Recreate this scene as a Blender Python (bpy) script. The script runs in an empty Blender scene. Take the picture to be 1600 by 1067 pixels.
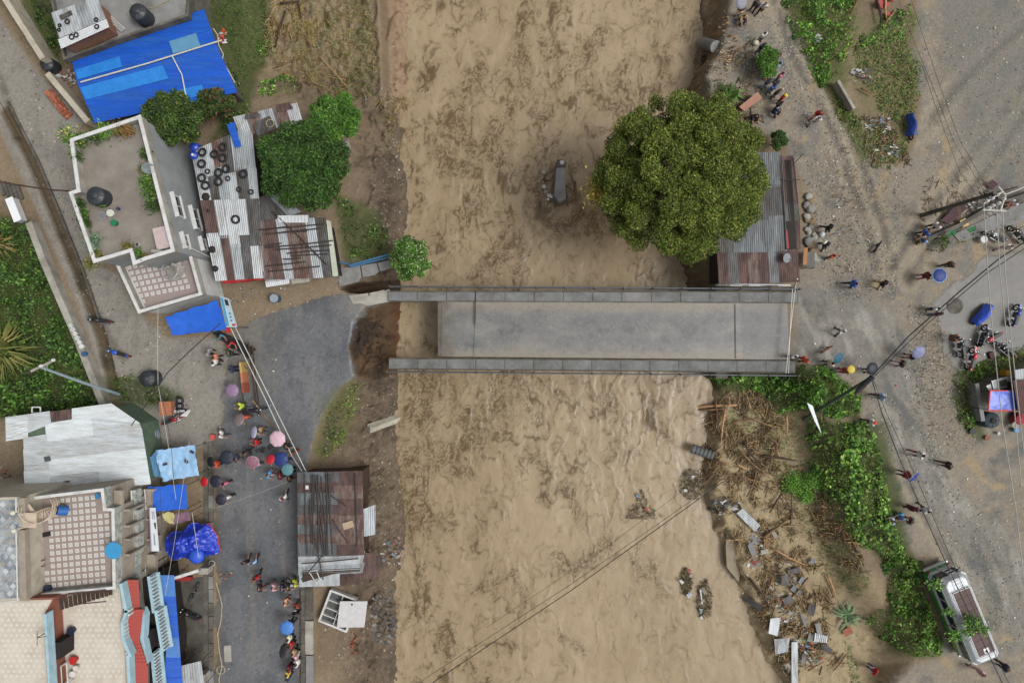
import bpy, bmesh, math, random
import numpy as np
from mathutils import Vector, Matrix
random.seed(7)
RNG = np.random.default_rng(11)
SC = bpy.context.scene
COL = SC.collection
PI = math.pi
R = math.radians

# ------------------------------------------------------------------ camera, sky, sun, exposure
CAM_H = 53.333            # drone height above the street (m)
FPX = 1600 * 24 / 36      # focal length in photograph pixels
cam = bpy.data.cameras.new('camera')
cam.lens = 24; cam.sensor_width = 36; cam.clip_start = 0.5; cam.clip_end = 2000
co = bpy.data.objects.new('camera', cam); COL.objects.link(co)
co.location = (0, 0, CAM_H); co.rotation_euler = (0, 0, 0)
SC.camera = co

SUN_EL, SUN_AZ = 58, 100
w = bpy.data.worlds.new('World'); SC.world = w; w.use_nodes = True
nt = w.node_tree
sky = nt.nodes.new('ShaderNodeTexSky'); sky.sky_type = 'NISHITA'; sky.sun_disc = False
sky.sun_elevation = R(SUN_EL); sky.sun_rotation = R(SUN_AZ)
sky.air_density = 1.0; sky.dust_density = 6.0; sky.ozone_density = 0.6
bg = nt.nodes['Background']; bg.inputs['Strength'].default_value = 0.125
hsv = nt.nodes.new('ShaderNodeHueSaturation'); hsv.inputs['Saturation'].default_value = 0.12   # overcast: a nearly white sky
nt.links.new(sky.outputs[0], hsv.inputs['Color']); nt.links.new(hsv.outputs[0], bg.inputs[0])
sd = bpy.data.lights.new('sun', 'SUN'); sd.energy = 1.5; sd.angle = R(20); sd.color = (1, .98, .955)
so = bpy.data.objects.new('sun', sd); COL.objects.link(so)
so.rotation_euler = (R(90 - SUN_EL), 0, R(180 - SUN_AZ))
so.location = (0, 0, 80)
vs = SC.view_settings
vs.view_transform = 'Standard'; vs.look = 'None'; vs.exposure = 0.44; vs.gamma = 1; vs.use_curve_mapping = False
SC.cycles.use_denoising = True
SC.cycles.max_bounces = 5; SC.cycles.diffuse_bounces = 3; SC.cycles.glossy_bounces = 2
SC.cycles.transparent_max_bounces = 6; SC.cycles.caustics_reflective = False; SC.cycles.caustics_refractive = False

# ------------------------------------------------------------------ helpers
ALB = 0.62
def lin(c): return tuple((v / 12.92 if v <= .04045 else ((v + .055) / 1.055) ** 2.4) for v in (x / 255 for x in c))
def C(r, g, b, k=1.0):
    return tuple(min(.85, v * ALB * k) for v in lin((r, g, b)))
def W(px, py, z=0.0):
    """photograph pixel at height z -> point in the place (metres)"""
    s = (CAM_H - z) / FPX
    return Vector(((px - 800) * s, (533.5 - py) * s, z))
def perlin(x, y, seed=0):
    x = np.asarray(x, dtype=np.float64); y = np.asarray(y, dtype=np.float64)
    xi = np.floor(x).astype(np.int64); yi = np.floor(y).astype(np.int64)
    xf = x - xi; yf = y - yi
    def g(ix, iy, fx, fy):
        h = (ix * 374761393 + iy * 668265263 + seed * 1442695041) & 0xffffffff
        h = ((h ^ (h >> 13)) * 1274126177) & 0xffffffff
        a = ((h ^ (h >> 16)) & 0xffff) / 65536.0 * 2 * PI
        return np.cos(a) * fx + np.sin(a) * fy
    u = xf * xf * xf * (xf * (xf * 6 - 15) + 10); v = yf * yf * yf * (yf * (yf * 6 - 15) + 10)
    a = g(xi, yi, xf, yf); b = g(xi + 1, yi, xf - 1, yf); c = g(xi, yi + 1, xf, yf - 1); d = g(xi + 1, yi + 1, xf - 1, yf - 1)
    return 1.5 * ((a + (b - a) * u) * (1 - v) + (c + (d - c) * u) * v)
def fbm(x, y, octv=4, seed=0, gain=.5):
    s = 0; a = 1; t = 0
    for i in range(octv):
        s = s + a * perlin(x, y, seed + i * 17); t += a; a *= gain; x = x * 2.03 + 3.1; y = y * 2.03 + 1.7
    return s / t
def sst(a, b, x):
    t = np.clip((x - a) / (b - a), 0, 1); return t * t * (3 - 2 * t)
def sdf(poly, X, Y):
    """signed distance (negative inside) of points to a polygon"""
    P = np.array([(p[0], p[1]) for p in poly]); n = len(P)
    d = np.full(X.shape, 1e9); ins = np.zeros(X.shape, bool)
    for i in range(n):
        a = P[i]; b = P[(i + 1) % n]; e = b - a; L = e @ e + 1e-12
        wx = X - a[0]; wy = Y - a[1]
        t = np.clip((wx * e[0] + wy * e[1]) / L, 0, 1)
        d = np.minimum(d, (wx - e[0] * t) ** 2 + (wy - e[1] * t) ** 2)
        c = ((a[1] > Y) != (b[1] > Y)) & (X < (b[0] - a[0]) * (Y - a[1]) / (b[1] - a[1] + 1e-12) + a[0])
        ins ^= c
    d = np.sqrt(d); return np.where(ins, -d, d)
def WP(pts, z=0.0): return [W(p[0], p[1], z) for p in pts]

class Inst: pass
def link(o, parent=None):
    COL.objects.link(o)
    if parent is not None:
        o.parent = parent; o.matrix_parent_inverse = Matrix.Translation(-parent.location)
    return o
def thing(name, label, cat, loc=(0, 0, 0), group=None):
    o = bpy.data.objects.new(name, None); COL.objects.link(o)
    o.location = Vector(loc); o.empty_display_size = .3
    o['label'] = label; o['category'] = cat
    if group: o['group'] = group
    return o
def tag(o, label=None, cat=None, group=None, kind=None):
    if label: o['label'] = label
    if cat: o['category'] = cat
    if group: o['group'] = group
    if kind: o['kind'] = kind
    return o
def np_mesh(name, V, F, mat=None, parent=None, facecol=None, smooth=False, vertcol=None):
    V = np.ascontiguousarray(V, dtype=np.float32); F = np.ascontiguousarray(F, dtype=np.int32)
    me = bpy.data.meshes.new(name); k = F.shape[1]; n = len(F)
    me.vertices.add(len(V)); me.vertices.foreach_set('co', V.ravel())
    me.loops.add(n * k); me.loops.foreach_set('vertex_index', F.ravel())
    me.polygons.add(n); me.polygons.foreach_set('loop_start', np.arange(0, n * k, k, dtype=np.int32))
    if smooth: me.polygons.foreach_set('use_smooth', np.ones(n, bool))
    if facecol is not None:
        a = me.attributes.new('col', 'FLOAT_COLOR', 'FACE')
        a.data.foreach_set('color', np.c_[facecol, np.ones(n)].astype(np.float32).ravel())
    if vertcol is not None:
        a = me.attributes.new('col', 'FLOAT_COLOR', 'POINT')
        a.data.foreach_set('color', np.c_[vertcol, np.ones(len(V))].astype(np.float32).ravel())
    me.update(calc_edges=True)
    if mat: me.materials.append(mat)
    return link(bpy.data.objects.new(name, me), parent)

class MB:
    """collects simple shapes and links them as ONE mesh object"""
    def __init__(s): s.v = []; s.f = []; s.mi = []; s.m = 0
    def add(s, vs, fs):
        o = len(s.v); s.v += [tuple(v) for v in vs]; s.f += [tuple(i + o for i in f) for f in fs]; s.mi += [s.m] * len(fs); return s
    def box(s, c, size, rz=0, M=None):
        x, y, z = (d / 2 for d in size); ca, sa = math.cos(rz), math.sin(rz)
        P = []
        for dz in (-z, z):
            for dx, dy in ((-x, -y), (x, -y), (x, y), (-x, y)):
                p = Vector((c[0] + dx * ca - dy * sa, c[1] + dx * sa + dy * ca, c[2] + dz))
                P.append(M @ p if M else p)
        return s.add(P, [(3, 2, 1, 0), (4, 5, 6, 7), (0, 1, 5, 4), (1, 2, 6, 5), (2, 3, 7, 6), (3, 0, 4, 7)])
    def prism(s, pts, z0, z1, top=None):
        """pts: xy outline (any winding); top: optional outline at z1"""
        top = top or pts
        a = sum(pts[i][0] * pts[(i + 1) % len(pts)][1] - pts[(i + 1) % len(pts)][0] * pts[i][1] for i in range(len(pts)))
        if a < 0: pts = pts[::-1]; top = top[::-1]
        n = len(pts)
        V = [(p[0], p[1], z0) for p in pts] + [(p[0], p[1], z1) for p in top]
        return s.add(V, [tuple(range(n))[::-1], tuple(range(n, 2 * n))] + [(i, (i + 1) % n, n + (i + 1) % n, n + i) for i in range(n)])
    def tube(s, pts, r, n=6, cap=True):
        pts = [Vector(p) for p in pts]; V = []; m = len(pts)
        rs = r if isinstance(r, (list, tuple)) else [r] * m
        ref = None
        for i, p in enumerate(pts):
            t = (pts[min(i + 1, m - 1)] - pts[max(i - 1, 0)])
            if t.length < 1e-9: t = Vector((0, 0, 1))
            t.normalize()
            if ref is None: ref = Vector((0, 0, 1)) if abs(t.z) < .9 else Vector((1, 0, 0))
            u = t.cross(ref); u.normalize(); v = t.cross(u); v.normalize()
            for k in range(n):
                a = 2 * PI * k / n; V.append(p + u * (math.cos(a) * rs[i]) + v * (math.sin(a) * rs[i]))
        F = [(i * n + k, i * n + (k + 1) % n, (i + 1) * n + (k + 1) % n, (i + 1) * n + k) for i in range(m - 1) for k in range(n)]
        if cap: F += [tuple(range(n))[::-1], tuple(range((m - 1) * n, m * n))]
        return s.add(V, F)
    def lathe(s, c, prof, n=14, M=None):
        """prof: list of (r, z) from bottom to top round a vertical axis at c"""
        V = []; F = []
        for r, z in prof:
            for k in range(n):
                a = 2 * PI * k / n; p = Vector((c[0] + r * math.cos(a), c[1] + r * math.sin(a), c[2] + z)); V.append(M @ p if M else p)
        m = len(prof)
        for i in range(m - 1):
            for k in range(n): F.append((i * n + k, i * n + (k + 1) % n, (i + 1) * n + (k + 1) % n, (i + 1) * n + k))
        F += [tuple(range(n))[::-1], tuple(range((m - 1) * n, m * n))]
        return s.add(V, F)
    def ring(s, c, R0, r, n=18, k=6, M=None, squash=1):
        V = []; F = []
        for i in range(n):
            a = 2 * PI * i / n
            for j in range(k):
                b = 2 * PI * j / k; q = R0 + r * math.cos(b)
                p = Vector((q * math.cos(a), q * math.sin(a), r * math.sin(b) * squash))
                p = (M @ p if M else p) + Vector(c); V.append(p)
        for i in range(n):
            for j in range(k): F.append((i * k + j, ((i + 1) % n) * k + j, ((i + 1) % n) * k + (j + 1) % k, i * k + (j + 1) % k))
        return s.add(V, F)
    def quad(s, a, b, c, d): return s.add([a, b, c, d], [(0, 1, 2, 3)])
    def mat(s, i): s.m = i; return s
    def build(s, name, mat, parent=None, smooth=False, bevel=0):
        me = bpy.data.meshes.new(name); me.from_pydata([tuple(v) for v in s.v], [], s.f)
        ms = mat if isinstance(mat, (list, tuple)) else [mat]
        for m in ms: me.materials.append(m)
        if len(ms) > 1: me.polygons.foreach_set('material_index', s.mi)
        if smooth: me.polygons.foreach_set('use_smooth', [True] * len(me.polygons))
        me.update()
        o = link(bpy.data.objects.new(name, me), parent)
        if bevel:
            b = o.modifiers.new('bevel', 'BEVEL'); b.width = bevel; b.segments = 1; b.limit_method = 'ANGLE'
        return o
def copy_tree(o, parent=None):
    c = o.copy(); COL.objects.link(c)
    if parent is not None: c.parent = parent
    for ch in list(o.children): copy_tree(ch, c)
    return c
def setmat(o, m, i=0):
    if len(o.material_slots) > i: o.material_slots[i].link = 'OBJECT'; o.material_slots[i].material = m
ORD = ['first', 'second', 'third', 'fourth', 'fifth', 'sixth', 'seventh', 'eighth', 'ninth', 'tenth', 'eleventh', 'twelfth', 'thirteenth', 'fourteenth', 'fifteenth', 'sixteenth', 'seventeenth', 'eighteenth', 'nineteenth', 'twentieth'] + ['%dth' % k if k % 10 not in (1, 2, 3) else '%d%s' % (k, {1: 'st', 2: 'nd', 3: 'rd'}[k % 10]) for k in range(21, 60)]
def jit(a): return random.uniform(-a, a)

# ------------------------------------------------------------------ materials (procedural)
MATS = {}
def mat(name, col, rough=.8, var=.18, scale=2.5, metal=0.0, bump=0.0, spec=.3, stretch=None, col2=None, thr=.5, soft=.12, fine=0.0, bscale=None, trans=0, attr=False):
    """one procedural material: base colour with noise wear; col2 = patches of a second real colour (rust, dirt, moss)"""
    if name in MATS: return MATS[name]
    m = bpy.data.materials.new(name); m.use_nodes = True; t = m.node_tree; N = t.nodes; L = t.links
    b = N['Principled BSDF']; b.inputs['Roughness'].default_value = rough; b.inputs['Metallic'].default_value = metal
    b.inputs['Specular IOR Level'].default_value = spec
    tc = N.new('ShaderNodeTexCoord'); mp = N.new('ShaderNodeMapping'); L.new(tc.outputs['Object'], mp.inputs[0])
    if stretch: mp.inputs['Scale'].default_value = stretch
    nz = N.new('ShaderNodeTexNoise'); nz.inputs['Scale'].default_value = scale; nz.inputs['Detail'].default_value = 5; nz.inputs['Roughness'].default_value = .65
    L.new(mp.outputs[0], nz.inputs['Vector'])
    if attr:
        at = N.new('ShaderNodeAttribute'); at.attribute_name = 'col'; base = at.outputs['Color']
    else:
        rgb = N.new('ShaderNodeRGB'); rgb.outputs[0].default_value = (*col, 1); base = rgb.outputs[0]
    if col2:
        n2 = N.new('ShaderNodeTexNoise'); n2.inputs['Scale'].default_value = scale * .45; n2.inputs['Detail'].default_value = 6; n2.inputs['Roughness'].default_value = .7
        L.new(mp.outputs[0], n2.inputs['Vector'])
        mr = N.new('ShaderNodeMapRange'); mr.inputs[1].default_value = thr - soft; mr.inputs[2].default_value = thr + soft; L.new(n2.outputs[0], mr.inputs[0])
        mx = N.new('ShaderNodeMix'); mx.data_type = 'RGBA'; L.new(mr.outputs[0], mx.inputs[0]); L.new(base, mx.inputs[6]); mx.inputs[7].default_value = (*col2, 1); base = mx.outputs[2]
    mr = N.new('ShaderNodeMapRange'); mr.inputs[1].default_value = .25; mr.inputs[2].default_value = .75; mr.inputs[3].default_value = 1 - var * 1.3; mr.inputs[4].default_value = 1 + var
    L.new(nz.outputs[0], mr.inputs[0]); fac = mr.outputs[0]
    if fine:
        n3 = N.new('ShaderNodeTexNoise'); n3.inputs['Scale'].default_value = 14; n3.inputs['Detail'].default_value = 3; n3.inputs['Roughness'].default_value = .8; L.new(tc.outputs['Object'], n3.inputs['Vector'])
        m3 = N.new('ShaderNodeMapRange'); m3.inputs[1].default_value = .3; m3.inputs[2].default_value = .7; m3.inputs[3].default_value = 1 - fine; m3.inputs[4].default_value = 1 + fine; L.new(n3.outputs[0], m3.inputs[0])
        mm = N.new('ShaderNodeMath'); mm.operation = 'MULTIPLY'; L.new(fac, mm.inputs[0]); L.new(m3.outputs[0], mm.inputs[1]); fac = mm.outputs[0]
    vm = N.new('ShaderNodeVectorMath'); vm.operation = 'SCALE'; L.new(base, vm.inputs[0]); L.new(fac, vm.inputs['Scale'])
    L.new(vm.outputs[0], b.inputs['Base Color'])
    if bump:
        bn = N.new('ShaderNodeBump'); bn.inputs['Strength'].default_value = bump; bn.inputs['Distance'].default_value = .05
        nb = nz
        if bscale:
            nb = N.new('ShaderNodeTexNoise'); nb.inputs['Scale'].default_value = bscale; nb.inputs['Detail'].default_value = 4; L.new(tc.outputs['Object'], nb.inputs['Vector'])
        L.new(nb.outputs[0], bn.inputs['Height']); L.new(bn.outputs[0], b.inputs['Normal'])
    if trans:
        tr = N.new('ShaderNodeBsdfTranslucent'); L.new(vm.outputs[0], tr.inputs[0]); ms = N.new('ShaderNodeMixShader'); ms.inputs[0].default_value = trans
        L.new(b.outputs[0], ms.inputs[1]); L.new(tr.outputs[0], ms.inputs[2]); L.new(ms.outputs[0], N['Material Output'].inputs[0])
    MATS[name] = m; return m
def flat(c, rough=.7, k=1.0, **kw):
    """cloth, paint or plastic in one colour (c = colour as seen in daylight)"""
    return mat('c_%d_%d_%d_%d' % (*c, int(rough * 10)), C(*c, k), rough=rough, var=kw.pop('var', .1), scale=kw.pop('scale', 6), **kw)
# ------------------------------------------------------------------ the land: one height field, cut into ground, roads and path
WZ = -3.1                                     # flood level
RL = [(650, -900), (640, -60), (640, 0), (637, 60), (638, 100), (640, 140), (634, 180), (630, 240), (640, 290), (642, 340), (635, 380), (630, 440), (628, 520), (625, 590),
      (624, 625), (618, 660), (624, 700), (630, 760), (640, 808), (636, 840), (630, 870), (625, 900), (622, 960), (620, 1067), (600, 2200)]
RRt = [(1090, -900), (1097, -60), (1095, 0), (1092, 50), (1085, 95), (1075, 130), (1061, 155), (1052, 200), (1050, 300), (1054, 400), (1069, 450), (1095, 560), (1105, 600), (1103, 650), (1098, 690),
       (1092, 735), (1088, 765), (1102, 795), (1112, 830), (1126, 868), (1140, 900), (1155, 940), (1172, 985), (1192, 1030), (1215, 1067), (1700, 2200)]
RIVER = WP(RL, WZ) + WP(RRt[::-1], WZ)
ASPH_W = WP([(337, 1500), (336, 900), (338, 690), (346, 640), (352, 600), (358, 560), (364, 524), (372, 516), (400, 497), (440, 485), (490, 469), (532, 457), (560, 460), (590, 470), (572, 482), (554, 506), (545, 542), (549, 562), (556, 588),
             (532, 604), (507, 640), (491, 680), (482, 715), (478, 738), (469, 745), (469, 1500)])
PIT = WP([(600, 468), (572, 481), (553, 506), (545, 542), (549, 562), (555, 590), (575, 598), (605, 588), (660, 590), (660, 468)])
GAPN = WP([(528, 449), (560, 440), (600, 432), (650, 428), (650, 452), (607, 450), (572, 460), (540, 458)])
ASPH_E = WP([(1700, 372), (1600, 392), (1540, 402), (1500, 438), (1455, 472), (1466, 500), (1472, 540), (1482, 562), (1496, 582), (1510, 580), (1540, 560), (1600, 545), (1700, 530)])
DIRT_E = WP([(1170, -900), (1212, -40), (1228, 10), (1262, 80), (1292, 150), (1335, 215), (1365, 255), (1410, 262), (1437, 215), (1440, 150), (1425, 80), (1440, -10), (1500, -900), (2600, -900), (2600, 2200), (1560, 2200), (1400, 1200), (1395, 1067), (1430, 1040), (1470, 1030), (1475, 950), (1452, 890), (1415, 850),
             (1395, 760), (1375, 690), (1350, 660), (1345, 620), (1300, 585), (1262, 565), (1243, 560), (1243, 452), (1250, 440), (1262, 300), (1230, 220), (1185, 200), (1150, 215), (1120, 180), (1100, 120), (1130, 60), (1150, -60)])
PATH_W = WP([(-900, -900), (-60, -60), (0, 30), (20, 60), (60, 118), (132, 190), (110, 215), (120, 320), (145, 415), (185, 430), (215, 490), (262, 530), (345, 528), (360, 560), (350, 640), (338, 690), (300, 700), (235, 690), (215, 640), (175, 620), (160, 590), (120, 470), (60, 330), (0, 200), (-900, -300)])
def axis(lo, hi, st):
    f = np.arange(lo, hi + 1e-6, st); out = []; s = st
    x = 0
    while x < 330: s *= 1.35; x += s; out.append(x)
    out = np.array(out); return np.concatenate([lo - out[::-1], f, hi + out])
STEP = .12
ax = axis(-43.5, 43.5, STEP); ay = axis(-29.5, 29.5, STEP)
GX, GY = np.meshgrid(ax, ay)
def pxy(X, Y): return 800 + X * 20, 533.5 - Y * 20
PX, PY = pxy(GX, GY)
n1 = fbm(GX * .45, GY * .45, 4, 3); n2 = fbm(GX * 1.7, GY * 1.7, 3, 9); n3 = perlin(GX * 4.1, GY * 4.1, 21); n4 = fbm(GX * .12, GY * .12, 3, 31)
white = RNG.random(GX.shape)
dR = sdf(RIVER, GX, GY) + n2 * .3 + n1 * .5 + n3 * .08
left = PX < 850
# level of the land away from the river
L = n1 * .05 + n2 * .018
def region(poly, z, soft, L):
    d = sdf(WP(poly), GX, GY); k = sst(soft, -soft * .3, d); return L + (z - L) * k
L = region([(400, -300), (578, -300), (580, 0), (592, 140), (600, 215), (560, 240), (540, 170), (470, 150), (400, 90)], -1.1 + n1 * .18 + n2 * .05, 1.2, L)
L = region([(588, -300), (700, -300), (700, 165), (612, 175), (600, 130)], -2.5 + n1 * .15, .5, L)
L = region([(1085, 600), (1225, 596), (1262, 680), (1300, 850), (1330, 940), (1390, 1010), (1385, 1100), (1500, 1500), (900, 1500), (1090, 800)], -2.05 + n1 * .25 + n2 * .08, 2.2, L)
L = region([(1060, 130), (1125, 60), (1150, 150), (1180, 190), (1150, 235), (1100, 250), (1050, 260)], -1.1 + n1 * .2, 1.2, L)
bw = np.where(left, 3.6, 2.6)
bw = np.where(~left & (PY > 590), 1.3, bw)
bw = np.where(left & (PY < 170), .8, bw)
prof = sst(0, 1, np.clip(dR / bw, 0, 1)) * .55 + np.clip(dR / bw, 0, 1) * .45
bed = WZ - .45
Z = np.where(dR <= 0, bed - np.clip(-dR, 0, 3) * .4, bed + (L - bed) * np.clip(prof * .9 + .1 * (dR > 0), 0, 1))
Z = np.where(dR > bw, L, Z)
gul = np.clip(1 - np.abs(Z + 1.5) / 1.4, 0, 1) * (dR > 0) * left
Z += gul * (n2 * .5 + n1 * .55 + n3 * .12)
# the hole torn behind the abutment and the slit beside it
dP = sdf(PIT, GX, GY) + n2 * .12
pit = -1.2 - 2.3 * sst(558, 640, PX + n1 * 12) + .5 * n2 + .6 * n1 + .08 * n3
Z = np.where(dP < 0, np.minimum(Z, pit * sst(0, -.22, dP) + 0 * Z), Z)
dG = sdf(GAPN, GX, GY) + n2 * .15
Z = np.where(dG < 0, np.minimum(Z, -1.9 * sst(0, -.25, dG)), Z)
dA = sdf(ASPH_W, GX, GY); dAn = dA + (n2 * .10 + n3 * .06) * 1.0
dAw = dA + np.where(PX < 368, n1 * 1.0 + n2 * .5, n2 * .24 + n3 * .10)
dE = sdf(ASPH_E, GX, GY) + n1 * .5 + n2 * .18
dD = sdf(DIRT_E, GX, GY) + n2 * .25 + n1 * .3
dK = sdf(PATH_W, GX, GY) + n2 * .15
flatm = sst(.6, -.3, np.minimum(np.minimum(dA, dE), np.minimum(dD, dK)))
Z = np.where((dP < .1) | (dG < .1), Z, Z * (1 - flatm) + (n2 * .012 + n1 * .02 + .0) * flatm)
# ditch along the alley wall
DIT = WP([(0, 175), (40, 250), (75, 330), (115, 430), (150, 530), (172, 615), (186, 612), (166, 530), (132, 430), (92, 330), (58, 250), (10, 165)])
dT = sdf(DIT, GX, GY); Z = Z - .55 * sst(.15, -.2, dT)
# worn edge of the lifted asphalt
Z = Z + .035 * sst(.05, -.05, dAw) * (dP > 0) + .05 * sst(.05, -.05, dE)
# colours of the ground itself
def c3(*a): return np.array(C(*a))
COLR = np.empty(GX.shape + (3,)); COLR[:] = c3(137, 121, 99)
def blend(mask, col):
    global COLR
    m = np.clip(mask, 0, 1)[..., None]; COLR = COLR * (1 - m) + np.asarray(col) * m
blend(sst(-.3, .5, n4 + n1 * .4), c3(120, 104, 84))
# soil of the banks
bank = sst(bw * 1.35, bw * .7, dR) * (dR > -2)
blend(bank * left * .95, c3(106, 92, 76)); blend(bank * left * sst(-.1, .4, n1 + .3 * n2) * .75, c3(76, 66, 55)); blend(bank * ~left * .9, c3(128, 110, 86))
blend(bank * (white > .95) * .3, c3(150, 130, 104)); blend(bank * sst(.25, .5, np.abs(perlin(GX * 1.4, GY * .8, 401))) * .0, c3(60, 48, 38)); blend(bank * left * sst(.06, 0, np.abs(fbm(GX * .9, GY * .5, 3, 403))) * .6, c3(58, 48, 40)); blend(sst(.55, .05, dR) * .8, c3(80, 70, 58))
ul = sst(.8, -.6, sdf(WP([(400, -300), (590, -300), (590, 130), (605, 215), (560, 240), (540, 170), (420, 150), (395, 60)]), GX, GY) + n2 * .6)
blend(ul, c3(142, 124, 101)); blend(ul * sst(.05, .5, n2 + n1 * .5) * .55, c3(112, 108, 66)); blend(ul * sst(.05, .5, -n1 + n3 * .4) * .6, c3(108, 90, 68)); blend(ul * sst(90, 130, PY + n1 * 25) * .6, c3(92, 80, 64))
bn = sst(.3, -.3, sdf(WP([(592, -300), (640, -300), (640, 165), (615, 172), (602, 130)]), GX, GY)); blend(bn, c3(150, 126, 103)); blend(bn * sst(.15, .4, n2 + .5 * n3), c3(116, 92, 72))
dfm = sst(1.0, -1.0, sdf(WP([(1080, 600), (1240, 596), (1275, 680), (1320, 850), (1400, 950), (1420, 1100), (1500, 1500), (900, 1500), (1090, 800)]), GX, GY) + n1 * .8)
blend(dfm, c3(164, 147, 116)); blend(dfm * sst(.1, .5, n1 + .6 * n2) * .55, c3(124, 106, 78)); blend(dfm * sst(.2, .6, n2 - n1 * .4) * .4, c3(96, 84, 56))
gb = sst(.8, -.8, sdf(WP([(1050, 130), (1125, 30), (1190, 60), (1200, 190), (1170, 240), (1080, 260)]), GX, GY) + n1 * .6)
blend(gb, c3(140, 113, 82)); blend(gb * sst(.0, .3, n2 + n3 * .6), c3(104, 82, 58)); blend(gb * (white > .85) * .6, c3(190, 160, 120))
blend(sst(.1, -.2, dP), c3(88, 68, 48)); blend(sst(.1, -.2, dP) * sst(-.15, .2, n1 + n2 * .3), c3(54, 44, 34)); blend(sst(.1, -.3, dP) * sst(598, 616, PX + n2 * 10) * .8, c3(92, 56, 30)); blend(sst(.1, -.2, dG), c3(62, 46, 32))
# alley: wet silt with tracks
km = sst(.25, -.15, dK)
blend(km, c3(144, 139, 130)); blend(km * sst(0, .4, n1 + n2 * .3) * .7, c3(128, 124, 117)); blend(km * sst(.2, .5, n2 + n3 * .4) * .4, c3(104, 96, 85)); blend(km * sst(.15, .45, fbm(GX * .9, GY * .35, 3, 431)) * .4, c3(112, 110, 106))
tr = np.exp(-((sdf(WP([(0, 128), (30, 210), (75, 320), (110, 400), (140, 470), (190, 560), (192, 562), (142, 470), (112, 398), (77, 318), (32, 206), (0, 118)]), GX, GY)) / .22) ** 2)
blend(tr * .55 * (n2 > -.3), c3(92, 82, 70))
blend(sst(.2, -.1, dT), c3(92, 78, 58)); blend(sst(.2, -.1, dT) * sst(0, .3, n1), c3(60, 52, 38))
# west street: wet asphalt
am = sst(.05, -.06, dAw)
wet = sst(-.25, .35, fbm(GX * .33, GY * .2, 4, 77))
blend(am, c3(97, 99, 103)); blend(am * wet * .6, c3(116, 116, 117)); blend(am * sst(.0, .45, n1 - n4) * .65, c3(78, 80, 84)); blend(am * sst(.05, .4, fbm(GX * 1.1, GY * .07, 3, 441)) * .45, c3(124, 119, 111)); blend(am * sst(.012, 0, np.abs(fbm(GX * .5 + 2, GY * .4, 3, 443))) * .5, c3(62, 62, 64)); blend(am * (white > .95) * .25, c3(140, 139, 136)); blend(am * (white < .06) * .5, c3(66, 68, 72))
blend(am * sst(500, 580, PX) * sst(520, 470, PY) * .7, c3(140, 134, 124)); blend(am * sst(460, 380, PX + n1 * 30) * sst(640, 560, PY + n1 * 30) * .55, c3(122, 115, 102))
blend(am * sst(352, 338, PX + n2 * 6) * .7, c3(105, 98, 86)); blend(am * sst(452, 468, PX + n2 * 5) * (PY > 735) * .55, c3(84, 84, 84))
# east side: gravel, dust and old paving
dm = sst(.35, -.25, dD)
blend(dm, c3(141, 132, 118))
blend(dm * sst(-.05, .4, n1 + n4 * .6) * .8, c3(120, 118, 112)); blend(dm * sst(.05, .5, n4 * 1.2 - n1 * .5 + n2 * .2) * .6, c3(148, 136, 118))
blend(dm * sst(.12, .42, fbm(GX * .3 + 9, GY * .3, 4, 55)) * .85, c3(102, 102, 99))
blend(dm * sst(.25, .5, fbm(GX * .5 + 4, GY * .5, 3, 61)) * .3, c3(158, 132, 100))
grav = sst(.1, .5, fbm(GX * .28 - 5, GY * .28, 3, 71) + n2 * .2 + .25 * np.exp(-((PX - 1318) / 45) ** 2) * (PY < 470) + .4 * np.exp(-((PX - 1460 + (PY - 560) * -.1) / 28) ** 2) * (PY > 480) * (PY < 700))
blend(dm * grav * .6, c3(131, 121, 104))
wsm = (white + np.roll(white, 1, 0) + np.roll(white, 1, 1)) / 3
for (th, cc) in ((.80, (170, 154, 128)), (.74, (92, 86, 78)), (.90, (200, 190, 172))):
    blend(dm * (wsm > th) * (wsm < th + .055) * (.3 + .7 * grav) * .7, c3(*cc))
blend(dm * (white > .93) * .35, c3(92, 88, 80)); blend(dm * (white < .05) * .4, c3(172, 164, 148))
for (pts, wd) in (([(1195, -40), (1240, 90), (1300, 200), (1345, 330), (1370, 420)], .28), ([(1222, -40), (1268, 90), (1325, 195), (1368, 320), (1400, 420)], .28), ([(1600, 130), (1520, 240), (1450, 330), (1390, 420)], .3), ([(1600, 180), (1545, 260), (1475, 350), (1420, 440)], .3), ([(1400, 560), (1430, 660), (1480, 760), (1560, 880)], .3), ([(1365, 600), (1392, 690), (1440, 800), (1500, 900)], .25), ([(1600, 40), (1500, 130), (1440, 210)], .35)):
    dl = np.full(GX.shape, 1e9); Q_ = WP(pts)
    for a_, b_ in zip(Q_[:-1], Q_[1:]):
        e_ = b_ - a_; tt = np.clip(((GX - a_.x) * e_.x + (GY - a_.y) * e_.y) / (e_.x ** 2 + e_.y ** 2), 0, 1); dl = np.minimum(dl, np.hypot(GX - a_.x - e_.x * tt + n2 * .25, GY - a_.y - e_.y * tt + n1 * .3))
    rut = np.exp(-(dl / wd) ** 2) * dm; Z -= rut * .04; blend(rut * .8 * sst(-.4, -.1, n1), c3(98, 92, 82)); blend(np.exp(-((dl - wd * 2.2) / (wd * .8)) ** 2) * dm * .5, c3(164, 153, 132))
pud = sst(.34, .42, fbm(GX * .4 + 12, GY * .4, 3, 411)) * dm; blend(pud * .8, c3(158, 140, 110))
st = sst(.8, -.8, sdf(WP([(1245, 455), (1330, 440), (1420, 520), (1440, 640), (1490, 760), (1600, 870), (1600, 1000), (1480, 860), (1420, 740), (1375, 660), (1335, 560), (1290, 575), (1245, 560)]), GX, GY) + n1 * .7)
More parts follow.
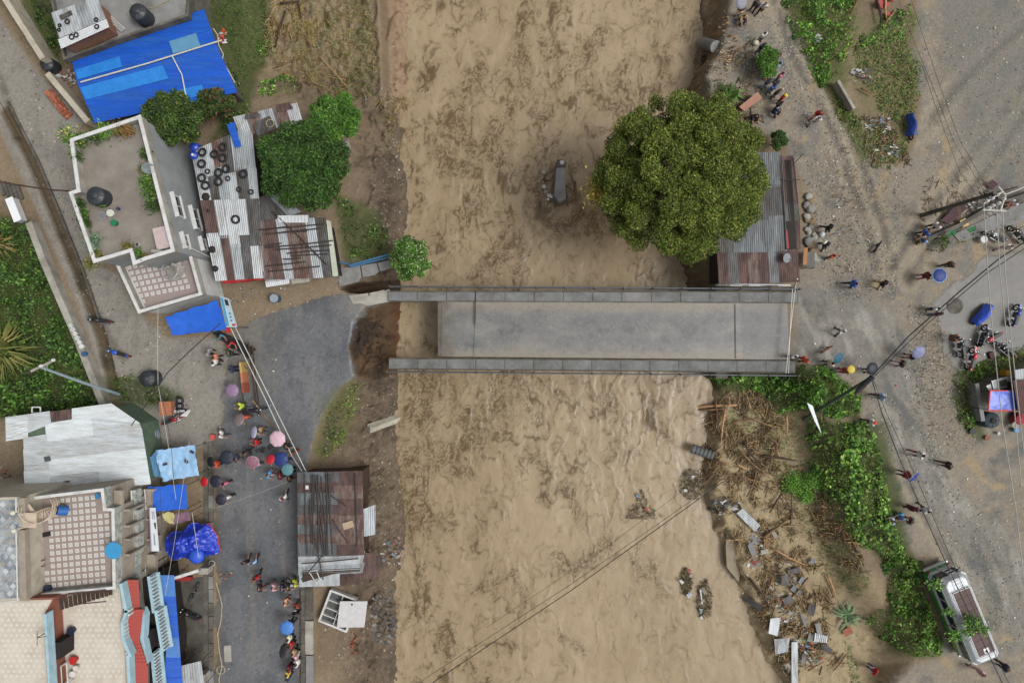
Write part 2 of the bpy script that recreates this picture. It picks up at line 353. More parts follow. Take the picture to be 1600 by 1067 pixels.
blend(st * .75, c3(127, 125, 119)); blend(st * sst(0, .4, fbm(GX * .9 + GY * .35, GY * .25 - GX * .1, 4, 83)) * .9, c3(160, 156, 147)); blend(st * sst(.0, .4, -fbm(GX * .7 + GY * .3, GY * .22 - GX * .1, 4, 89) + n2 * .2) * .75, c3(90, 91, 91))
blend(dm * sst(1.2, -1.2, sdf(WP([(1450, -60), (1700, -60), (1700, 320), (1560, 300), (1500, 230)]), GX, GY) + n1 * 1.5) * .65, c3(114, 113, 109)); em = sst(.08, -.08, dE); blend(em, c3(100, 97, 92)); blend(em * sst(0, .5, n1) * .6, c3(84, 82, 79)); blend(em * sst(.1, .5, -n1 + n2 * .4) * .5, c3(120, 114, 104))
dk = sst(.6, -.5, sdf(WP([(1520, 300), (1560, 285), (1600, 300), (1600, 330), (1540, 330)]), GX, GY) + n1); blend(dk * .7, c3(76, 76, 72))
# greens under the vegetation
GREENS = []
def green(poly, k=.85, c=(66, 78, 34)):
    d = sdf(WP(poly), GX, GY) + n2 * .3 + n1 * .3; blend(sst(.5, -.4, d) * k, c3(*c)); blend(sst(.3, -.5, d) * k * sst(.1, .5, n2) * .6, c3(52, 52, 28))
green([(-40, 330), (45, 345), (60, 400), (100, 470), (140, 570), (165, 640), (-40, 660)]); green([(20, -20), (75, -20), (95, 100), (60, 60)])
green([(300, -20), (415, -20), (415, 60), (400, 130), (380, 200), (330, 220), (360, 140), (318, 20)]); green([(510, 620), (550, 595), (560, 620), (540, 690), (500, 720), (490, 700)], .6, (88, 92, 50))
green([(1215, -20), (1345, -20), (1330, 60), (1320, 140), (1360, 240), (1350, 258), (1300, 160)], .75, (78, 88, 40)); green([(1330, 20), (1440, 20), (1435, 60), (1430, 140), (1420, 250), (1370, 255), (1330, 120)], .42, (92, 96, 52)); green([(1115, 590), (1250, 570), (1345, 610), (1340, 650), (1240, 640), (1120, 610)], .9)
green([(1275, 655), (1380, 660), (1425, 870), (1470, 1020), (1400, 1030), (1388, 960), (1400, 905), (1335, 830), (1290, 740)], .8); green([(1495, 580), (1600, 540), (1600, 570), (1530, 600), (1535, 690), (1500, 660)], .8)
green([(160, 590), (230, 590), (285, 620), (230, 640), (180, 628)], .7); green([(520, 300), (590, 330), (610, 400), (540, 410)], .7)
COLR *= (1 + .10 * n2 + .10 * n3 + .08 * (white - .5) * 2)[..., None]
COLR = np.clip(COLR, .004, .8)
# split faces by what they are
ny, nx = GX.shape
idx = np.arange(nx * ny).reshape(ny, nx)
Fq = np.stack([idx[:-1, :-1], idx[:-1, 1:], idx[1:, 1:], idx[1:, :-1]], -1).reshape(-1, 4)
cen = lambda A: (A[:-1, :-1] + A[:-1, 1:] + A[1:, 1:] + A[1:, :-1]).ravel() / 4
zone = np.zeros(len(Fq), int)
zone[cen(dD) < 0] = 3; zone[cen(dK) < 0] = 4; zone[(cen(dAw) < 0)] = 1; zone[(cen(dE) < 0)] = 2
zone[(cen(dP) < 0) | (cen(dG) < 0) | (cen(dR) < 0)] = 0
m_soil = mat('soil', (0, 0, 0), rough=.85, var=.14, scale=5, attr=True, bump=.5, bscale=9, spec=.25, fine=.12)
m_asph = mat('asphalt_wet', (0, 0, 0), rough=.5, var=.07, scale=3, attr=True, bump=.15, bscale=30, spec=.4, fine=.10)
Vall = np.c_[GX.ravel(), GY.ravel(), Z.ravel()]; Call = COLR.reshape(-1, 3)
for zid, nm, mm in ((0, 'ground', m_soil), (1, 'street', m_asph), (2, 'road', m_asph), (3, 'dirt_road', m_soil), (4, 'path', m_soil)):
    F = Fq[zone == zid]; u, inv = np.unique(F, return_inverse=True)
    o = np_mesh(nm, Vall[u], inv.reshape(F.shape), mm, vertcol=Call[u], smooth=True); tag(o, kind='structure')
_ix = lambda a, v: np.clip(np.searchsorted(a, v) - 1, 0, len(a) - 2)
def ground_z(x, y):
    i = _ix(ax, x); j = _ix(ay, y); fx = (x - ax[i]) / (ax[i + 1] - ax[i]); fy = (y - ay[j]) / (ay[j + 1] - ay[j])
    return (Z[j, i] * (1 - fx) + Z[j, i + 1] * fx) * (1 - fy) + (Z[j + 1, i] * (1 - fx) + Z[j + 1, i + 1] * fx) * fy
def G(px, py, up=0.0):
    """photograph pixel -> point on the land (iterated for its height)"""
    z = 0.0
    for _ in range(6): p = W(px, py, z); z = float(ground_z(p.x, p.y))
    return Vector((p.x, p.y, z + up))

# ------------------------------------------------------------------ the flood
WSTROKE = [([(820, 20), (816, 70), (822, 112)], 9), ([(824, 110), (840, 150), (850, 185)], 8), ([(940, 45), (930, 72), (908, 92)], 12), ([(922, 146), (945, 160), (970, 165), (1002, 150)], 15), ([(676, 105), (666, 132)], 9), ([(800, 165), (798, 200)], 10),
 ([(778, 200), (758, 225), (775, 258), (805, 275), (840, 285), (868, 302)], 13), ([(705, 195), (690, 225), (700, 262), (730, 262), (742, 235)], 15), ([(850, 315), (880, 342), (920, 338)], 14), ([(795, 358), (775, 400), (758, 440)], 15), ([(822, 375), (812, 430)], 11), ([(740, 310), (748, 370)], 5), ([(700, 60), (735, 40), (760, 15)], 5),
 ([(840, 170), (850, 250), (845, 190)], 4), ([(1010, 60), (1040, 95), (1060, 60)], 6), ([(980, 100), (960, 130)], 7), ([(660, 350), (690, 400), (680, 440)], 7), ([(905, 190), (930, 215), (960, 200)], 5), ([(1000, 410), (1040, 430)], 6), ([(760, 100), (740, 140), (700, 150)], 5), ([(870, 60), (880, 120)], 4),
 ([(815, 585), (795, 625), (770, 650), (752, 690), (720, 722), (688, 722)], 17), ([(668, 615), (648, 650), (672, 705)], 17), ([(648, 690), (640, 760), (648, 815)], 20), ([(636, 592), (700, 602)], 15), ([(850, 592), (885, 620), (925, 650)], 9), ([(720, 640), (735, 690)], 8), ([(880, 765), (905, 802)], 9),
 ([(880, 880), (915, 878), (950, 850)], 14), ([(980, 882), (1005, 900)], 12), ([(740, 912), (800, 904), (818, 945)], 9), ([(700, 985), (706, 1062)], 10), ([(735, 1040), (750, 1075)], 9), ([(1015, 880), (1045, 935)], 7), ([(640, 850), (660, 910), (650, 960)], 8), ([(830, 700), (860, 740), (850, 790)], 5), ([(930, 600), (960, 640)], 7), ([(760, 780), (740, 840)], 6), ([(870, 980), (900, 1020)], 6), ([(1010, 640), (1050, 690)], 5)]
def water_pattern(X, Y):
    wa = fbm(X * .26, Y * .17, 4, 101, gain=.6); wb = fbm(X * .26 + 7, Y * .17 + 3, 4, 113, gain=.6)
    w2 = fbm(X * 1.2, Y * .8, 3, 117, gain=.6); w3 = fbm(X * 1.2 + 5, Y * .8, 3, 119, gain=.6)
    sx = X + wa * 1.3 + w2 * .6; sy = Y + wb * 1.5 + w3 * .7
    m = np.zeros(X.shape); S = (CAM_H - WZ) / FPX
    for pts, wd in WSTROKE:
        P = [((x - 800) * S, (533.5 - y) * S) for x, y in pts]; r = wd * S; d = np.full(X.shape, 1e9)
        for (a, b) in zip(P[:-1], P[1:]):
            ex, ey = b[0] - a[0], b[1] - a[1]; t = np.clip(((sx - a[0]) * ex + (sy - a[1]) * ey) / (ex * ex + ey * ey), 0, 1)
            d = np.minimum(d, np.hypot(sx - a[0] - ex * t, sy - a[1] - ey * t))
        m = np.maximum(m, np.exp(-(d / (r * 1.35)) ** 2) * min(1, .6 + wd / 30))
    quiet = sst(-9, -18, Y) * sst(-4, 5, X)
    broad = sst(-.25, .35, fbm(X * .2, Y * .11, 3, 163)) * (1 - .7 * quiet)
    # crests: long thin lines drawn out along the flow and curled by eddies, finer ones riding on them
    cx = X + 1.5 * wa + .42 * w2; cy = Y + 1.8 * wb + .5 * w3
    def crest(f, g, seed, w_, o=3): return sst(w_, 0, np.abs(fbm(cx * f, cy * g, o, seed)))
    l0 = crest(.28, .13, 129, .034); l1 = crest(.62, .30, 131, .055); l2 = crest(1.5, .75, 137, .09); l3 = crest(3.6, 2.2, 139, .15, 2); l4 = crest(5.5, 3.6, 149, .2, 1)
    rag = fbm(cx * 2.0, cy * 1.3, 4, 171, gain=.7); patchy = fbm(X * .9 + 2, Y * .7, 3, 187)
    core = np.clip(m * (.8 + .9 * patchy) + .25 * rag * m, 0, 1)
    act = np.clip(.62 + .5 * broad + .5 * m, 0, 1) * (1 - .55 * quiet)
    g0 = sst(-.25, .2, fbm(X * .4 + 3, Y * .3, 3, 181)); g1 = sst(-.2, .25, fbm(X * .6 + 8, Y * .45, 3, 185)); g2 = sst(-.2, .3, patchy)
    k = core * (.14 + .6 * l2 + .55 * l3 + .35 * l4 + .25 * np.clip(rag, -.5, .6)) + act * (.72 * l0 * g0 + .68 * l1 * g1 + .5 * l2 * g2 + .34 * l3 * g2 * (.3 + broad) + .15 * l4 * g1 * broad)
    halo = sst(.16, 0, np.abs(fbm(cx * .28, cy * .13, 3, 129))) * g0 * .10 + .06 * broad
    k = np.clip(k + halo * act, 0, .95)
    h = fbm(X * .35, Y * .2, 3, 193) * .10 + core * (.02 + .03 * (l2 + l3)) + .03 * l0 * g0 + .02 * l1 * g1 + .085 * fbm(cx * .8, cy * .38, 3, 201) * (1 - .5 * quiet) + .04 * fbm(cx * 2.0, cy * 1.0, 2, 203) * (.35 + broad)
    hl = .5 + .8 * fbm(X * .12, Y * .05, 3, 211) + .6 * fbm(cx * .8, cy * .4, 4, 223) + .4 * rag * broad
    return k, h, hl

wx = np.arange(-12.5, 24.5, .085); wy = axis(-30.5, 31, .085)
UX, UY = np.meshgrid(wx, wy)
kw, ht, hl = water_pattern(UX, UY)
# wake round the stranded block
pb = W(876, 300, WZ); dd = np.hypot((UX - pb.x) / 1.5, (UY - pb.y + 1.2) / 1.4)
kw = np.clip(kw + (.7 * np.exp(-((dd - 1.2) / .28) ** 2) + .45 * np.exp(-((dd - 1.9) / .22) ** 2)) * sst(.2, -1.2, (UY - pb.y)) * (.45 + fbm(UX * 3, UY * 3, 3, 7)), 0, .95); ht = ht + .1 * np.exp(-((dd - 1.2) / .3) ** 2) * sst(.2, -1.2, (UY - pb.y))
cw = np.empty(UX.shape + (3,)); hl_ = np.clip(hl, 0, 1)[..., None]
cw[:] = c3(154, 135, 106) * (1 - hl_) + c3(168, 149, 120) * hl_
kw = .94 * np.tanh(kw * 1.5); cw = cw * (1 - kw[..., None]) + c3(78, 57, 28) * kw[..., None]  # dark wisps: shade of steep wave faces painted in as brown silt colour
i2 = np.arange(UX.size).reshape(UX.shape); Fw = np.stack([i2[:-1, :-1], i2[:-1, 1:], i2[1:, 1:], i2[1:, :-1]], -1).reshape(-1, 4)
m_water = mat('silt_water', (0, 0, 0), rough=.36, var=.04, scale=1.2, attr=True, bump=.10, bscale=4, spec=.25)
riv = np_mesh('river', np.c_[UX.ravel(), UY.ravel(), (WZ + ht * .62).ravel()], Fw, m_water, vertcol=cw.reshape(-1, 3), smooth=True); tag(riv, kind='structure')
# ------------------------------------------------------------------ shared materials
m_conc = mat('concrete', C(140, 139, 137), var=.16, scale=1.2, col2=C(112, 110, 105), thr=.55, bump=.2, bscale=12, fine=.08)
m_conc_d = mat('concrete_dark', C(112, 108, 100), var=.22, scale=1.5, col2=C(80, 76, 68), thr=.5, bump=.25, bscale=10, fine=.1)
m_conc_l = mat('concrete_light', C(172, 168, 158), var=.14, scale=1.5, col2=C(138, 132, 120), thr=.55, bump=.15, bscale=12, fine=.06)
m_cement = mat('cement_render', C(160, 164, 164), var=.13, scale=.9, col2=C(134, 139, 138), thr=.52, soft=.2, bump=.15, bscale=14, fine=.06)
m_white = mat('white_paint', C(212, 212, 210), var=.1, scale=2, col2=C(170, 166, 156), thr=.62, bump=.05, spec=.4)
m_cream = mat('cream_paint', C(190, 182, 165), var=.1, scale=2, col2=C(160, 150, 132), thr=.6)
m_deck = mat('deck_asphalt', C(104, 104, 106), rough=.65, var=.22, scale=1.1, col2=C(132, 128, 122), thr=.5, soft=.22, bump=.12, bscale=30, fine=.14)
m_rail = mat('rail_steel', C(92, 98, 104), rough=.5, var=.2, scale=8, metal=.3)
m_brick = mat('brick_red', C(166, 96, 72), var=.25, scale=5, col2=C(130, 84, 66), thr=.55)
m_brickwall = mat('brick_wall', C(150, 102, 80), var=.3, scale=9, col2=C(120, 96, 80), thr=.5, bump=.4, bscale=14)
m_zinc = mat('zinc_sheet', C(168, 174, 178), rough=.45, metal=.25, var=.22, scale=4, stretch=(1, .25, 1), col2=C(116, 112, 106), thr=.58, soft=.1, spec=.5)
m_zinc2 = mat('zinc_sheet_pale', C(190, 195, 198), rough=.45, metal=.2, var=.16, scale=4, stretch=(1, .25, 1), col2=C(140, 136, 128), thr=.6, soft=.12, spec=.5)
m_zincd = mat('zinc_sheet_dull', C(98, 99, 100), rough=.6, metal=.15, var=.25, scale=4, stretch=(1, .3, 1), col2=C(74, 68, 62), thr=.5, soft=.12)
m_rust = mat('rusted_sheet', C(106, 84, 78), rough=.8, var=.28, scale=4, stretch=(1, .3, 1), col2=C(72, 56, 54), thr=.5, soft=.12)
m_rust2 = mat('rusted_sheet_grey', C(126, 112, 106), rough=.75, var=.25, scale=4, stretch=(1, .3, 1), col2=C(96, 70, 62), thr=.5, soft=.08)
m_zincb = mat('zinc_sheet_dark', C(124, 132, 137), rough=.5, metal=.1, var=.3, scale=4, stretch=(1, .2, 1), col2=C(82, 80, 78), thr=.5, soft=.14)
m_dark = mat('black_rubber', C(34, 35, 37), rough=.7, var=.2, scale=8)
m_tank = mat('black_tank_plastic', C(50, 55, 60), rough=.5, var=.15, scale=5, spec=.4)
m_void = mat('dark_interior', C(44, 38, 34), var=.25, scale=2)
m_bluesheet = mat('blue_sheet', C(26, 88, 196), rough=.55, var=.2, scale=1.5, stretch=(.4, 2.5, 1), spec=.2, col2=C(44, 98, 180), thr=.55, fine=.06)
m_bluesheet2 = mat('blue_sheet_pale', C(46, 132, 216), rough=.55, var=.16, scale=2, spec=.2)
m_bluesheet3 = mat('blue_sheet_grey', C(98, 152, 186), rough=.5, var=.14, scale=2)
m_tarp = mat('blue_tarp', C(40, 100, 206), rough=.5, var=.14, scale=2, spec=.25)
m_tarp_d = mat('blue_tarp_deep', C(28, 58, 186), rough=.38, var=.18, scale=2.5, spec=.55)
m_tarp_l = mat('pale_blue_tarp', C(150, 192, 228), rough=.45, var=.1, scale=2, spec=.45)
m_pvc = mat('white_pipe', C(205, 204, 196), rough=.5, var=.08)
m_wood = mat('weathered_wood', C(150, 118, 84), var=.3, scale=4, stretch=(1, 1, 1), col2=C(110, 82, 58), thr=.5)
m_woodd = mat('dark_wood', C(84, 64, 50), var=.3, scale=4, col2=C(58, 46, 38), thr=.5)
m_rebar = mat('steel_bar', C(62, 56, 52), var=.3, scale=6, rough=.7)
m_soilpot = mat('potting_soil', C(70, 58, 46), var=.3, scale=9)
m_terra = mat('terracotta', C(150, 92, 66), var=.2, scale=4)
m_glass = mat('window_glass', C(46, 54, 60), rough=.12, var=.05, spec=.7)

m_conc_w = mat('weathered_concrete', C(126, 127, 126), var=.2, scale=1.4, col2=C(96, 95, 90), thr=.55, soft=.14, bump=.2, bscale=12, fine=.1)
def outline(pts, z): return [(p.x, p.y) for p in WP(pts, z)]
def wall_run(name, pts, zr, z0, z1, t, m, parent, close=False):
    """a wall of thickness t along a px polyline (px read at height zr); each straight run is its own piece"""
    P = WP(pts, zr); n = len(P); out = []
    for i in range(n if close else n - 1):
        a = P[i]; b = P[(i + 1) % n]; d = b - a; Ln = math.hypot(d.x, d.y)
        if Ln < .05: continue
        mb = MB(); c = (a + b) / 2
        mb.box((c.x, c.y, (z0 + z1) / 2 + i * .002), (Ln + t * .98, t, z1 - z0), math.atan2(d.y, d.x))
        out.append(mb.build(name, m, parent))
    return out
def corr(A, B, Cc, D, m, name, parent, pitch=.15, amp=.022, sag=.0, curl=.0):
    """a corrugated sheet: A-B is the edge across the waves, D-C the opposite one"""
    A, B, Cc, D = map(Vector, (A, B, Cc, D)); wd = (B - A).length; nu = max(4, int(wd / pitch) * 4); nv = 3
    V = []; F = []
    nrm = (B - A).cross(D - A); nrm.normalize()
    if nrm.z < 0: nrm = -nrm
    ph = random.random() * 6
    for j in range(nv + 1):
        v = j / nv
        for i in range(nu + 1):
            u = i / nu; p = (A * (1 - u) + B * u) * (1 - v) + (D * (1 - u) + Cc * u) * v
            V.append(p + nrm * (amp * math.sin(2 * PI * u * wd / pitch + ph) - sag * 4 * v * (1 - v) + curl * (v if j == nv else 0) * (u - .5)))
    n = nu + 1
    for j in range(nv):
        for i in range(nu): F.append((j * n + i, j * n + i + 1, (j + 1) * n + i + 1, (j + 1) * n + i))
    me = bpy.data.meshes.new(name); me.from_pydata([tuple(v) for v in V], [], F); me.materials.append(m)
    me.polygons.foreach_set('use_smooth', [True] * len(F)); me.update()
    return link(bpy.data.objects.new(name, me), parent)
def sheet_roof(parent, quad, zs, cols, rows, mats, name='sheet', jx=.12, jz=.03, along=True, pitch=.15, over=.04, amp=.022):
    """quad: px corners TL,TR,BR,BL with heights zs; cols x rows separate sheets of corrugated metal"""
    P = [W(q[0], q[1], z) for q, z in zip(quad, zs)]
    def at(u, v): return (P[0] * (1 - u) + P[1] * u) * (1 - v) + (P[3] * (1 - u) + P[2] * u) * v
    us = [0] + [(i + jit(jx)) / cols for i in range(1, cols)] + [1]
    for i in range(cols):
        vs_ = [0] + [(j + jit(jx * 1.6)) / rows for j in range(1, rows)] + [1]
        for j in range(rows):
            u0, u1 = us[i] - over / cols, us[i + 1] + over / cols; v0, v1 = vs_[j] - over / rows, vs_[j + 1] + over / rows
            if random.random() < .3: u1 += jit(.06) / cols
            dz = Vector((0, 0, abs(jit(jz)) + .004 * ((i + 2 * j) % 5)))
            m = random.choices([k for k, _ in mats], [q for _, q in mats])[0] if isinstance(mats[0], tuple) else mats[(i * rows + j) % len(mats)]
            a, b, c, d = at(u0, v0) + dz, at(u1, v0) + dz, at(u1, v1) + dz, at(u0, v1) + dz
            if along: corr(a, b, c, d, m, name, parent, pitch, amp)
            else: corr(b, c, d, a, m, name, parent, pitch, amp)
def tarp(name, quad, zs, m, parent=None, n=22, wr=.06, seed=1, sag=.15, fold=1.6, edge=None):
    P = [W(q[0], q[1], z) for q, z in zip(quad, zs)]
    u, v = np.meshgrid(np.linspace(0, 1, n), np.linspace(0, 1, n))
    A = [np.array(p) for p in P]
    Q = (A[0] * (1 - u[..., None]) + A[1] * u[..., None]) * (1 - v[..., None]) + (A[3] * (1 - u[..., None]) + A[2] * u[..., None]) * v[..., None]
    f = fbm(Q[..., 0] * fold, Q[..., 1] * fold, 4, seed); rd = (1 - np.abs(f) * 2.2)
    Q[..., 2] += wr * rd - sag * 16 * u * (1 - u) * v * (1 - v) * .5
    e = (np.minimum(np.minimum(u, 1 - u), np.minimum(v, 1 - v)) < 1e-6)
    Q[..., 0] += e * perlin(Q[..., 0] * 2.1, Q[..., 1] * 2.1, seed + 5) * .10; Q[..., 1] += e * perlin(Q[..., 0] * 2.3 + 9, Q[..., 1] * 2.3, seed + 6) * .10
    ii = np.arange(n * n).reshape(n, n); F = np.stack([ii[:-1, :-1], ii[:-1, 1:], ii[1:, 1:], ii[1:, :-1]], -1).reshape(-1, 4)
    return np_mesh(name, Q.reshape(-1, 3), F[:, ::-1], m, parent, smooth=True)
def posts(parent, pts, z0, z1, r=.025, m=None, name='post'):
    for p in pts:
        a = W(p[0], p[1], z1); MB().tube([(a.x, a.y, z0), (a.x, a.y, z1)], r, 6).build(name, m or m_woodd, parent)

# ------------------------------------------------------------------ the broken bridge
DZ = .16
b = thing('road_bridge', 'grey concrete road bridge over the brown flood, its left end torn away', 'bridge', W(965, 517, 0))
def lerp(p, q, t): return (p[0] + (q[0] - p[0]) * t, p[1] + (q[1] - p[1]) * t)
MB().prism(outline([(690, 471), (1230, 474), (1234, 562), (690, 557)], DZ), DZ - .45, DZ - .012).build('deck_slab', m_conc_d, b)
A4 = [np.array(W(*q, DZ)) for q in ((690, 471), (1230, 474), (1234, 562), (690, 557))]; u, v = np.meshgrid(np.linspace(0, 1, 300), np.linspace(0, 1, 50)); Q = (A4[0] * (1 - u[..., None]) + A4[1] * u[..., None]) * (1 - v[..., None]) + (A4[3] * (1 - u[..., None]) + A4[2] * u[..., None]) * v[..., None]
dx_, dy_ = Q[..., 0], Q[..., 1]; k1 = fbm(dx_ * .35, dy_ * .5, 4, 501); k2 = fbm(dx_ * 1.6, dy_ * 1.6, 3, 505); eg = np.minimum(v, 1 - v); dc = np.empty(Q.shape); dc[:] = C(112, 111, 109); wr_ = RNG.random(u.shape)
for mk, cc in ((sst(-.1, .35, k1 + .3 * k2) * .8, (134, 130, 124)), (sst(.12, .5, -k1 + .4 * k2) * .8, (90, 90, 91)), (sst(.24, .02, eg + .10 * k2) * .85, (140, 131, 117)), (np.exp(-((v - .3) / .07) ** 2) * .25, (96, 96, 98)), (np.exp(-((v - .68) / .07) ** 2) * .25, (96, 96, 98)), (sst(.012, 0, np.abs(fbm(dx_ * .4 + 3, dy_ * .6, 3, 511))) * .35 * (k1 > -.1), (78, 78, 80)), (sst(.86, .87, u) * .35, (84, 85, 88)), ((wr_ > .96) * .4, (150, 148, 144)), ((wr_ < .05) * .4, (80, 80, 82)), (sst(.05, 0, u + .03 * k2) * .7, (92, 82, 70))): mk = np.clip(mk, 0, 1)[..., None]; dc = dc * (1 - mk) + np.array(C(*cc)) * mk
ii = np.arange(u.size).reshape(u.shape); np_mesh('deck', Q.reshape(-1, 3), np.stack([ii[:-1, :-1], ii[1:, :-1], ii[1:, 1:], ii[:-1, 1:]], -1).reshape(-1, 4), m_asph, b, vertcol=dc.reshape(-1, 3))
for (p, q, nm) in (((1148, 475), (1149, 560), 'expansion_joint'),):
    a, c = W(*p, DZ), W(*q, DZ); d = c - a
    MB().box(((a.x + c.x) / 2, (a.y + c.y) / 2, DZ + .004), (d.length, .12, .012), math.atan2(d.y, d.x)).build(nm, m_conc_d, b)
e = W(689, 514, DZ); MB().box((e.x - .1, e.y, DZ - .25), (.28, 4.2, .55), .004).build('broken_deck_edge', m_conc_d, b)
# footways: slabs with open joints on an edge beam
def footway(N0, N1, S0, S1, x_cut):
    MB().prism(outline([N0, N1, S1, S0], DZ), DZ - .75, DZ + .12).build('edge_beam', m_conc_d, b)
    n = 14
    for i in range(n):
        t0, t1 = i / n, (i + 1) / n - .0012
        q = [lerp(N0, N1, t0), lerp(N0, N1, t1), lerp(S0, S1, t1), lerp(S0, S1, t0)]
        c = [sum(v[k] for v in q) / 4 for k in (0, 1)]
        q = [(v[0], c[1] + (v[1] - c[1]) * .8) for v in q]
        MB().prism(outline(q, DZ + .12), DZ + .12, DZ + .19 + jit(.006)).build('slab', m_conc_w if random.random() < .88 else m_conc, b)
footway((607, 455), (1246, 455), (607, 471), (1246, 474), 0)
footway((608, 559), (1242, 563), (608, 577), (1242, 583), 0)
MB().prism(outline([(552, 470), (608, 452), (608, 471), (575, 478)], DZ), -.3, DZ - .02).build('broken_kerb', m_conc_l, b)
for (A0, A1) in (((613, 449), (1242, 453)), ((609, 580), (1240, 586))):
    n = 14; a = W(*A0, DZ); c = W(*A1, DZ)
    for i in range(n + 1):
        p = a + (c - a) * (i / n); MB().box((p.x, p.y, DZ + .55), (.16, .14, 1.1)).build('railing_post', m_conc_d, b)
    for zz in (.45, .95):
        MB().tube([(a.x, a.y, DZ + zz), (c.x, c.y, DZ + zz)], .05, 6).build('railing_pipe', m_rail, b)
for yy in (482, 517, 551):
    a = W(690, yy, 0); c = W(1240, yy + 3, 0); MB().box(((a.x + c.x) / 2, (a.y + c.y) / 2, -.75), ((c - a).length, .4, .9), math.atan2(c.y - a.y, c.x - a.x)).build('girder', m_conc_d, b)
a = W(1112, 520, -1.5); MB().box((a.x + .4, a.y, -2.0), (.9, 7.2, 3.6)).build('abutment', m_conc_d, b)
# things lying on the bridge
a = W(743, 455, DZ + .2); c = W(742, 507, DZ + .25); tag(MB().tube([a, c], .045, 6).build('wooden_pole', m_woodd), 'thin brown wooden pole lying across the bridge deck near its broken end', 'pole')
a = W(742, 507, DZ + .05); c = W(740, 585, DZ + .25); tag(MB().tube([a, (a + c) / 2, c], .018, 5).build('green_string', flat((96, 140, 110))), 'thin green string stretched across the bridge deck below the pole', 'string')
rl = MB()
for k, (p, q) in enumerate((((1244, 440), (1228, 583)), ((1238, 452), (1232, 583)))):
    a, c = W(*p, 1.1), W(*q, 1.1)
    tag(MB().tube([a, (a + c) / 2 - Vector((0, 0, .08)), c], .035, 6).build('barrier_rope', m_pvc), 'white barrier rope across the bridge entrance, %s of the pair' % ('outer' if k == 0 else 'inner'), 'rope')
# stranded concrete block in the river
t = thing('stranded_pier', 'grey concrete block stranded upright in the river with branches and plastic caught on it', 'concrete block', W(876, 290, WZ))
blk = outline([(866, 262), (884, 262), (888, 312), (872, 318), (862, 308)], -1.9)
top = outline([(869, 262), (883, 262), (884, 311), (873, 316), (866, 306)], -1.9)
MB().prism(blk, WZ - 1, -1.9, top).build('block', m_conc, t, bevel=.04)
p = W(877, 256, -1.9); MB().lathe((p.x, p.y, -3.4), [(.42, 0), (.45, 1.2), (.36, 1.35), (.2, 1.42)], 9).build('broken_cap', m_conc_d, t)
p = W(878, 254, -1.9); MB().lathe((p.x, p.y, -2.0), [(.16, 0), (.2, .1), (.12, .2)], 7).build('plastic_bag', m_white, t)
for k in range(16):
    a = W(852 + jit(12) + (k % 2) * 40 * (k > 9), 290 + jit(26), WZ + .15); a2 = a + Vector((jit(.7), -.5 + jit(.5), .25 + jit(.15)))
    MB().tube([a, (a + a2) / 2 + Vector((0, 0, .1)), a2], [.05, .04, .02], 5).build('branch', random.choice((m_woodd, m_wood, m_wood)), t)
pts = [W(x, y, WZ + .25) for x, y in ((872, 322), (884, 318), (893, 308), (900, 297))]; MB().tube(pts, [.04, .05, .05, .03], 6).build('branch', m_wood, t)
for k in range(9):
    a = W(856 + jit(10), 292 + jit(24), WZ + .3); MB().lathe(a, [(.05, -.03), (.14 + jit(.05), .03), (.05, .1)], 6).build('plastic_scrap', random.choice((m_white, flat((150, 160, 165)), m_conc_l)), t)

# ------------------------------------------------------------------ tanks, pots and small vessels
def water_tank(px, py, zb, r, h, label, m=None, tilt=0):
    p = W(px, py, zb + h); t = thing('water_tank', label, 'water tank', (p.x, p.y, zb), 'water tanks'); m = m or m_tank
    pr = [(r * .97, 0)]
    for k in range(6): z = h * .8 * (k + .5) / 6; pr += [(r, z - .05), (r * .965, z), (r, z + .05)]
    pr += [(r, h * .8), (r * .9, h * .87), (r * .5, h * .93), (r * .42, h * .95)]
    MB().lathe((p.x, p.y, zb), pr, 20).build('tank_body', m, t, smooth=True)
    for k in range(8):
        a = k * PI / 4; c, s = math.cos(a), math.sin(a)
        MB().tube([(p.x + c * r * .45, p.y + s * r * .45, zb + h * .945), (p.x + c * r * .92, p.y + s * r * .92, zb + h * .87)], .03, 5).build('rib', m, t)
    MB().lathe((p.x, p.y, zb + h * .94), [(r * .4, 0), (r * .42, .05), (r * .36, .09), (.05, .11)], 14).build('lid', m, t, smooth=True)
    return t
def vessel(name, px, py, zb, r, h, m, label, cat, rim=None, group=None, inside=None, parent=None):
    p = W(px, py, zb + h); mb = MB()
    mb.mat(0).lathe((p.x, p.y, zb), [(r * .72, 0), (r * .98, h * .96), (r, h)], 14)
    mb.mat(1).lathe((p.x, p.y, zb), [(r * .86, h + .003), (r * .85, h + .006)], 14)
    o = mb.build(name, [m, inside or m], parent, smooth=False)
    return tag(o, label, cat, group) if not parent else o

# ------------------------------------------------------------------ north-west: flat roof, brick shed, blue roof
t = thing('flat_roof_building', 'low grey flat-roofed building with a bare cement roof behind the blue roof', 'building', W(235, 20, 0))
MB().prism(outline([(66, -60), (300, -60), (292, 24), (183, 61), (100, 92)], 3.4), 0, 3.2).build('body', m_conc_d, t)
MB().prism(outline([(72, -58), (296, -58), (288, 22), (183, 57), (101, 88)], 3.4), 3.2, 3.25).build('roof_slab', m_conc, t)
wall_run('parapet', [(300, -60), (292, 24), (183, 61), (100, 92), (68, -60)], 3.6, 3.0, 3.6, .16, m_conc_d, t)
t = thing('brick_shed', 'small red brick roof shed under pale metal sheets, beside the black roof tank', 'shed', W(130, 35, 3.2))
MB().prism(outline([(86, 24), (150, 2), (164, 40), (99, 70)], 4.9), 3.2, 4.85).build('wall', m_brickwall, t)
P4 = [W(*q, 5.0) for q in ((80, 22), (152, -3), (168, 42), (97, 74))]
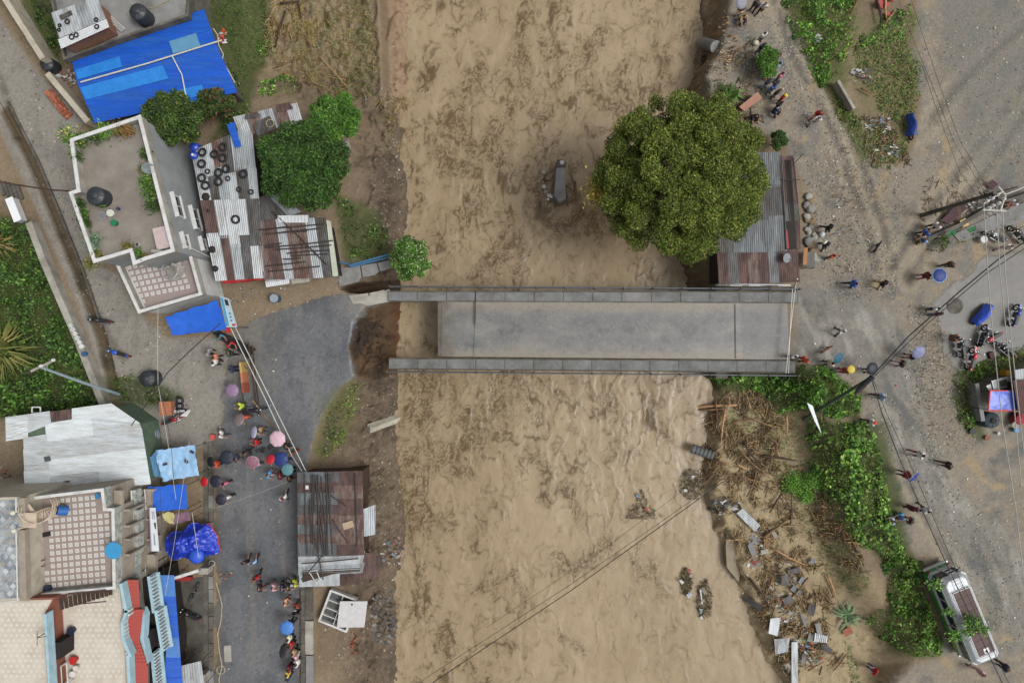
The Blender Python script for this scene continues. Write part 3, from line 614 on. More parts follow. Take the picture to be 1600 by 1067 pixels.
for k in range(4):
    u0, u1 = k / 4, (k + 1) / 4 + .02
    f = lambda u, v: (P4[0] * (1 - u) + P4[1] * u) * (1 - v) + (P4[3] * (1 - u) + P4[2] * u) * v
    corr(f(u0, -.03), f(u1, -.03), f(u1, .74), f(u0, .74), m_zinc2 if k != 2 else m_zinc, 'sheet', t, .2)
corr(f(-.03, .76), f(-.03, 1.03), f(1.03, 1.03), f(1.03, .76), mat('white_sheet', C(205, 208, 210), rough=.5, var=.1, scale=3), 'sheet', t, .2)
for (x, y, r) in ((105, 34, .16), (150, 31, .12), (151, 42, .14), (112, 58, .17), (119, 55, .15), (93, 40, .1), (92, 47, .1)):
    tag(MB().ring(W(x, y, 5.07), r, .05, 12, 5).build('old_ring', m_dark), 'small dark ring weighing down the pale sheets of the brick shed roof', 'ring', 'weights on the brick shed roof')
p = W(103, 24, 5.1); tag(MB().box(p, (.9, .3, .06), .45).build('metal_scrap', m_zincd), 'grey metal scrap lying on the brick shed roof', 'scrap')
water_tank(212, 16, 3.25, .62, 1.5, 'ribbed black water tank standing on the flat cement roof')
a, c = W(168, 30, 3.4), W(190, 50, 3.4)
for k in range(4): tag(MB().tube([a + Vector((k * .09, k * .06, 0)), c + Vector((k * .09, k * .06, 0))], .035, 6).build('pipe_length', m_pvc), 'white pipe length lying beside the brick shed on the flat roof', 'pipe', 'white pipes beside the brick shed')
rope = [W(x, y, 3.32) for x, y in ((225, 14), (240, 13), (255, 5), (262, 2), (270, -4))]; tag(MB().tube(rope, .025, 5).build('hose', flat((170, 150, 110))), 'tan hose trailing over the flat cement roof', 'hose')

t = thing('blue_roof_house', 'long house under a bright blue corrugated roof with paler blue patches', 'house', W(240, 105, 0))
MB().prism(outline([(124, 95), (312, 30), (358, 138), (156, 180)], 2.8), 0, 2.6).build('wall', m_conc_d, t)
QB = [(113, 87), (318, 18), (367, 141), (149, 189)]; ZB = [2.8, 2.8, 2.8, 2.8]
PB = [W(*q, z) for q, z in zip(QB, ZB)]
fb = lambda u, v, dz=0: (PB[0] * (1 - u) + PB[1] * u) * (1 - v) + (PB[3] * (1 - u) + PB[2] * u) * v + Vector((0, 0, dz + .5 * (1 - abs(v - .47) / .53)))
for i, (u0, u1) in enumerate(((0, .26), (.26, .5), (.5, .76), (.76, 1.0))):
    for j, (v0, v1) in enumerate(((-.02, .25), (.25, .47), (.47, .74), (.74, 1.02))):
        dz = .01 + .006 * ((i + j) % 3)
        corr(fb(u0 - .01, v0, dz), fb(u0 - .01, v1 + .01, dz), fb(u1 + .01, v1 + .01, dz), fb(u1 + .01, v0, dz), m_bluesheet, 'sheet', t, .18, .016)
for (u0, u1, v0, v1, m) in ((.0, .33, .25, .41, m_bluesheet2), (.0, .60, .53, .70, m_bluesheet2), (.70, .90, .25, .43, m_bluesheet3), (.62, .80, .86, .98, m_bluesheet2)):
    dz = .05; corr(fb(u0, v0, dz), fb(u0, v1, dz), fb(u1, v1, dz), fb(u1, v0, dz), m, 'roof_patch', t, .16, .011)
pts = [fb(.02, .47, .12), fb(.5, .47, .12), fb(1.06, .44, .12)]; MB().tube(pts, .055, 7).build('ridge_pipe', m_pvc, t)
pts = [fb(.69, .47, .1), fb(.70, .7, .1), fb(.66, 1.0, .1)]; MB().tube(pts, .045, 7).build('roof_pipe', m_pvc, t)
pts = [W(x, y, 2.2) for x, y in ((333, 45), (340, 55), (342, 72), (349, 85), (347, 95), (358, 113), (367, 130))]; MB().tube(pts, .035, 6).build('drain_pipe', m_pvc, t)

# alley wall and the ditch wall
def garden_wall(label, pts, h, tk, m, name='boundary_wall'):
    c = W(*pts[0], h); t = thing(name, label, 'wall', (c.x, c.y, 0)); wall_run('wall_segment', pts, h, -.6, h, tk, m, t); return t
garden_wall('long tan plastered wall along the alley beside the blue roof house', [(-30, -60), (22, 22), (64, 88)], 1.9, .42, m_cream)
garden_wall('short plastered wall beside the brick pile along the alley', [(76, 118), (103, 150), (134, 187)], 1.6, .42, m_cream)
garden_wall('pale concrete wall between the alley ditch and the green slope', [(46, 352), (66, 405), (92, 466), (122, 535), (163, 640)], .8, .5, m_conc_l)
garden_wall('low kerb wall on the alley side of the ditch', [(12, 160), (58, 250), (92, 332), (132, 430), (158, 510)], .12, .16, m_conc_d)
# culvert with white box
t = thing('white_cabinet', 'long white box standing beside the alley ditch', 'box', W(21, 327, .6))
a = W(14, 310, .9); c = W(28, 345, .9); d = c - a
MB().box(((a.x + c.x) / 2, (a.y + c.y) / 2, .55), (d.length, .55, .7), math.atan2(d.y, d.x)).build('box_body', m_white, t, bevel=.03)
MB().box(((a.x + c.x) / 2, (a.y + c.y) / 2, .915), (d.length + .06, .61, .03), math.atan2(d.y, d.x)).build('box_lid', mat('bright_white', C(238, 240, 242), var=.03), t)
t = thing('culvert_slab', 'broken dark concrete slab crossing the ditch at the frame edge', 'slab', W(8, 292, 0))
for k in range(5): p = W(2 + k * 7, 294 + k * 1.5, .15); MB().box((p.x, p.y, .1), (.26, 1.2, .16), .35).build('plank', m_conc_d, t)

# ------------------------------------------------------------------ grey house with roof garden
t = GH = thing('grey_house', 'tall grey cement house with a planted roof terrace and white coping', 'house', W(215, 300, 0))
OUT = [(112, 219), (218, 183), (270, 391), (227, 404), (210, 411), (205, 391), (148, 408), (111, 302), (123, 298)]
MB().prism(outline(OUT, 7.0), 0, 6.2).build('wall', m_cement, t)
m_roofscreed = mat('roof_screed', C(146, 140, 131), var=.16, scale=.8, col2=C(122, 113, 102), thr=.52, soft=.2, bump=.1, bscale=10, fine=.08)
cx = sum(p[0] for p in OUT) / 9; cy = sum(p[1] for p in OUT) / 9
MB().prism(outline([(cx + (x - cx) * .97, cy + (y - cy) * .97) for x, y in OUT], 7.0), 6.2, 6.23).build('terrace_floor', m_roofscreed, t)
wall_run('parapet', OUT, 7.0, 6.15, 6.93, .14, m_conc_l, t, close=True)
wall_run('coping', OUT, 7.0, 6.935, 7.02, .24, m_white, t, close=True)
# east wall: windows with white surrounds and sills
Te, Be = W(218, 183, 7), W(270, 391, 7)
ed = (Be - Te); ed.z = 0; eL = ed.length; ed.normalize(); en = Vector((-ed.y, ed.x, 0))
if en.x < 0: en = -en
def on_wall(s, z, out=0): p = Te + ed * (s * eL) + en * out; return Vector((p.x, p.y, z))
for (s, z, wd, hh) in ((.62, 4.7, 1.5, 1.2), (.67, 2.2, 1.5, 1.2), (.90, 4.9, .9, .9), (.88, 2.0, .8, .9)):
    a = math.atan2(ed.y, ed.x); win = MB().box(on_wall(s, z, .03), (wd, .06, hh), a).build('window', m_glass, t)
    for sg in (-1, 1): MB().box(on_wall(s + sg * wd / 2 / eL, z, .06), (.08, .12, hh), a).build('window_jamb', m_white, win)
    MB().box(on_wall(s, z + hh / 2, .14), (wd + .3, .3, .08), a).build('window_hood', m_white, win)
    MB().box(on_wall(s, z - hh / 2, .1), (wd + .2, .2, .06), a).build('window_sill', m_white, win)
    MB().box(on_wall(s, z, .07), (.05, .04, hh), a).build('mullion', m_white, win)
MB().tube([on_wall(.93, 5.6, .1), on_wall(.97, 2.5, .12), on_wall(1.0, .3, .3)], .05, 6).build('drain_pipe', m_pvc, t)
# lower terrace with patterned tiles
t2 = thing('tiled_porch', 'low white wing of the grey house with a mauve and white tiled terrace', 'porch', W(245, 445, 0))
LO = [(180, 407), (217, 487), (313, 459), (296, 397)]
MB().prism(outline(LO, 4.1), 0, 3.3).build('wall', m_white, t2)
m_mauve = mat('mauve_tile', C(160, 146, 140), var=.08, scale=3)
MB().prism(outline([(185, 410), (219, 481), (308, 455), (292, 399)], 4.1), 3.3, 3.33).build('terrace_floor', m_mauve, t2)
wall_run('parapet', [(180, 407), (217, 487), (313, 459), (296, 397)], 4.1, 3.2, 4.0, .12, m_conc_l, t2)
wall_run('coping', [(180, 407), (217, 487), (313, 459), (296, 397)], 4.1, 4.005, 4.08, .22, m_white, t2)
m_tilew = mat('white_tile', C(216, 214, 208), var=.06, scale=6, spec=.5, rough=.4); m_tileg = mat('grey_motif', C(140, 132, 126), var=.06)
def tile_mesh(s):
    mb = MB(); mb.mat(0).box((0, 0, .006), (s, s, .012))
    n = 8; k = s * .30; q = s * .17
    mb.mat(1)
    for i in range(n):
        a0, a1 = 2 * PI * (i + .12) / n, 2 * PI * (i + .88) / n
        mb.quad((q * math.cos(a0), q * math.sin(a0), .0135), (k * math.cos(a0), k * math.sin(a0), .0135), (k * math.cos(a1), k * math.sin(a1), .0135), (q * math.cos(a1), q * math.sin(a1), .0135))
    me = bpy.data.meshes.new('tile'); me.from_pydata(mb.v, [], mb.f); me.materials.append(m_tilew); me.materials.append(m_tileg); me.polygons.foreach_set('material_index', mb.mi); me.update(); return me
TM = tile_mesh(.27)
def lay_tiles(parent, poly, z, o, du, dv, rng, ang, inset=.1):
    D = outline(poly, z)
    for i in range(-rng, rng):
        for j in range(-rng, rng):
            p = W(o[0] + du[0] * i + dv[0] * j, o[1] + du[1] * i + dv[1] * j, z)
            if sdf(D, np.array([p.x]), np.array([p.y]))[0] < -inset:
                q = bpy.data.objects.new('tile', TM); q.location = p - parent.location; q.rotation_euler.z = ang; COL.objects.link(q); q.parent = parent
lay_tiles(t2, [(190, 412), (221, 478), (305, 452), (290, 401)], 3.335, (215, 425), (9.2, -1.8), (3.6, 8.9), 22, .2, .22)
# curved stair from the porch to the roof
st = thing('curved_stair', 'white curved stair with thin balusters rising from the tiled porch', 'stair', W(283, 425, 3.3))
c0 = W(283, 414, 4)
for k in range(12):
    a = R(185 + k * 14); z = 3.4 + k * .22; r0, r1 = .25, 1.15
    p = [(c0.x + r * math.cos(a + d), c0.y + r * math.sin(a + d)) for r, d in ((r0, -.1), (r1, -.1), (r1, .1), (r0, .1))]
    MB().prism(p, z, z + .06).build('step', m_conc_l, st)
    for q in range(2):
        aa = a + (q - .5) * .12; MB().tube([(c0.x + 1.15 * math.cos(aa), c0.y + 1.15 * math.sin(aa), z), (c0.x + 1.2 * math.cos(aa), c0.y + 1.2 * math.sin(aa), z + .85)], .02, 4).build('baluster', m_white, st)
MB().tube([(c0.x + 1.2 * math.cos(R(185 + k * 14)), c0.y + 1.2 * math.sin(R(185 + k * 14)), 4.3 + k * .22) for k in range(12)], .03, 5).build('handrail', m_white, st)
# roof things
water_tank(146, 305, 6.23, .62, 1.2, 'black water tank among pots on the roof terrace of the grey house')
vessel('basin', 159, 337, 6.23, .3, .2, flat((150, 150, 150)), 'round grey washing basin on the roof terrace', 'basin', inside=flat((120, 120, 122)))
vessel('bucket', 172, 333, 6.23, .26, .32, m_white, 'white bucket on the roof terrace beside the grey basin', 'bucket', inside=flat((200, 205, 190)))
vessel('jerrycan', 177, 348, 6.23, .22, .4, flat((30, 120, 80)), 'green plastic can on the roof terrace', 'can')
vessel('tub', 184, 326, 6.23, .12, .2, flat((40, 60, 110)), 'small dark blue tub beside the black roof tank', 'tub')
vessel('flower_pot', 214, 382, 6.23, .15, .2, m_white, 'small round white pot near the roof terrace doorway', 'pot', inside=m_soilpot)
vessel('clay_pot', 247, 391, 6.23, .2, .25, m_soilpot, 'olive clay pot by the corner of the roof terrace', 'pot')
vessel('clay_urn', 227, 399, 6.23, .2, .25, m_terra, 'brown clay urn above the tiled porch', 'pot')
sp = thing('solar_heater', 'pinkish white solar water heater against the roof parapet', 'solar heater', W(253, 371, 6.23))
p = W(252, 372, 6.7); MB().box(p, (.9, 1.5, .08), .22).build('panel', mat('solar_panel', C(196, 178, 176), rough=.4, var=.15, scale=3), sp)
MB().tube([p + Vector((-.55, -.9, .15)), p + Vector((.4, -1.05, .15))], .16, 10).build('cylinder_tank', m_conc_l, sp)
for dx in (-.4, .4):
    for dy in (-.6, .6): MB().tube([(p.x + dx, p.y + dy, 6.23), (p.x + dx, p.y + dy, 6.7)], .025, 5).build('leg', m_rail, sp)
def dish(px, py, z, r, label, rz, zb, tilt=55):
    p = W(px, py, z); t = thing('satellite_dish', label, 'satellite dish', (p.x, p.y, zb))
    Mt = Matrix.Rotation(rz, 4, 'Z') @ Matrix.Rotation(R(tilt), 4, 'X')
    mb = MB(); pr = [(.02, 0), (r * .5, r * .07), (r * .85, r * .2), (r, r * .28), (r * .97, r * .29), (r * .5, r * .1), (.02, .02)]
    mb.lathe((0, 0, 0), pr, 18, Matrix.Translation(p) @ Mt); mb.build('reflector', mat('dish_grey', C(128, 136, 138), rough=.5, var=.1), t, smooth=True)
    q = p + (Mt @ Vector((0, 0, r * .8))); MB().tube([p + (Mt @ Vector((0, -r * .9, r * .25))), q], .015, 5).build('feed_arm', m_rail, t)
    MB().tube([(p.x, p.y, zb), p], .03, 6).build('mast', m_rail, t)
dish(231, 262, 7.0, .42, 'grey satellite dish on the roof parapet of the grey house', .6, 6.23, 50)
# awning and sign in front
aw = thing('blue_awning', 'bright blue tarpaulin awning in front of the white porch', 'awning', W(306, 498, 0))
tarp('canopy', [(259, 495), (341, 469), (354, 515), (268, 524)], [3.1, 3.1, 2.6, 2.6], m_tarp, aw, n=26, wr=.03, seed=4, sag=.35)
posts(aw, [(270, 521), (350, 511)], 0, 2.55)
sg = thing('shop_sign', 'pale blue printed shop sign board standing beside the blue awning', 'sign', W(357, 488, 0))
S = [W(343, 462, 3.4), W(358, 467, 3.4), W(371, 511, 2.2), W(353, 511, 2.2)]
MB().add(S + [v - Vector((.02, .02, .06)) for v in S], [(0, 3, 2, 1), (4, 5, 6, 7), (0, 1, 5, 4), (1, 2, 6, 5), (2, 3, 7, 6), (3, 0, 4, 7)]).build('board', mat('sign_face', C(186, 206, 214), rough=.35, var=.06), sg)
def sgp(u, v): q = (S[0] * (1 - u) + S[1] * u) * (1 - v) + (S[3] * (1 - u) + S[2] * u) * v; nn = (S[1] - S[0]).cross(S[3] - S[0]); nn.normalize(); nn = nn if nn.z > 0 else -nn; return q + nn * .012
for (u0, u1, v0, v1, c) in ((.05, .32, .04, .96, (90, 160, 196)), (.45, .8, .06, .26, (40, 44, 52)), (.55, .72, .5, .56, (50, 120, 170)), (.55, .72, .62, .68, (50, 120, 170)), (.55, .72, .74, .8, (50, 120, 170)), (.6, .9, .88, .96, (190, 60, 60))):
    MB().quad(sgp(u0, v0), sgp(u0, v1), sgp(u1, v1), sgp(u1, v0)).build('printed_mark', flat(c), sg)
for k in (2, 3): MB().tube([(S[k].x, S[k].y, 0), S[k]], .04, 6).build('leg', m_rail, sg)

# ------------------------------------------------------------------ patched tin-roof workshop
t = thing('tin_workshop', 'low workshop under a patchwork of grey and rusty tin sheets', 'shack', W(400, 330, 0))
MB().prism(outline([(306, 242), (360, 205), (394, 222), (404, 320), (412, 352), (508, 348), (522, 426), (345, 430), (318, 320)], 2.6), 0, 2.5).build('wall', m_void, t)
PATCH = [(m_zinc, 5), (m_zinc2, 8), (m_zincd, 3), (m_rust, 2), (m_rust2, 1)]
sheet_roof(t, [(300, 238), (394, 198), (405, 318), (316, 322)], [2.75, 2.75, 2.9, 2.8], 6, 2, PATCH, jz=.05)
sheet_roof(t, [(314, 316), (404, 313), (414, 432), (338, 437)], [2.95, 2.95, 2.75, 2.7], 5, 2, PATCH, jz=.05)
sheet_roof(t, [(365, 184), (464, 162), (472, 189), (376, 214)], [2.85, 2.85, 2.75, 2.75], 5, 1, [(m_zinc2, 4), (m_zinc, 3), (m_rust2, 1)], jz=.03)
sheet_roof(t, [(399, 348), (509, 343), (522, 430), (413, 434)], [2.9, 2.9, 2.75, 2.75], 7, 1, [(m_rust2, 3), (m_rust, 3), (m_zinc, 2), (m_zincd, 1)], jz=.04)
sheet_roof(t, [(395, 315), (430, 300), (470, 330), (410, 350)], [2.7] * 4, 3, 1, [(m_zincd, 2), (m_zinc, 1)], jz=.04)
corr(W(354, 195, 2.92), W(366, 191, 2.92), W(377, 229, 2.92), W(367, 231, 2.92), m_bluesheet, 'blue_panel', t, .2)
for q, m in (([(395, 195), (407, 188), (416, 208), (402, 213)], m_zincd), ([(408, 187), (421, 181), (432, 200), (417, 207)], m_zincd), ([(430, 164), (452, 160), (458, 170), (434, 176)], m_rust), ([(382, 181), (406, 177), (407, 182), (383, 187)], m_zincd)):
    corr(*[W(*p, 2.95) for p in q], m, 'loose_panel', t, .3, .01)
corr(W(433, 337, 3.0), W(482, 336, 3.0), W(482, 348, 3.0), W(434, 348, 3.0), mat('white_sheet', C(205, 208, 210)), 'white_panel', t, .25)
corr(W(510, 344, 3.0), W(517, 346, 3.0), W(529, 431, 2.9), W(520, 432, 2.9), mat('pale_green_sheet', C(186, 190, 172), var=.15), 'ridge_strip', t, .2)
for q, m in (([(414, 433), (432, 430), (433, 440), (415, 442)], m_zinc), ([(430, 430), (446, 429), (447, 437), (432, 440)], m_rust2), ([(445, 428), (462, 426), (464, 434), (447, 436)], m_zinc), ([(462, 426), (480, 424), (481, 432), (464, 434)], m_zinc2), ([(414, 440), (452, 433), (453, 443), (416, 449)], mat('white_sheet', C(205, 208, 210))), ([(453, 434), (481, 428), (484, 440), (456, 444)], m_conc_l), ([(480, 424), (524, 420), (526, 430), (482, 436)], m_zinc)):
    corr(*[W(*p, 2.6) for p in q], m, 'eave_panel', t, .15, .015)
tarp('red_cloth', [(344, 438), (412, 432), (410, 438), (352, 444)], [2.5] * 4, flat((168, 40, 44)), t, n=12, wr=.12, seed=8)
tyres = [(316, 238), (335, 241), (348, 230), (348, 247), (315, 256), (341, 270), (353, 264), (324, 268), (315, 278), (321, 290), (341, 284), (380, 272), (356, 279), (368, 343), (392, 300), (373, 296)]
TY = MB().ring((0, 0, 0), .26, .085, 18, 7, squash=.8).build('tyre', m_dark, smooth=True)
for k, (x, y) in enumerate(tyres):
    o = TY if k == 0 else TY.copy()
    if k: COL.objects.link(o)
    o.location = W(x, y, 3.02); s = .6 if (x, y) in ((324, 268), (356, 279), (373, 296), (392, 300)) else 1; o.scale = (s, s, s); o.rotation_euler = (jit(.1), jit(.1), 0)
    tag(o, 'black tyre on the patched workshop roof, %s counted from its top' % ORD[sorted(tyres, key=lambda q: q[1]).index((x, y))], 'tyre', 'tyres weighing down the workshop roof')
m_barrel = mat('blue_barrel', C(34, 66, 168), rough=.35, var=.1, spec=.5)
def barrel(px, py, zb, r, h, label, m=m_barrel):
    p = W(px, py, zb + h); t = thing('barrel', label, 'barrel', (p.x, p.y, zb))
    MB().lathe((p.x, p.y, zb), [(r * .85, 0), (r, h * .1), (r, h * .35), (r * 1.04, h * .4), (r, h * .45), (r, h * .65), (r * 1.04, h * .7), (r, h * .75), (r, h * .92), (r * .85, h)], 16).build('drum', m, t, smooth=True)
    MB().lathe((p.x, p.y, zb + h), [(r * .3, 0), (r * .3, .05), (.02, .06)], 10).build('cap', m_white if 'white' in label else m, t)
barrel(302, 229, 0, .36, 2.9, 'blue plastic barrel in the corner by the tin roof, the upper of two'); barrel(301, 242, 0, .33, 3.0, 'blue plastic barrel with a white cap, the lower of two by the tin roof')
def rods(lst, z, label, group, r=.048, m=m_rebar):
    key = (lambda q: q[1] + q[3]) if 'workshop' in label else (lambda q: q[0] + q[2])
    for k, (x0, y0, x1, y1) in enumerate(sorted(lst, key=key)):
        a, c = W(x0, y0, z + .02 + random.random() * .06), W(x1, y1, z + .02 + random.random() * .06)
        tag(MB().tube([a, (a + c) / 2 + Vector((jit(.05), jit(.05), 0)), c], r, 5).build('steel_rod', m), label % ORD[k], 'rod', group)
rods([(404, 359, 505, 350), (415, 366, 480, 361), (413, 384, 440, 380), (413, 387, 520, 376), (430, 390, 518, 383), (448, 396, 515, 391), (455, 400, 512, 397), (442, 405, 470, 403), (414, 416, 478, 409), (420, 424, 500, 416), (425, 330, 511, 414), (440, 363, 500, 357), (412, 360, 450, 354)], 2.95,
     'dark steel rod across the rusty half of the workshop roof, %s from the top', 'steel rods on the workshop roof')
for (x, y, r) in ((322, 308, .35), (326, 330, .25), (332, 390, .3), (336, 420, .25)):
    p = W(x, y, 2.8); tag(MB().lathe(p, [(r * .6, -.1), (r, 0), (r * .8, .14), (r * .3, .2)], 9).build('scrap_heap', m_void), 'dark scrap heap wedged between the tin roof and the grey house', 'scrap', 'scrap along the grey house')
vessel('oil_can', 428, 466, 0, .38, .9, flat((60, 86, 104)), 'blue-grey oil drum on the dirt below the tin workshop', 'drum', inside=flat((150, 160, 168)))
d2 = W(536, 227, 0); t = thing('metal_drum', 'pale dented metal drum lying at the bank beside the green tree', 'drum', d2)
MB().tube([W(528, 229, .35), W(546, 226, .35)], .36, 14).build('drum_body', m_conc_l, t); MB().tube([W(536.5, 227, .35), W(537.5, 227, .35)], .375, 14).build('hoop', m_zinc, t)

# blue fence pipe, cracked footpath at the bridge head
t = thing('blue_fence', 'fallen blue metal fence rail beside the cracked footpath', 'fence', G(570, 408))
for k, (p, q) in enumerate((((545, 415), (610, 397)), ((548, 417), (612, 401)), ((527, 409), (547, 413)))): MB().tube([W(*p, .7 - k * .2), W(*q, .7 - k * .2)], .07, 6).build('rail', flat((70, 120, 160), rough=.5), t)
for x, y in ((547, 414), (578, 406), (606, 399)): MB().tube([W(x, y, -.4), W(x, y, .75)], .05, 6).build('post', flat((70, 120, 160), rough=.5), t)
t = thing('cracked_footpath', 'cracked grey concrete footpath slabs above the dark washout beside the bridge', 'pavement', W(570, 425, 0))
for q in ([(528, 420), (562, 415), (565, 432), (560, 440), (530, 448)], [(564, 415), (588, 411), (592, 424), (585, 430), (567, 433)], [(590, 411), (612, 406), (614, 418), (594, 424)]):
    MB().prism(outline(q, .1), -.12, .1).build('slab', m_conc, t)
t = thing('bridge_head_apron', 'broken concrete kerb slabs where the street meets the bridge', 'kerb', W(575, 462, 0))
for q in ([(545, 462), (575, 458), (578, 470), (552, 476)], [(577, 458), (600, 453), (606, 466), (580, 470)]): MB().prism(outline(q, .12), -.1, .12).build('slab', m_conc_l, t)
# ------------------------------------------------------------------ pale tin-roofed house
t = thing('tin_roof_house', 'large house under a pale grey corrugated roof with a cut corner', 'house', W(130, 700, 0))
DO = [(9, 653), (173, 632), (216, 662), (233, 755), (40, 775), (37, 686), (11, 687)]
MB().prism(outline([(14, 657), (172, 637), (211, 664), (226, 752), (46, 770), (43, 682), (16, 682)], 3.3), 0, 3.2).build('wall', mat('green_wall', C(92, 112, 92), var=.2, scale=2), t)
m_roofpale = mat('pale_roof_sheet', C(224, 232, 236), rough=.5, metal=.0, var=.10, scale=3, stretch=(.5, 3, 1), col2=C(196, 198, 194), thr=.56, soft=.16, spec=.4, fine=.05)
m_roofpale2 = mat('pale_roof_sheet_dull', C(202, 210, 216), rough=.5, metal=.0, var=.14, scale=3, stretch=(.5, 3, 1), col2=C(172, 172, 166), thr=.52, soft=.16, spec=.4, fine=.05)
def quads(parent, lst, z, nm='sheet', pitch=.14, amp=.016):
    for k, (q, m) in enumerate(lst):
        zz = z + .006 * (k % 4); a, b_, c, d = [W(*p, zz) for p in q]
        corr(b_, c, d, a, m, nm, parent, pitch, amp)
rows = [(0, .27), (.26, .52), (.51, .77), (.76, 1.0)]
def rq(A, Bq, Cq, D, u0, u1, v0, v1):
    f = lambda u, v: lerp(lerp(A, Bq, u), lerp(D, Cq, u), v); return [f(u0, v0), f(u1, v0), f(u1, v1), f(u0, v1)]
A, Bq, Cq, D = (70, 661), (217, 640), (236, 756), (80, 771)
lst = []
for v0, v1 in rows:
    for u0, u1 in ((0, .5), (.49, 1.0)):
        q = rq(A, Bq, Cq, D, u0, u1, v0, v1)
        if v0 == 0 and u1 == 1.0: q = [q[0], (183, 636), (218, 661), q[2], q[3]]; q = [q[0], q[2], q[3], q[4]]
        lst.append((q, random.choice((m_roofpale, m_roofpale, m_roofpale2))))
lst.append(([(139, 651), (174, 630), (219, 661), (141, 671)], m_roofpale))
lst += [([(8, 652), (78, 642), (80, 662), (9, 690)], m_roofpale2), ([(112, 638), (174, 630), (176, 648), (112, 656)], m_roofpale), ([(36, 684), (73, 678), (76, 700), (37, 704)], m_roofpale2), ([(36, 702), (75, 697), (78, 735), (38, 739)], m_roofpale2), ([(37, 736), (79, 732), (82, 771), (39, 777)], m_roofpale), ([(9, 655), (43, 650), (44, 684), (10, 689)], m_roofpale)]
quads(t, lst, 3.35)
a = [W(*q, 3.42) for q in ((78, 643), (111, 639), (112, 655), (80, 660))]; corr(*a, m_rust, 'dark_panel', t, .3, .01)
for (x, y) in ((104, 755), (74, 717)): p = W(x, y, 3.45); MB().box(p, (.4, .35, .1), .2).build('loose_weight', m_zincd, t)
w_ = thing('window_frame', 'empty white window frame leaning at the roof edge of the pale tin house', 'frame', W(56, 640, 2.8))
P = [W(*q, 3.0) for q in ((50, 636), (63, 636), (63, 645), (50, 645))]
for i in range(4): MB().tube([P[i], P[(i + 1) % 4]], .05, 5).build('bar', m_white, w_)

# ------------------------------------------------------------------ tiled terrace house with spiral stair
t = TH = thing('tiled_terrace_house', 'tan plastered house with a brown and white tiled roof terrace and balconies', 'house', W(150, 850, 0))
m_tan = mat('tan_plaster', C(168, 158, 144), var=.12, scale=1.5, col2=C(146, 134, 118), thr=.55, soft=.15, bump=.1)
m_mott = mat('mottled_parapet', C(186, 188, 180), var=.2, scale=6, col2=C(140, 146, 140), thr=.52, soft=.05)
ZT = 6.4
MB().prism(outline([(40, 778), (160, 765), (164, 795), (176, 795), (178, 918), (66, 930), (46, 928)], ZT + .8), 0, ZT).build('wall', m_tan, t)
m_brownt = mat('brown_tile', C(154, 139, 131), var=.1, scale=3, spec=.4, rough=.55)
FL = [(66, 778), (157, 769), (161, 797), (173, 797), (174, 915), (66, 923)]
MB().prism(outline(FL, ZT + .05), ZT, ZT + .02).build('terrace_floor', m_brownt, t)
lay_tiles(t, [(78, 776), (156, 770), (159, 799), (172, 799), (173, 913), (69, 920)], ZT + .022, (120, 850), (9.75, -1.0), (.55, 10.0), 16, .1, .12)
wall_run('parapet', [(44, 779), (159, 765), (163, 796), (176, 796), (178, 918), (66, 929)], ZT + .8, ZT - .1, ZT + .7, .16, m_mott, t)
wall_run('coping', [(44, 779), (159, 765), (163, 796), (176, 796), (178, 918), (66, 929)], ZT + .8, ZT + .705, ZT + .78, .2, m_white, t)
# higher block in the west
ub = thing('upper_roof_block', 'higher roof block with grey floral tiles at the left edge, above the tiled terrace', 'building', W(15, 860, 0))
MB().prism(outline([(-120, 782), (36, 776), (42, 940), (-120, 948)], 8.2), 0, 8.1).build('wall', m_cream, ub)
m_floral = mat('floral_tile', C(166, 172, 176), var=.22, scale=2.2, col2=C(132, 140, 148), thr=.5, soft=.04, fine=.12)
MB().prism(outline([(-120, 786), (28, 781), (33, 934), (-120, 942)], 8.2), 8.1, 8.13).build('roof_floor', m_floral, ub)
for i in range(3):
    for j in range(13):
        p = W(4 + i * 11.5 + (j % 2) * 5, 788 + j * 11.6, 8.14); MB().box(p, (.3, .3, .012), .78 + .1 * (j % 2)).build('floor_tile', random.choice((m_conc_l, m_zinc2, mat('pale_tile', C(196, 200, 200), var=.1))), ub)
for (ya, yb) in ((778, 800), (828, 938)):
    a, c = W(33, ya, 8.5), W(36 if yb > 900 else 34, yb, 8.5); d = c - a
    MB().box(((a.x + c.x) / 2, (a.y + c.y) / 2, 8.3), (.45, d.length, .4), math.atan2(d.y, d.x) + PI / 2).build('parapet', m_tan, ub)
    MB().tube([W(25, ya, 9), W(27.5 if yb > 900 else 25, yb, 9)], .04, 6).build('railing', m_white, ub)
MB().tube([W(0, 941, 9), W(28, 938, 9)], .04, 6).build('railing', m_white, ub)
for y in (800, 828): p = W(20 if y < 810 else 22, y + 1, 8.9); MB().lathe(p, [(.05, -.8), (.06, -.12), (.14, -.05), (.15, .03), (.08, .13)], 12).build('globe_lamp', mat('globe', C(222, 222, 200), rough=.3, var=.03), ub)
a = W(47, 855, 7.6); MB().box((a.x, a.y, 7.25), (.08, 1.7, 1.6), .05).build('door', mat('maroon_door', C(118, 62, 60), var=.1), ub)
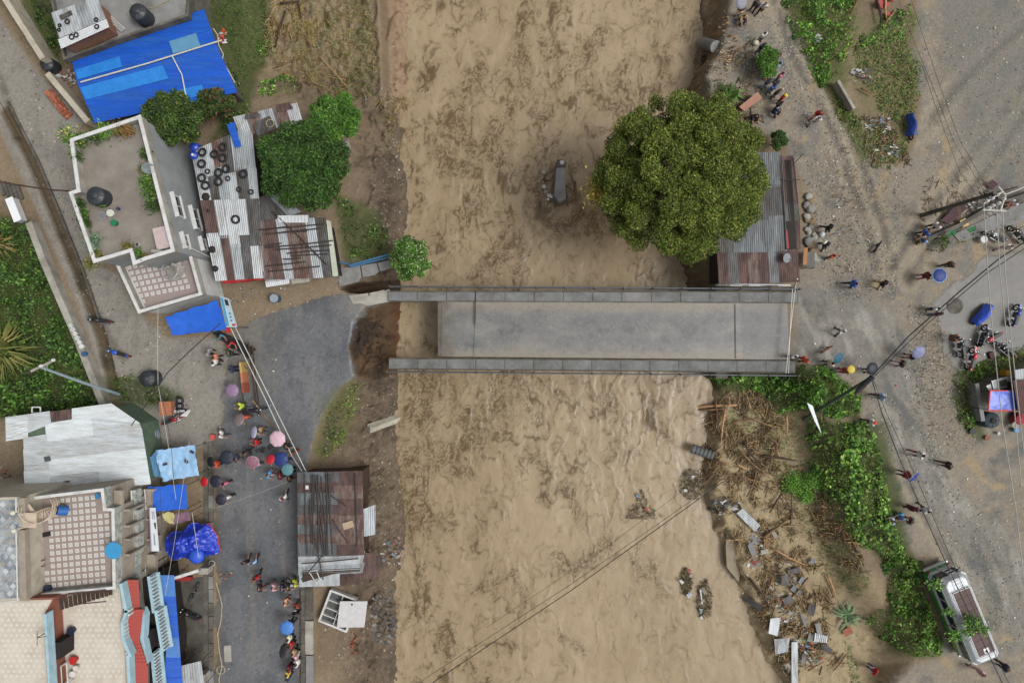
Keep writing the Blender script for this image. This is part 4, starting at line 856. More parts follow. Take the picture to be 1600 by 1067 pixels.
# spiral stair
st = thing('spiral_stair', 'beige spiral stair with looping handrails on the tiled terrace', 'stair', W(70, 795, ZT)); c0 = W(70, 795, 7.3); m_beige = mat('beige_paint', C(206, 188, 168), var=.08)
MB().tube([(c0.x, c0.y, ZT), (c0.x, c0.y, 8.4)], .07, 8).build('newel', m_beige, st)
for k in range(15):
    a = R(60 - k * 20); z = ZT + .12 + k * .115; pp = [(c0.x + r * math.cos(a + d), c0.y + r * math.sin(a + d)) for r, d in ((.1, -.12), (.72, -.2), (.72, .2), (.1, .12))]
    MB().prism(pp, z, z + .05).build('step', m_beige, st)
    MB().tube([(c0.x + .72 * math.cos(a), c0.y + .72 * math.sin(a), z), (c0.x + .74 * math.cos(a), c0.y + .74 * math.sin(a), z + .8)], .018, 4).build('baluster', m_beige, st)
for h in (.3, .55, .8):
    pts = [(c0.x + .75 * math.cos(R(60 - k * 20)), c0.y + .75 * math.sin(R(60 - k * 20)), ZT + .12 + k * .115 + h) for k in range(15)]
    MB().tube(pts, .035, 5).build('handrail', m_beige, st)
MB().tube([W(60, 817, 8.7), W(45, 822, 8.8), W(28, 826, 8.9)], .035, 5).build('handrail', m_beige, st); MB().tube([W(52, 803, 8.7), W(28, 803, 8.9)], .035, 5).build('handrail', m_beige, st)
p = W(44, 813, 8.3); MB().box((p.x, p.y, 8.14), (.9, 1.0, .12)).build('landing', m_beige, st)
# things on the terrace
b_ = thing('blue_drum', 'open blue plastic drum beside the spiral stair', 'drum', W(99, 796, ZT)); p = W(99, 796, ZT + .4)
mb = MB(); mb.tube([p + Vector((-.18, .05, .38)), p + Vector((.25, -.08, -.05))], .33, 16); mb.build('drum_body', flat((44, 98, 168), rough=.4), b_)
MB().tube([p + Vector((-.19, .053, .39)), p + Vector((-.20, .056, .40))], .27, 16).build('opening', m_void, b_)
vessel('basin', 177, 860, ZT + .75, .58, .25, flat((62, 150, 200), rough=.5), 'large sky blue upturned basin on the terrace parapet', 'basin')
vessel('small_basin', 152, 775, ZT + .02, .2, .15, flat((60, 130, 180)), 'small blue basin in the far corner of the tiled terrace', 'basin')
vessel('dark_bucket', 73, 920, ZT + .02, .27, .3, flat((40, 52, 74)), 'dark blue bucket at the lower corner of the tiled terrace', 'bucket')
p = W(70, 835, ZT + .05); tag(MB().box(p, (.8, .3, .1), .2).build('dark_bundle', m_dark), 'black bundle lying at the foot of the spiral stair', 'bundle')
for k, (y0) in enumerate((875, 884)): tag(MB().tube([W(60, y0 + 2, ZT + .3), W(71, y0 - 1, ZT + .3)], .035, 5).build('wooden_stick', m_woodd), 'short dark stick poking out over the tiled terrace, %s of two' % ('upper' if k == 0 else 'lower'), 'stick')
# east front: ledges, grilles, balconies, sign
def facade_bar(nm, x0, x1, y0, y1, z0, z1, m, parent=None):
    MB().prism(outline([(x0, y0), (x1, y0), (x1, y1), (x0, y1)], z1), z0, z1).build(nm, m, parent if parent is not None else TH)
facade_bar('cornice', 178, 191, 766, 926, 5.9, 6.15, m_tan)
facade_bar('balcony_floor', 190, 216, 766, 918, 3.6, 3.8, m_conc_d)
facade_bar('balcony_ledge', 206, 212, 766, 795, 3.8, 4.55, m_mott); facade_bar('balcony_ledge', 209, 216, 797, 866, 3.8, 4.55, m_mott); facade_bar('balcony_ledge', 203, 212, 868, 905, 3.8, 4.55, m_mott)
for (x, y0, y1) in ((205, 766, 796), (207.5, 797, 867), (202, 868, 906)): MB().tube([W(x, y0, 4.7), W(x + 1, y1, 4.7)], .05, 6).build('railing', m_white, TH)
for yc in (781, 812, 832, 854, 885, 898):
    for s_ in (-1, 1):
        p = W(199, yc + s_ * 4, 4.3); MB().ring(p, .17, .03, 12, 4, Matrix.Rotation(R(70), 4, 'Y')).build('grille_scroll', m_white, TH)
for yc in (797, 822, 843, 867): facade_bar('pillar', 190, 203, yc - 1.5, yc + 1.5, 3.8, 5.9, m_tan)
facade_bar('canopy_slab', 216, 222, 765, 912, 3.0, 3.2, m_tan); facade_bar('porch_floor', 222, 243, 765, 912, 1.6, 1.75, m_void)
for yc in (766, 812, 843, 868, 905): facade_bar('porch_pillar', 222, 240, yc - 2, yc + 2, 1.75, 3.0, m_tan)
facade_bar('front_ledge', 228, 236, 764, 796, 2.6, 2.95, m_tan); facade_bar('front_ledge', 230, 243, 868, 905, 2.6, 2.95, m_tan)
for y0, y1 in ((764, 796), (868, 905)): MB().tube([W(226, y0, 3.2), W(228, y1, 3.2)], .04, 6).build('railing', m_white, TH)
sg = thing('front_sign', 'narrow white sign board on the street front of the tiled terrace house', 'sign', W(243, 828, 0))
S = [W(233, 793, 3.6), W(243, 793, 3.2), W(249, 861, 3.2), W(236, 861, 3.6)]
MB().add(S + [v - Vector((.05, 0, .05)) for v in S], [(0, 3, 2, 1), (4, 5, 6, 7), (0, 1, 5, 4), (1, 2, 6, 5), (2, 3, 7, 6), (3, 0, 4, 7)]).build('board', mat('sign_white', C(206, 212, 214), var=.05), sg)
def sgp(u, v): q = (S[0] * (1 - u) + S[1] * u) * (1 - v) + (S[3] * (1 - u) + S[2] * u) * v; return q + Vector((.01, 0, .02))
for (u0, u1, v0, v1, c) in ((.45, .85, .34, .48, (70, 84, 70)), (.35, .5, .08, .26, (150, 150, 160)), (.6, .75, .08, .26, (150, 150, 160)), (.4, .6, .58, .86, (140, 146, 160)), (0, .12, 0, 1, (170, 150, 180))):
    MB().quad(sgp(u0, v0), sgp(u0, v1), sgp(u1, v1), sgp(u1, v0)).build('printed_mark', flat(c), sg)

# ------------------------------------------------------------------ house with red roof and pale blue balustrades
t = RH = thing('red_roof_house', 'house with beige tiled terraces, a red tile roof strip and pale blue balustrades', 'house', W(150, 1010, 0))
m_beiget = mat('beige_terrazzo', C(208, 200, 186), var=.08, scale=2, col2=C(194, 184, 168), thr=.55, fine=.1)
m_paleblue = mat('pale_blue_paint', C(168, 200, 212), var=.08, scale=3, col2=C(150, 178, 186), thr=.6)
MB().prism(outline([(84, 930), (188, 914), (196, 1010), (200, 1110), (84, 1110)], 6.3), 0, 6.2).build('wall', m_cream, t)
MB().prism(outline([(90, 932), (186, 918), (194, 1010), (197, 1108), (92, 1108)], 6.3), 6.2, 6.23).build('terrace_floor', m_beiget, t)
MB().prism(outline([(-120, 940), (84, 934), (70, 960), (78, 1110), (-120, 1110)], 8.0), 0, 7.9).build('upper_block', mat('rust_wall', C(146, 92, 74), var=.15, scale=2), t)
MB().prism(outline([(-120, 942), (80, 937), (67, 962), (75, 1110), (-120, 1110)], 8.0), 7.9, 7.93).build('upper_terrace', m_beiget, t)
# little round motifs of the terrazzo tiles
dot = MB().lathe((0, 0, 0), [(.09, 0), (.09, .006)], 8); me = bpy.data.meshes.new('tile_motif'); me.from_pydata(dot.v, [], dot.f); me.materials.append(mat('pale_motif', C(218, 212, 200), var=.05)); me.update()
for (zz, poly, o) in ((6.231, [(112, 932), (184, 922), (192, 1010), (194, 1066), (118, 1066), (112, 960)], (150, 1000)), (7.931, [(0, 942), (78, 940), (66, 962), (72, 1066), (0, 1066)], (40, 1000))):
    D = outline(poly, zz)
    for i in range(-9, 10):
        for j in range(-9, 10):
            p = W(o[0] + 9 * i + 4.5 * (j % 2), o[1] + 8 * j, zz)
            if sdf(D, np.array([p.x]), np.array([p.y]))[0] < -.1:
                q = bpy.data.objects.new('tile_motif', me); q.location = p - t.location; COL.objects.link(q); q.parent = t
wall_run('balustrade', [(70, 961), (79, 1110)], 8.6, 7.9, 8.6, .16, m_paleblue, t)
for k in range(17): p = W(72 + k * .55, 964 + k * 6.4, 8.2); MB().box((p.x + .13, p.y, 8.25), (.06, .12, .6), .05).build('baluster', m_white, t)
p = W(102, 1011, 7.2); MB().box((p.x - .25, p.y, 7.0), (.5, 1.1, 1.5)).build('doorway', m_void, t)
# dark stair up the north side
for k in range(12):
    p = W(110 + k * 5, 935 - k * .9, 7.0); MB().box((p.x, p.y, 7.9 - k * .13), (.24, .75, .06), .1).build('step', m_woodd, t)
for dy in (-9, 9): MB().tube([W(106, 936 + dy, 8.6), W(166, 930 + dy, 7.2)], .04, 5).build('stair_rail', mat('maroon_rail', C(84, 56, 54)), t)
# roof strip: each course of red tiles
m_redt = mat('red_roof_tile', C(168, 66, 56), rough=.65, var=.2, scale=6, col2=C(136, 58, 50), thr=.56)
TLE = bpy.data.meshes.new('roof_tile')
mb = MB(); mb.box((0, 0, .02), (.36, .27, .04)); TLE.from_pydata(mb.v, [], mb.f); TLE.materials.append(m_redt); TLE.update()
def tile_strip(x0a, x0b, x1a, x1b, y0, y1, zw, ze, cols, nm='roof_tile'):
    n = int((y1 - y0) / 5.2)
    for j in range(n):
        v = (j + .5) / n
        for i in range(cols):
            u = (i + .5) / cols; z = zw + (ze - zw) * u; p = W(x0a + (x0b - x0a) * v + ((x1a + (x1b - x1a) * v) - (x0a + (x0b - x0a) * v)) * u, y0 + (y1 - y0) * v, z)
            q = bpy.data.objects.new(nm, TLE); q.location = p - RH.location; q.rotation_euler = (0, R(18), jit(.02)); q.rotation_euler.y = math.atan((zw - ze) / 1.2); COL.objects.link(q); q.parent = RH
tile_strip(195, 200, 214, 216, 906, 952, 6.3, 5.7, 4); tile_strip(199, 196, 222, 215, 952, 1002, 6.35, 5.9, 5); tile_strip(196, 203, 216, 229, 1002, 1040, 6.35, 5.8, 4); tile_strip(205, 208, 229, 229, 1040, 1072, 6.3, 5.7, 5)
MB().prism(outline([(195, 905), (214, 905), (222, 950), (217, 1000), (229, 1040), (229, 1110), (206, 1110), (203, 1030), (196, 1000)], 5.7), 5.3, 5.6).build('roof_deck', m_conc_d, t)
for seg in ([(188, 914), (196, 955)], [(196, 956), (190, 975), (192, 1000), (202, 1024)], [(199, 1026), (203, 1110)]):
    wall_run('blue_parapet', seg, 6.9, 6.2, 6.85, .2, m_paleblue, t)
for k in range(26):
    y = 916 + k * 6; x = 192 + (8 if 950 < y < 960 else 0) + (y - 916) * .06; p = W(x + 2, y, 6.5); MB().box((p.x, p.y, 6.5), (.1, .14, .5)).build('baluster', m_white, t)
# gable with arch and lower balustrades
g = [W(222, 952, 5.6), W(229, 1038, 5.6)]
MB().prism(outline([(217, 1000), (221, 952), (226, 962), (224, 1000), (231, 1036), (229, 1038)], 5.6), 4.9, 5.55).build('gable', m_paleblue, t)
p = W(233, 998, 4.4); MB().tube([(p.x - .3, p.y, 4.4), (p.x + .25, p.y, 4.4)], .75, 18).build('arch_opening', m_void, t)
for (x0, y0, x1, y1) in ((232, 900, 240, 957), (243, 953, 254, 1018), (237, 1020, 246, 1110)):
    a, c = W(x0, y0, 4.6), W(x1, y1, 4.6); d = c - a; ang = math.atan2(d.y, d.x)
    bl = MB().box(((a.x + c.x) / 2, (a.y + c.y) / 2, 4.6), (d.length, .18, .1), ang).build('balustrade', m_paleblue, t)
    MB().box(((a.x + c.x) / 2 + .2, (a.y + c.y) / 2, 3.75), (d.length, .3, .1), ang).build('balustrade_base', m_paleblue, bl)
    MB().box(((a.x + c.x) / 2 + .04, (a.y + c.y) / 2, 4.17), (d.length, .05, .72), ang).build('balustrade_panel', mat('balustrade_shade', C(150, 186, 200), var=.08), bl)
    n = max(6, int(d.length / .24))
    for k in range(n):
        q = a + d * ((k + .5) / n); MB().box((q.x + .12, q.y, 4.18), (.09, .09, .74), ang).build('baluster', m_white, bl)
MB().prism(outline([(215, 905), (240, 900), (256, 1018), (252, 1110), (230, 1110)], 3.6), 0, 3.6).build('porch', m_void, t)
aw = thing('corrugated_awning', 'long blue corrugated awning along the street front of the red roof house', 'awning', W(262, 985, 0))
for k in range(6):
    v0, v1 = k / 6, (k + 1) / 6 + .01; q = [lerp((243, 898), (257, 1090), v0), lerp((272, 898), (287, 1090), v0), lerp((272, 898), (287, 1090), v1), lerp((243, 898), (257, 1090), v1)]
    a, b2, c, d = W(*q[0], 3.4), W(*q[1], 2.9), W(*q[2], 2.9), W(*q[3], 3.4); corr(b2, c, d, a, m_bluesheet if k % 3 else mat('blue_sheet_faded', C(58, 116, 186), rough=.5, var=.2, scale=3), 'sheet', aw, .13, .015)
posts(aw, [(266, 903), (272, 970), (279, 1040)], 0, 2.9)
for nm, x, y, r, h, c, lb in (('stool', 113, 1032, .28, .4, (186, 44, 44), 'round red plastic stool on the beige terrace'), ('stool', 118, 1044, .2, .35, (214, 208, 196), 'pale round stool just below the red stool'), ('stool', 113, 1053, .22, .35, (220, 218, 214), 'white round stool, lowest of three on the beige terrace'), ('bucket', 110, 986, .28, .35, (40, 46, 66), 'navy bucket by the rust wall of the beige terrace')):
    vessel(nm, x, y, 6.23, r, h, flat(c, rough=.4), lb, nm)
fr = thing('clothes_frame', 'white metal frame standing against the rust wall of the beige terrace', 'frame', W(99, 1045, 6.23))
P = [W(*q, 6.9) for q in ((95, 1040), (104, 1036), (106, 1067), (97, 1070))]
for i in range(4): MB().tube([P[i], P[(i + 1) % 4]], .04, 5).build('bar', m_white, fr); MB().tube([P[i] - Vector((0, 0, .66)), P[i]], .04, 5).build('leg', m_white, fr)
an = thing('antenna', 'thin dark antenna on the upper beige terrace', 'antenna', W(62, 996, 7.93)); p = W(58, 996, 9); MB().tube([(p.x, p.y, 7.93), p], .025, 5).build('mast', m_rebar, an); MB().tube([p + Vector((0, .5, 0)), p + Vector((0, -.5, 0))], .02, 5).build('boom', m_rebar, an); MB().tube([p, p + Vector((.6, .1, 0))], .02, 5).build('element', m_rebar, an)

# ------------------------------------------------------------------ street stalls on the west kerb
t = thing('kerb_drain', 'broken concrete kerb and drain along the west side of the street', 'kerb', W(330, 850, 0))
for k in range(18):
    a, c = W(329, 690 + k * 21, .1), W(329.5 + (k % 2), 690 + (k + 1) * 21 - 1.2, .1); MB().box(((a.x + c.x) / 2, (a.y + c.y) / 2, 0), (.35, abs(c.y - a.y), .24)).build('kerb_stone', random.choice((m_conc_d, m_conc_d, m_conc)), t)
facade_bar('drain_ledge', 318, 325, 690, 1100, -.05, .06, m_conc_d, t)
s = thing('pale_blue_stall', 'market stall under a pale blue tarpaulin with bricks on top', 'stall', W(272, 722, 0))
tarp('canopy', [(243, 703), (305, 695), (310, 742), (255, 752)], [2.5, 2.3, 2.1, 2.3], m_tarp_l, s, n=26, wr=.09, seed=14, sag=.3)
tarp('side_flap', [(234, 714), (246, 704), (256, 748), (237, 742)], [2.0, 2.3, 2.2, 1.9], flat((108, 160, 204), rough=.45), s, n=14, wr=.05, seed=15)
posts(s, [(246, 705), (303, 698), (308, 740), (257, 749)], 0, 2.1)
for (x, y) in ((258, 725), (291, 721), (300, 706)): tag(MB().box(W(x, y, 2.42), (.3, .18, .1), jit(1)).build('brick_weight', flat((70, 60, 80))), 'dark brick weighing down the pale blue stall tarpaulin', 'brick', 'bricks on the pale blue stall')
s = thing('blue_stall', 'market stall under a taut flat blue tarpaulin', 'stall', W(262, 777, 0))
tarp('canopy', [(233, 760), (291, 756), (293, 795), (235, 799)], [2.7, 2.4, 2.4, 2.7], m_tarp, s, n=22, wr=.035, seed=24, sag=.2)
posts(s, [(290, 758), (292, 794)], 0, 2.3)
s = thing('purple_stall', 'small stall under yellow and mauve cloths between two blue tarpaulins', 'stall', W(270, 808, 0))
tarp('mauve_cloth', [(268, 804), (296, 799), (299, 812), (270, 818)], [2.2, 2.0, 2.0, 2.2], flat((124, 92, 112)), s, n=12, wr=.04, seed=31); tarp('yellow_cloth', [(254, 801), (272, 800), (272, 818), (256, 814)], [2.3, 2.2, 2.2, 2.3], flat((190, 184, 126)), s, n=10, wr=.06, seed=33)
posts(s, [(296, 800), (298, 811), (256, 803)], 0, 2.0)
s = thing('bulky_tarp_stall', 'heaped deep blue tarpaulin with a red edge covering a stall by the kerb', 'stall', W(295, 855, 0))
q = [(252, 838), (316, 815), (343, 868), (254, 886)]; P = [W(*p, 2.3) for p in q]; n = 64
u, v = np.meshgrid(np.linspace(0, 1, n), np.linspace(0, 1, n)); A4 = [np.array(p) for p in P]
Q = (A4[0] * (1 - u[..., None]) + A4[1] * u[..., None]) * (1 - v[..., None]) + (A4[3] * (1 - u[..., None]) + A4[2] * u[..., None]) * v[..., None]
ed = np.minimum(np.minimum(u, 1 - u), np.minimum(v, 1 - v)); ff = fbm(Q[..., 0] * 1.1, Q[..., 1] * 1.1, 4, 41); f2 = 1 - np.abs(fbm(Q[..., 0] * .9 + 4, Q[..., 1] * 1.6, 4, 43)) * 2.4
Q[..., 2] = 1.3 + 1.0 * sst(0, .35, ed) + .28 * ff + .12 * f2 + .10 * (1 - np.abs(fbm(Q[..., 0] * 2.6, Q[..., 1] * 2.6, 3, 47)) * 2.4); wd_ = sst(.25, 0, ed) * .55; cn_ = (1 - .2 * (np.abs(2 * u - 1) * np.abs(2 * v - 1)) ** 2)[..., None]; mid_ = Q[..., :2].reshape(-1, 2).mean(0); Q[..., :2] = mid_ + (Q[..., :2] - mid_) * cn_; Q[..., 0] += wd_ * perlin(Q[..., 0] * .9, Q[..., 1] * .9, 45) * .5; Q[..., 1] += wd_ * perlin(Q[..., 0] * .9 + 9, Q[..., 1] * .9, 46) * .4
ii = np.arange(n * n).reshape(n, n); Fq2 = np.stack([ii[:-1, :-1], ii[:-1, 1:], ii[1:, 1:], ii[1:, :-1]], -1).reshape(-1, 4)
np_mesh('canopy', Q.reshape(-1, 3), Fq2[:, ::-1], m_tarp_d, s, smooth=True)
MB().tube([Vector(Q[k, n - 1]) + Vector((0, 0, .02)) for k in range(0, n, 3)], .035, 5).build('red_edge', flat((206, 60, 66)), s)
posts(s, [(258, 842), (316, 822), (334, 862), (260, 880)], 0, 1.4)
s = thing('grey_sheet_stall', 'stall under a flat pale grey tin sheet at the lower street edge', 'stall', W(297, 1050, 0))
corr(W(281, 1040, 2.3), W(314, 1032, 2.3), W(320, 1075, 2.3), W(284, 1080, 2.3), m_zinc2, 'roof_sheet', s, .2, .012); MB().box(W(319, 1058, 1.0), (.5, .8, .8)).build('side_box', m_conc_l, s); posts(s, [(283, 1042), (312, 1035), (317, 1072)], 0, 2.25)
s = thing('shop_shutter', 'white edged roller shutter top with red goods below it, beside the kerb', 'shop front', W(300, 896, 0))
a, c = W(266, 905, 2.4), W(310, 891, 2.4); d = c - a; MB().box(((a.x + c.x) / 2, (a.y + c.y) / 2, 2.4), (d.length, .22, .12), math.atan2(d.y, d.x)).build('shutter_rail', m_white, s)
p = W(318, 892, 1.8); MB().box((p.x, p.y, 1.4), (.7, .45, .9)).build('grey_box', m_conc_l, s); p = W(286, 905, 1.5); MB().box((p.x, p.y, 1.2), (1.1, .3, .4)).build('red_goods', flat((150, 44, 44)), s); posts(s, [(267, 905), (309, 892)], 0, 2.3)
# forecourt of the red roof house
o = MB().prism(outline([(272, 905), (326, 900), (330, 1095), (282, 1095)], .03), -.3, .03).build('forecourt', mat('dark_forecourt', C(92, 90, 84), var=.2, scale=1.2, col2=C(74, 70, 62), thr=.5, fine=.1)); tag(o, kind='structure')
vessel('pink_bowl', 285, 1014, .03, .3, .12, flat((196, 130, 146)), 'pink plastic bowl on the dark forecourt', 'bowl')
p = G(356, 1020); o = MB().box((p.x, p.y, .05), (.55, 1.3, .16), .05).build('concrete_cover', m_conc_l, bevel=.03); tag(o, 'pale concrete drain cover lying on the street by the kerb', 'drain cover')

# ------------------------------------------------------------------ riverside shack with rods on its roof
t = thing('riverside_shack', 'rusty patched tin shack on the river side of the street', 'shack', W(520, 820, 0))
MB().prism(outline([(472, 742), (561, 740), (562, 893), (524, 896), (472, 910)], 2.6), -1.2, 2.55).build('wall', m_woodd, t)
RU = [(m_rust2, 4), (m_rust, 2), (m_zincb, 4), (m_zinc, 1), (m_zincd, 1), (mat('ply_sheet', C(172, 154, 118), var=.2), .6)]
sheet_roof(t, [(467, 738), (525, 737), (526, 868), (468, 868)], [2.75, 2.85, 2.85, 2.75], 1, 8, RU, along=False, jz=.03)
sheet_roof(t, [(523, 737), (565, 736), (567, 866), (525, 868)], [2.85, 2.75, 2.75, 2.85], 1, 6, [(m_rust, 4), (m_rust2, 3), (m_zinc, 2)], along=False, jz=.03)
sheet_roof(t, [(470, 866), (570, 861), (563, 894), (470, 898)], [2.7, 2.7, 2.5, 2.5], 1, 2, [m_zinc2, m_zinc], along=False)
sheet_roof(t, [(470, 897), (527, 894), (527, 914), (470, 916)], [2.5, 2.5, 2.4, 2.4], 1, 1, [m_zinc2], along=False)
corr(W(568, 795, 2.0), W(587, 788, 1.9), W(586, 835, 1.9), W(569, 838, 2.0), m_zinc, 'side_sheet', t, .15); corr(W(527, 897, 2.2), W(565, 892, 2.2), W(560, 912, 1.8), W(528, 916, 1.8), m_rust, 'side_sheet', t, .15); corr(W(566, 862, 1.8), W(598, 868, 1.2), W(592, 905, 1.2), W(564, 902, 1.8), m_rust, 'side_sheet', t, .15)
rods([(476, 740, 480, 866), (487, 742, 489, 850), (490, 741, 492, 800), (493, 742, 505, 870), (497, 742, 498, 862), (502, 745, 511, 868), (510, 742, 512, 865), (555, 738, 558, 855), (513, 740, 520, 868), (484, 780, 487, 850), (500, 800, 508, 868), (490, 830, 505, 905), (470, 905, 503, 868), (520, 812, 544, 848), (495, 760, 540, 790), (471, 880, 560, 872), (498, 756, 503, 800), (515, 742, 516, 790)], 2.95, 'dark steel rod on the riverside shack roof, %s from the street side', 'steel rods on the riverside shack')
p = W(479, 761, 2.95); tag(MB().box(p, (.3, .28, .06)).build('white_tile_piece', m_white), 'square white scrap on the upper part of the riverside shack roof', 'scrap')
p = W(544, 820, 2.95); tag(MB().box(p, (.8, .5, .05), .3).build('cardboard', flat((176, 156, 130))), 'flat tan cardboard on the rusty riverside shack roof', 'cardboard')
ch = thing('chair_frame', 'white broken chair frame on the lower pale sheets of the riverside shack', 'chair', W(490, 904, 2.5))
for (x0, y0, x1, y1) in ((483, 893, 495, 912), (495, 893, 500, 905), (484, 892, 497, 890), (495, 911, 502, 904)): MB().tube([W(x0, y0, 2.7), W(x1, y1, 2.75)], .04, 5).build('bar', m_white, ch)
# broken cabinet on the bank
t = thing('broken_cabinet', 'white cabinet lying on its back with its door beside it on the river bank', 'cabinet', G(530, 955))
CB = [G(*q) for q in ((517, 922), (556, 937), (541, 986), (499, 969))]; zc = max(v.z for v in CB) + .15
CB = [W(q[0], q[1], zc + .45) for q in ((517, 922), (556, 937), (541, 986), (499, 969))]
MB().prism([(v.x, v.y) for v in CB], zc - .5, zc + .1).build('back_panel', m_zincd, t)
for i in range(4):
    a, c = CB[i], CB[(i + 1) % 4]; d = c - a; MB().box(((a.x + c.x) / 2, (a.y + c.y) / 2, zc + .25 + i * .003), (d.length + .1, .14, .5), math.atan2(d.y, d.x)).build('side', m_white, t)
for v in (.3, .55, .78): a, c = CB[0] + (CB[3] - CB[0]) * v, CB[1] + (CB[2] - CB[1]) * v; d = c - a; MB().box(((a.x + c.x) / 2, (a.y + c.y) / 2, zc + .25), (d.length, .06, .4), math.atan2(d.y, d.x)).build('shelf', m_white, t)
a, c = (CB[0] + CB[1]) / 2, (CB[3] + CB[2]) / 2; d = c - a; MB().box(((a.x + c.x) / 2, (a.y + c.y) / 2, zc + .255), (d.length, .05, .39), math.atan2(d.y, d.x)).build('divider', m_white, t)
D4 = [W(*q, zc + .75) for q in ((531, 939), (574, 939), (569, 980), (526, 980))]
MB().prism([(v.x, v.y) for v in D4], zc + .66, zc + .74).build('door', mat('cabinet_door', C(205, 203, 203), var=.1, scale=3, rough=.4), t, bevel=.02); p = W(550, 944, zc + .76); MB().box(p, (.1, .16, .03)).build('handle', m_dark, t)
# kerb along the river side of the street
t = thing('river_kerb', 'long concrete parapet kerb on the river side of the street below the shack', 'kerb', W(478, 1000, 0))
for k in range(8): a = W(473, 918 + k * 22, .4); MB().box((a.x, a.y - .52, .1), (.3, 1.06, .6 + jit(.02))).build('kerb_block', m_conc_d, t)
facade_bar('pale_slab', 476, 489, 970, 1022, -.2, .25, m_conc_l, t); facade_bar('slab', 477, 489, 918, 968, -.2, .12, m_conc_d, t); facade_bar('slab', 478, 490, 1024, 1100, -.2, .15, m_conc, t)

# ------------------------------------------------------------------ east: long shack by the big tree
t = thing('long_shack', 'long shack of grey and rust tin sheets beside the big tree and the bridge', 'shack', W(1185, 345, 0))
MB().prism(outline([(1128, 250), (1236, 250), (1246, 395), (1244, 434), (1127, 438)], 2.6), -.5, 2.55).build('wall', m_void, t)
sheet_roof(t, [(1118, 242), (1219, 240), (1229, 391), (1118, 394)], [2.7, 2.9, 2.9, 2.7], 4, 3, [(m_zincb, 6), (m_zincd, 1), (m_zinc, 1)], jx=.03, jz=.02)
sheet_roof(t, [(1219, 247), (1239, 246), (1246, 317), (1224, 317)], [2.6, 2.4, 2.4, 2.6], 1, 1, [m_rust], jz=.0)
sheet_roof(t, [(1223, 318), (1246, 317), (1249, 344), (1226, 345)], [2.6, 2.4, 2.4, 2.6], 1, 1, [m_zincd]); sheet_roof(t, [(1226, 346), (1249, 345), (1250, 388), (1229, 390)], [2.5, 2.3, 2.3, 2.5], 1, 1, [m_rust])
sheet_roof(t, [(1121, 397), (1246, 391), (1249, 439), (1124, 443)], [2.75, 2.75, 2.55, 2.55], 8, 1, [m_rust, m_zincd, m_rust, m_rust2, m_rust, m_zincb, m_rust, m_rust], jx=.05, jz=.02)
a, c = W(1125, 446, 1.9), W(1236, 443, 1.9); MB().box(((a.x + c.x) / 2, (a.y + c.y) / 2, 1.2), ((c - a).length, .1, 1.3), -.02).build('white_front', m_white, t)
for k, x in enumerate((1150, 1180, 1207)): p = W(x, 445, 1.9); MB().box((p.x, p.y - .06, 1.75), (.9, .05, .25), -.02).build('fascia_panel', (m_white, m_zinc, m_rust)[k], t)
a, c = W(1228, 360, 2.7), W(1231, 388, 2.7); MB().box(((a.x + c.x) / 2, (a.y + c.y) / 2, 2.62), (.25, 1.4, .06), .1).build('red_strip', flat((178, 52, 48)), t)
for (p, q) in (((1221, 243), (1229, 390)), ((1240, 247), (1247, 318))): MB().tube([W(*p, 3.0), W(*q, 3.0)], .05, 5).build('ridge_bar', m_zincd, t)
for (p, q) in (((1220, 281), (1250, 281)), ((1236, 262), (1255, 240))): tag(MB().tube([W(*p, 3.0), W(*q, 3.0)], .035, 5).build('thin_pole', m_rebar), 'thin dark pole jutting from the long shack roof, %s' % ('level' if p[0] == 1220 else 'slanting'), 'pole')
dish(1228, 403, 3.1, .36, 'grey satellite dish on the rusty end of the long shack roof', 1.2, 2.65, 25)
t = thing('white_post', 'leaning white post at the corner of the long shack by the bridge', 'post', W(1243, 445, 0)); MB().tube([W(1246, 436, 2.6), W(1240, 452, .2)], .07, 6).build('shaft', m_white, t); p = W(1240, 452, .2); MB().box((p.x, p.y, .1), (.3, .3, .2)).build('foot', m_conc, t)
# stones stacked along the shack
for k in range(26):
    y = 308 + k * 3.9; x = 1262 + 6 * math.sin(k * 1.3) + k * .35; p = G(x, y); r = .22 + .2 * random.random()
    o = MB().lathe((0, 0, 0), [(r * .5, 0), (r, r * .4), (r * .8, r * .9), (r * .35, r * 1.1)], 7).build('stone', random.choice((m_conc, m_conc_d, m_conc_l, mat('ochre_stone', C(140, 122, 96), var=.25, scale=5)))); o.location = p; o.rotation_euler = (jit(.3), jit(.3), jit(3)); o.scale = (1 + jit(.25), 1 + jit(.25), .9)
    tag(o, 'rough stone in the row along the long shack, %s from its top' % ORD[k], 'stone', 'stones stacked along the long shack')
t = thing('rusty_board', 'rusty orange sheet leaning by the stone row', 'sheet', W(1258, 400, 0)); corr(W(1256, 387, 1.2), W(1262, 387, .8), W(1260, 414, .8), W(1254, 414, 1.2), mat('orange_rust', C(166, 116, 76), var=.3, scale=6), 'sheet', t, .2)
t = thing('dark_cart', 'dark steel framed cart standing at the end of the stone row', 'cart', W(1266, 408, 0)); p = W(1267, 406, .8)
MB().box((p.x, p.y, .75), (.6, 1.2, .08)).build('bed', m_zincd, t)
for dx in (-.3, .3):
    for dy in (-.6, .6): MB().tube([(p.x + dx, p.y + dy, 0), (p.x + dx, p.y + dy, .75)], .03, 5).build('leg', m_dark, t)

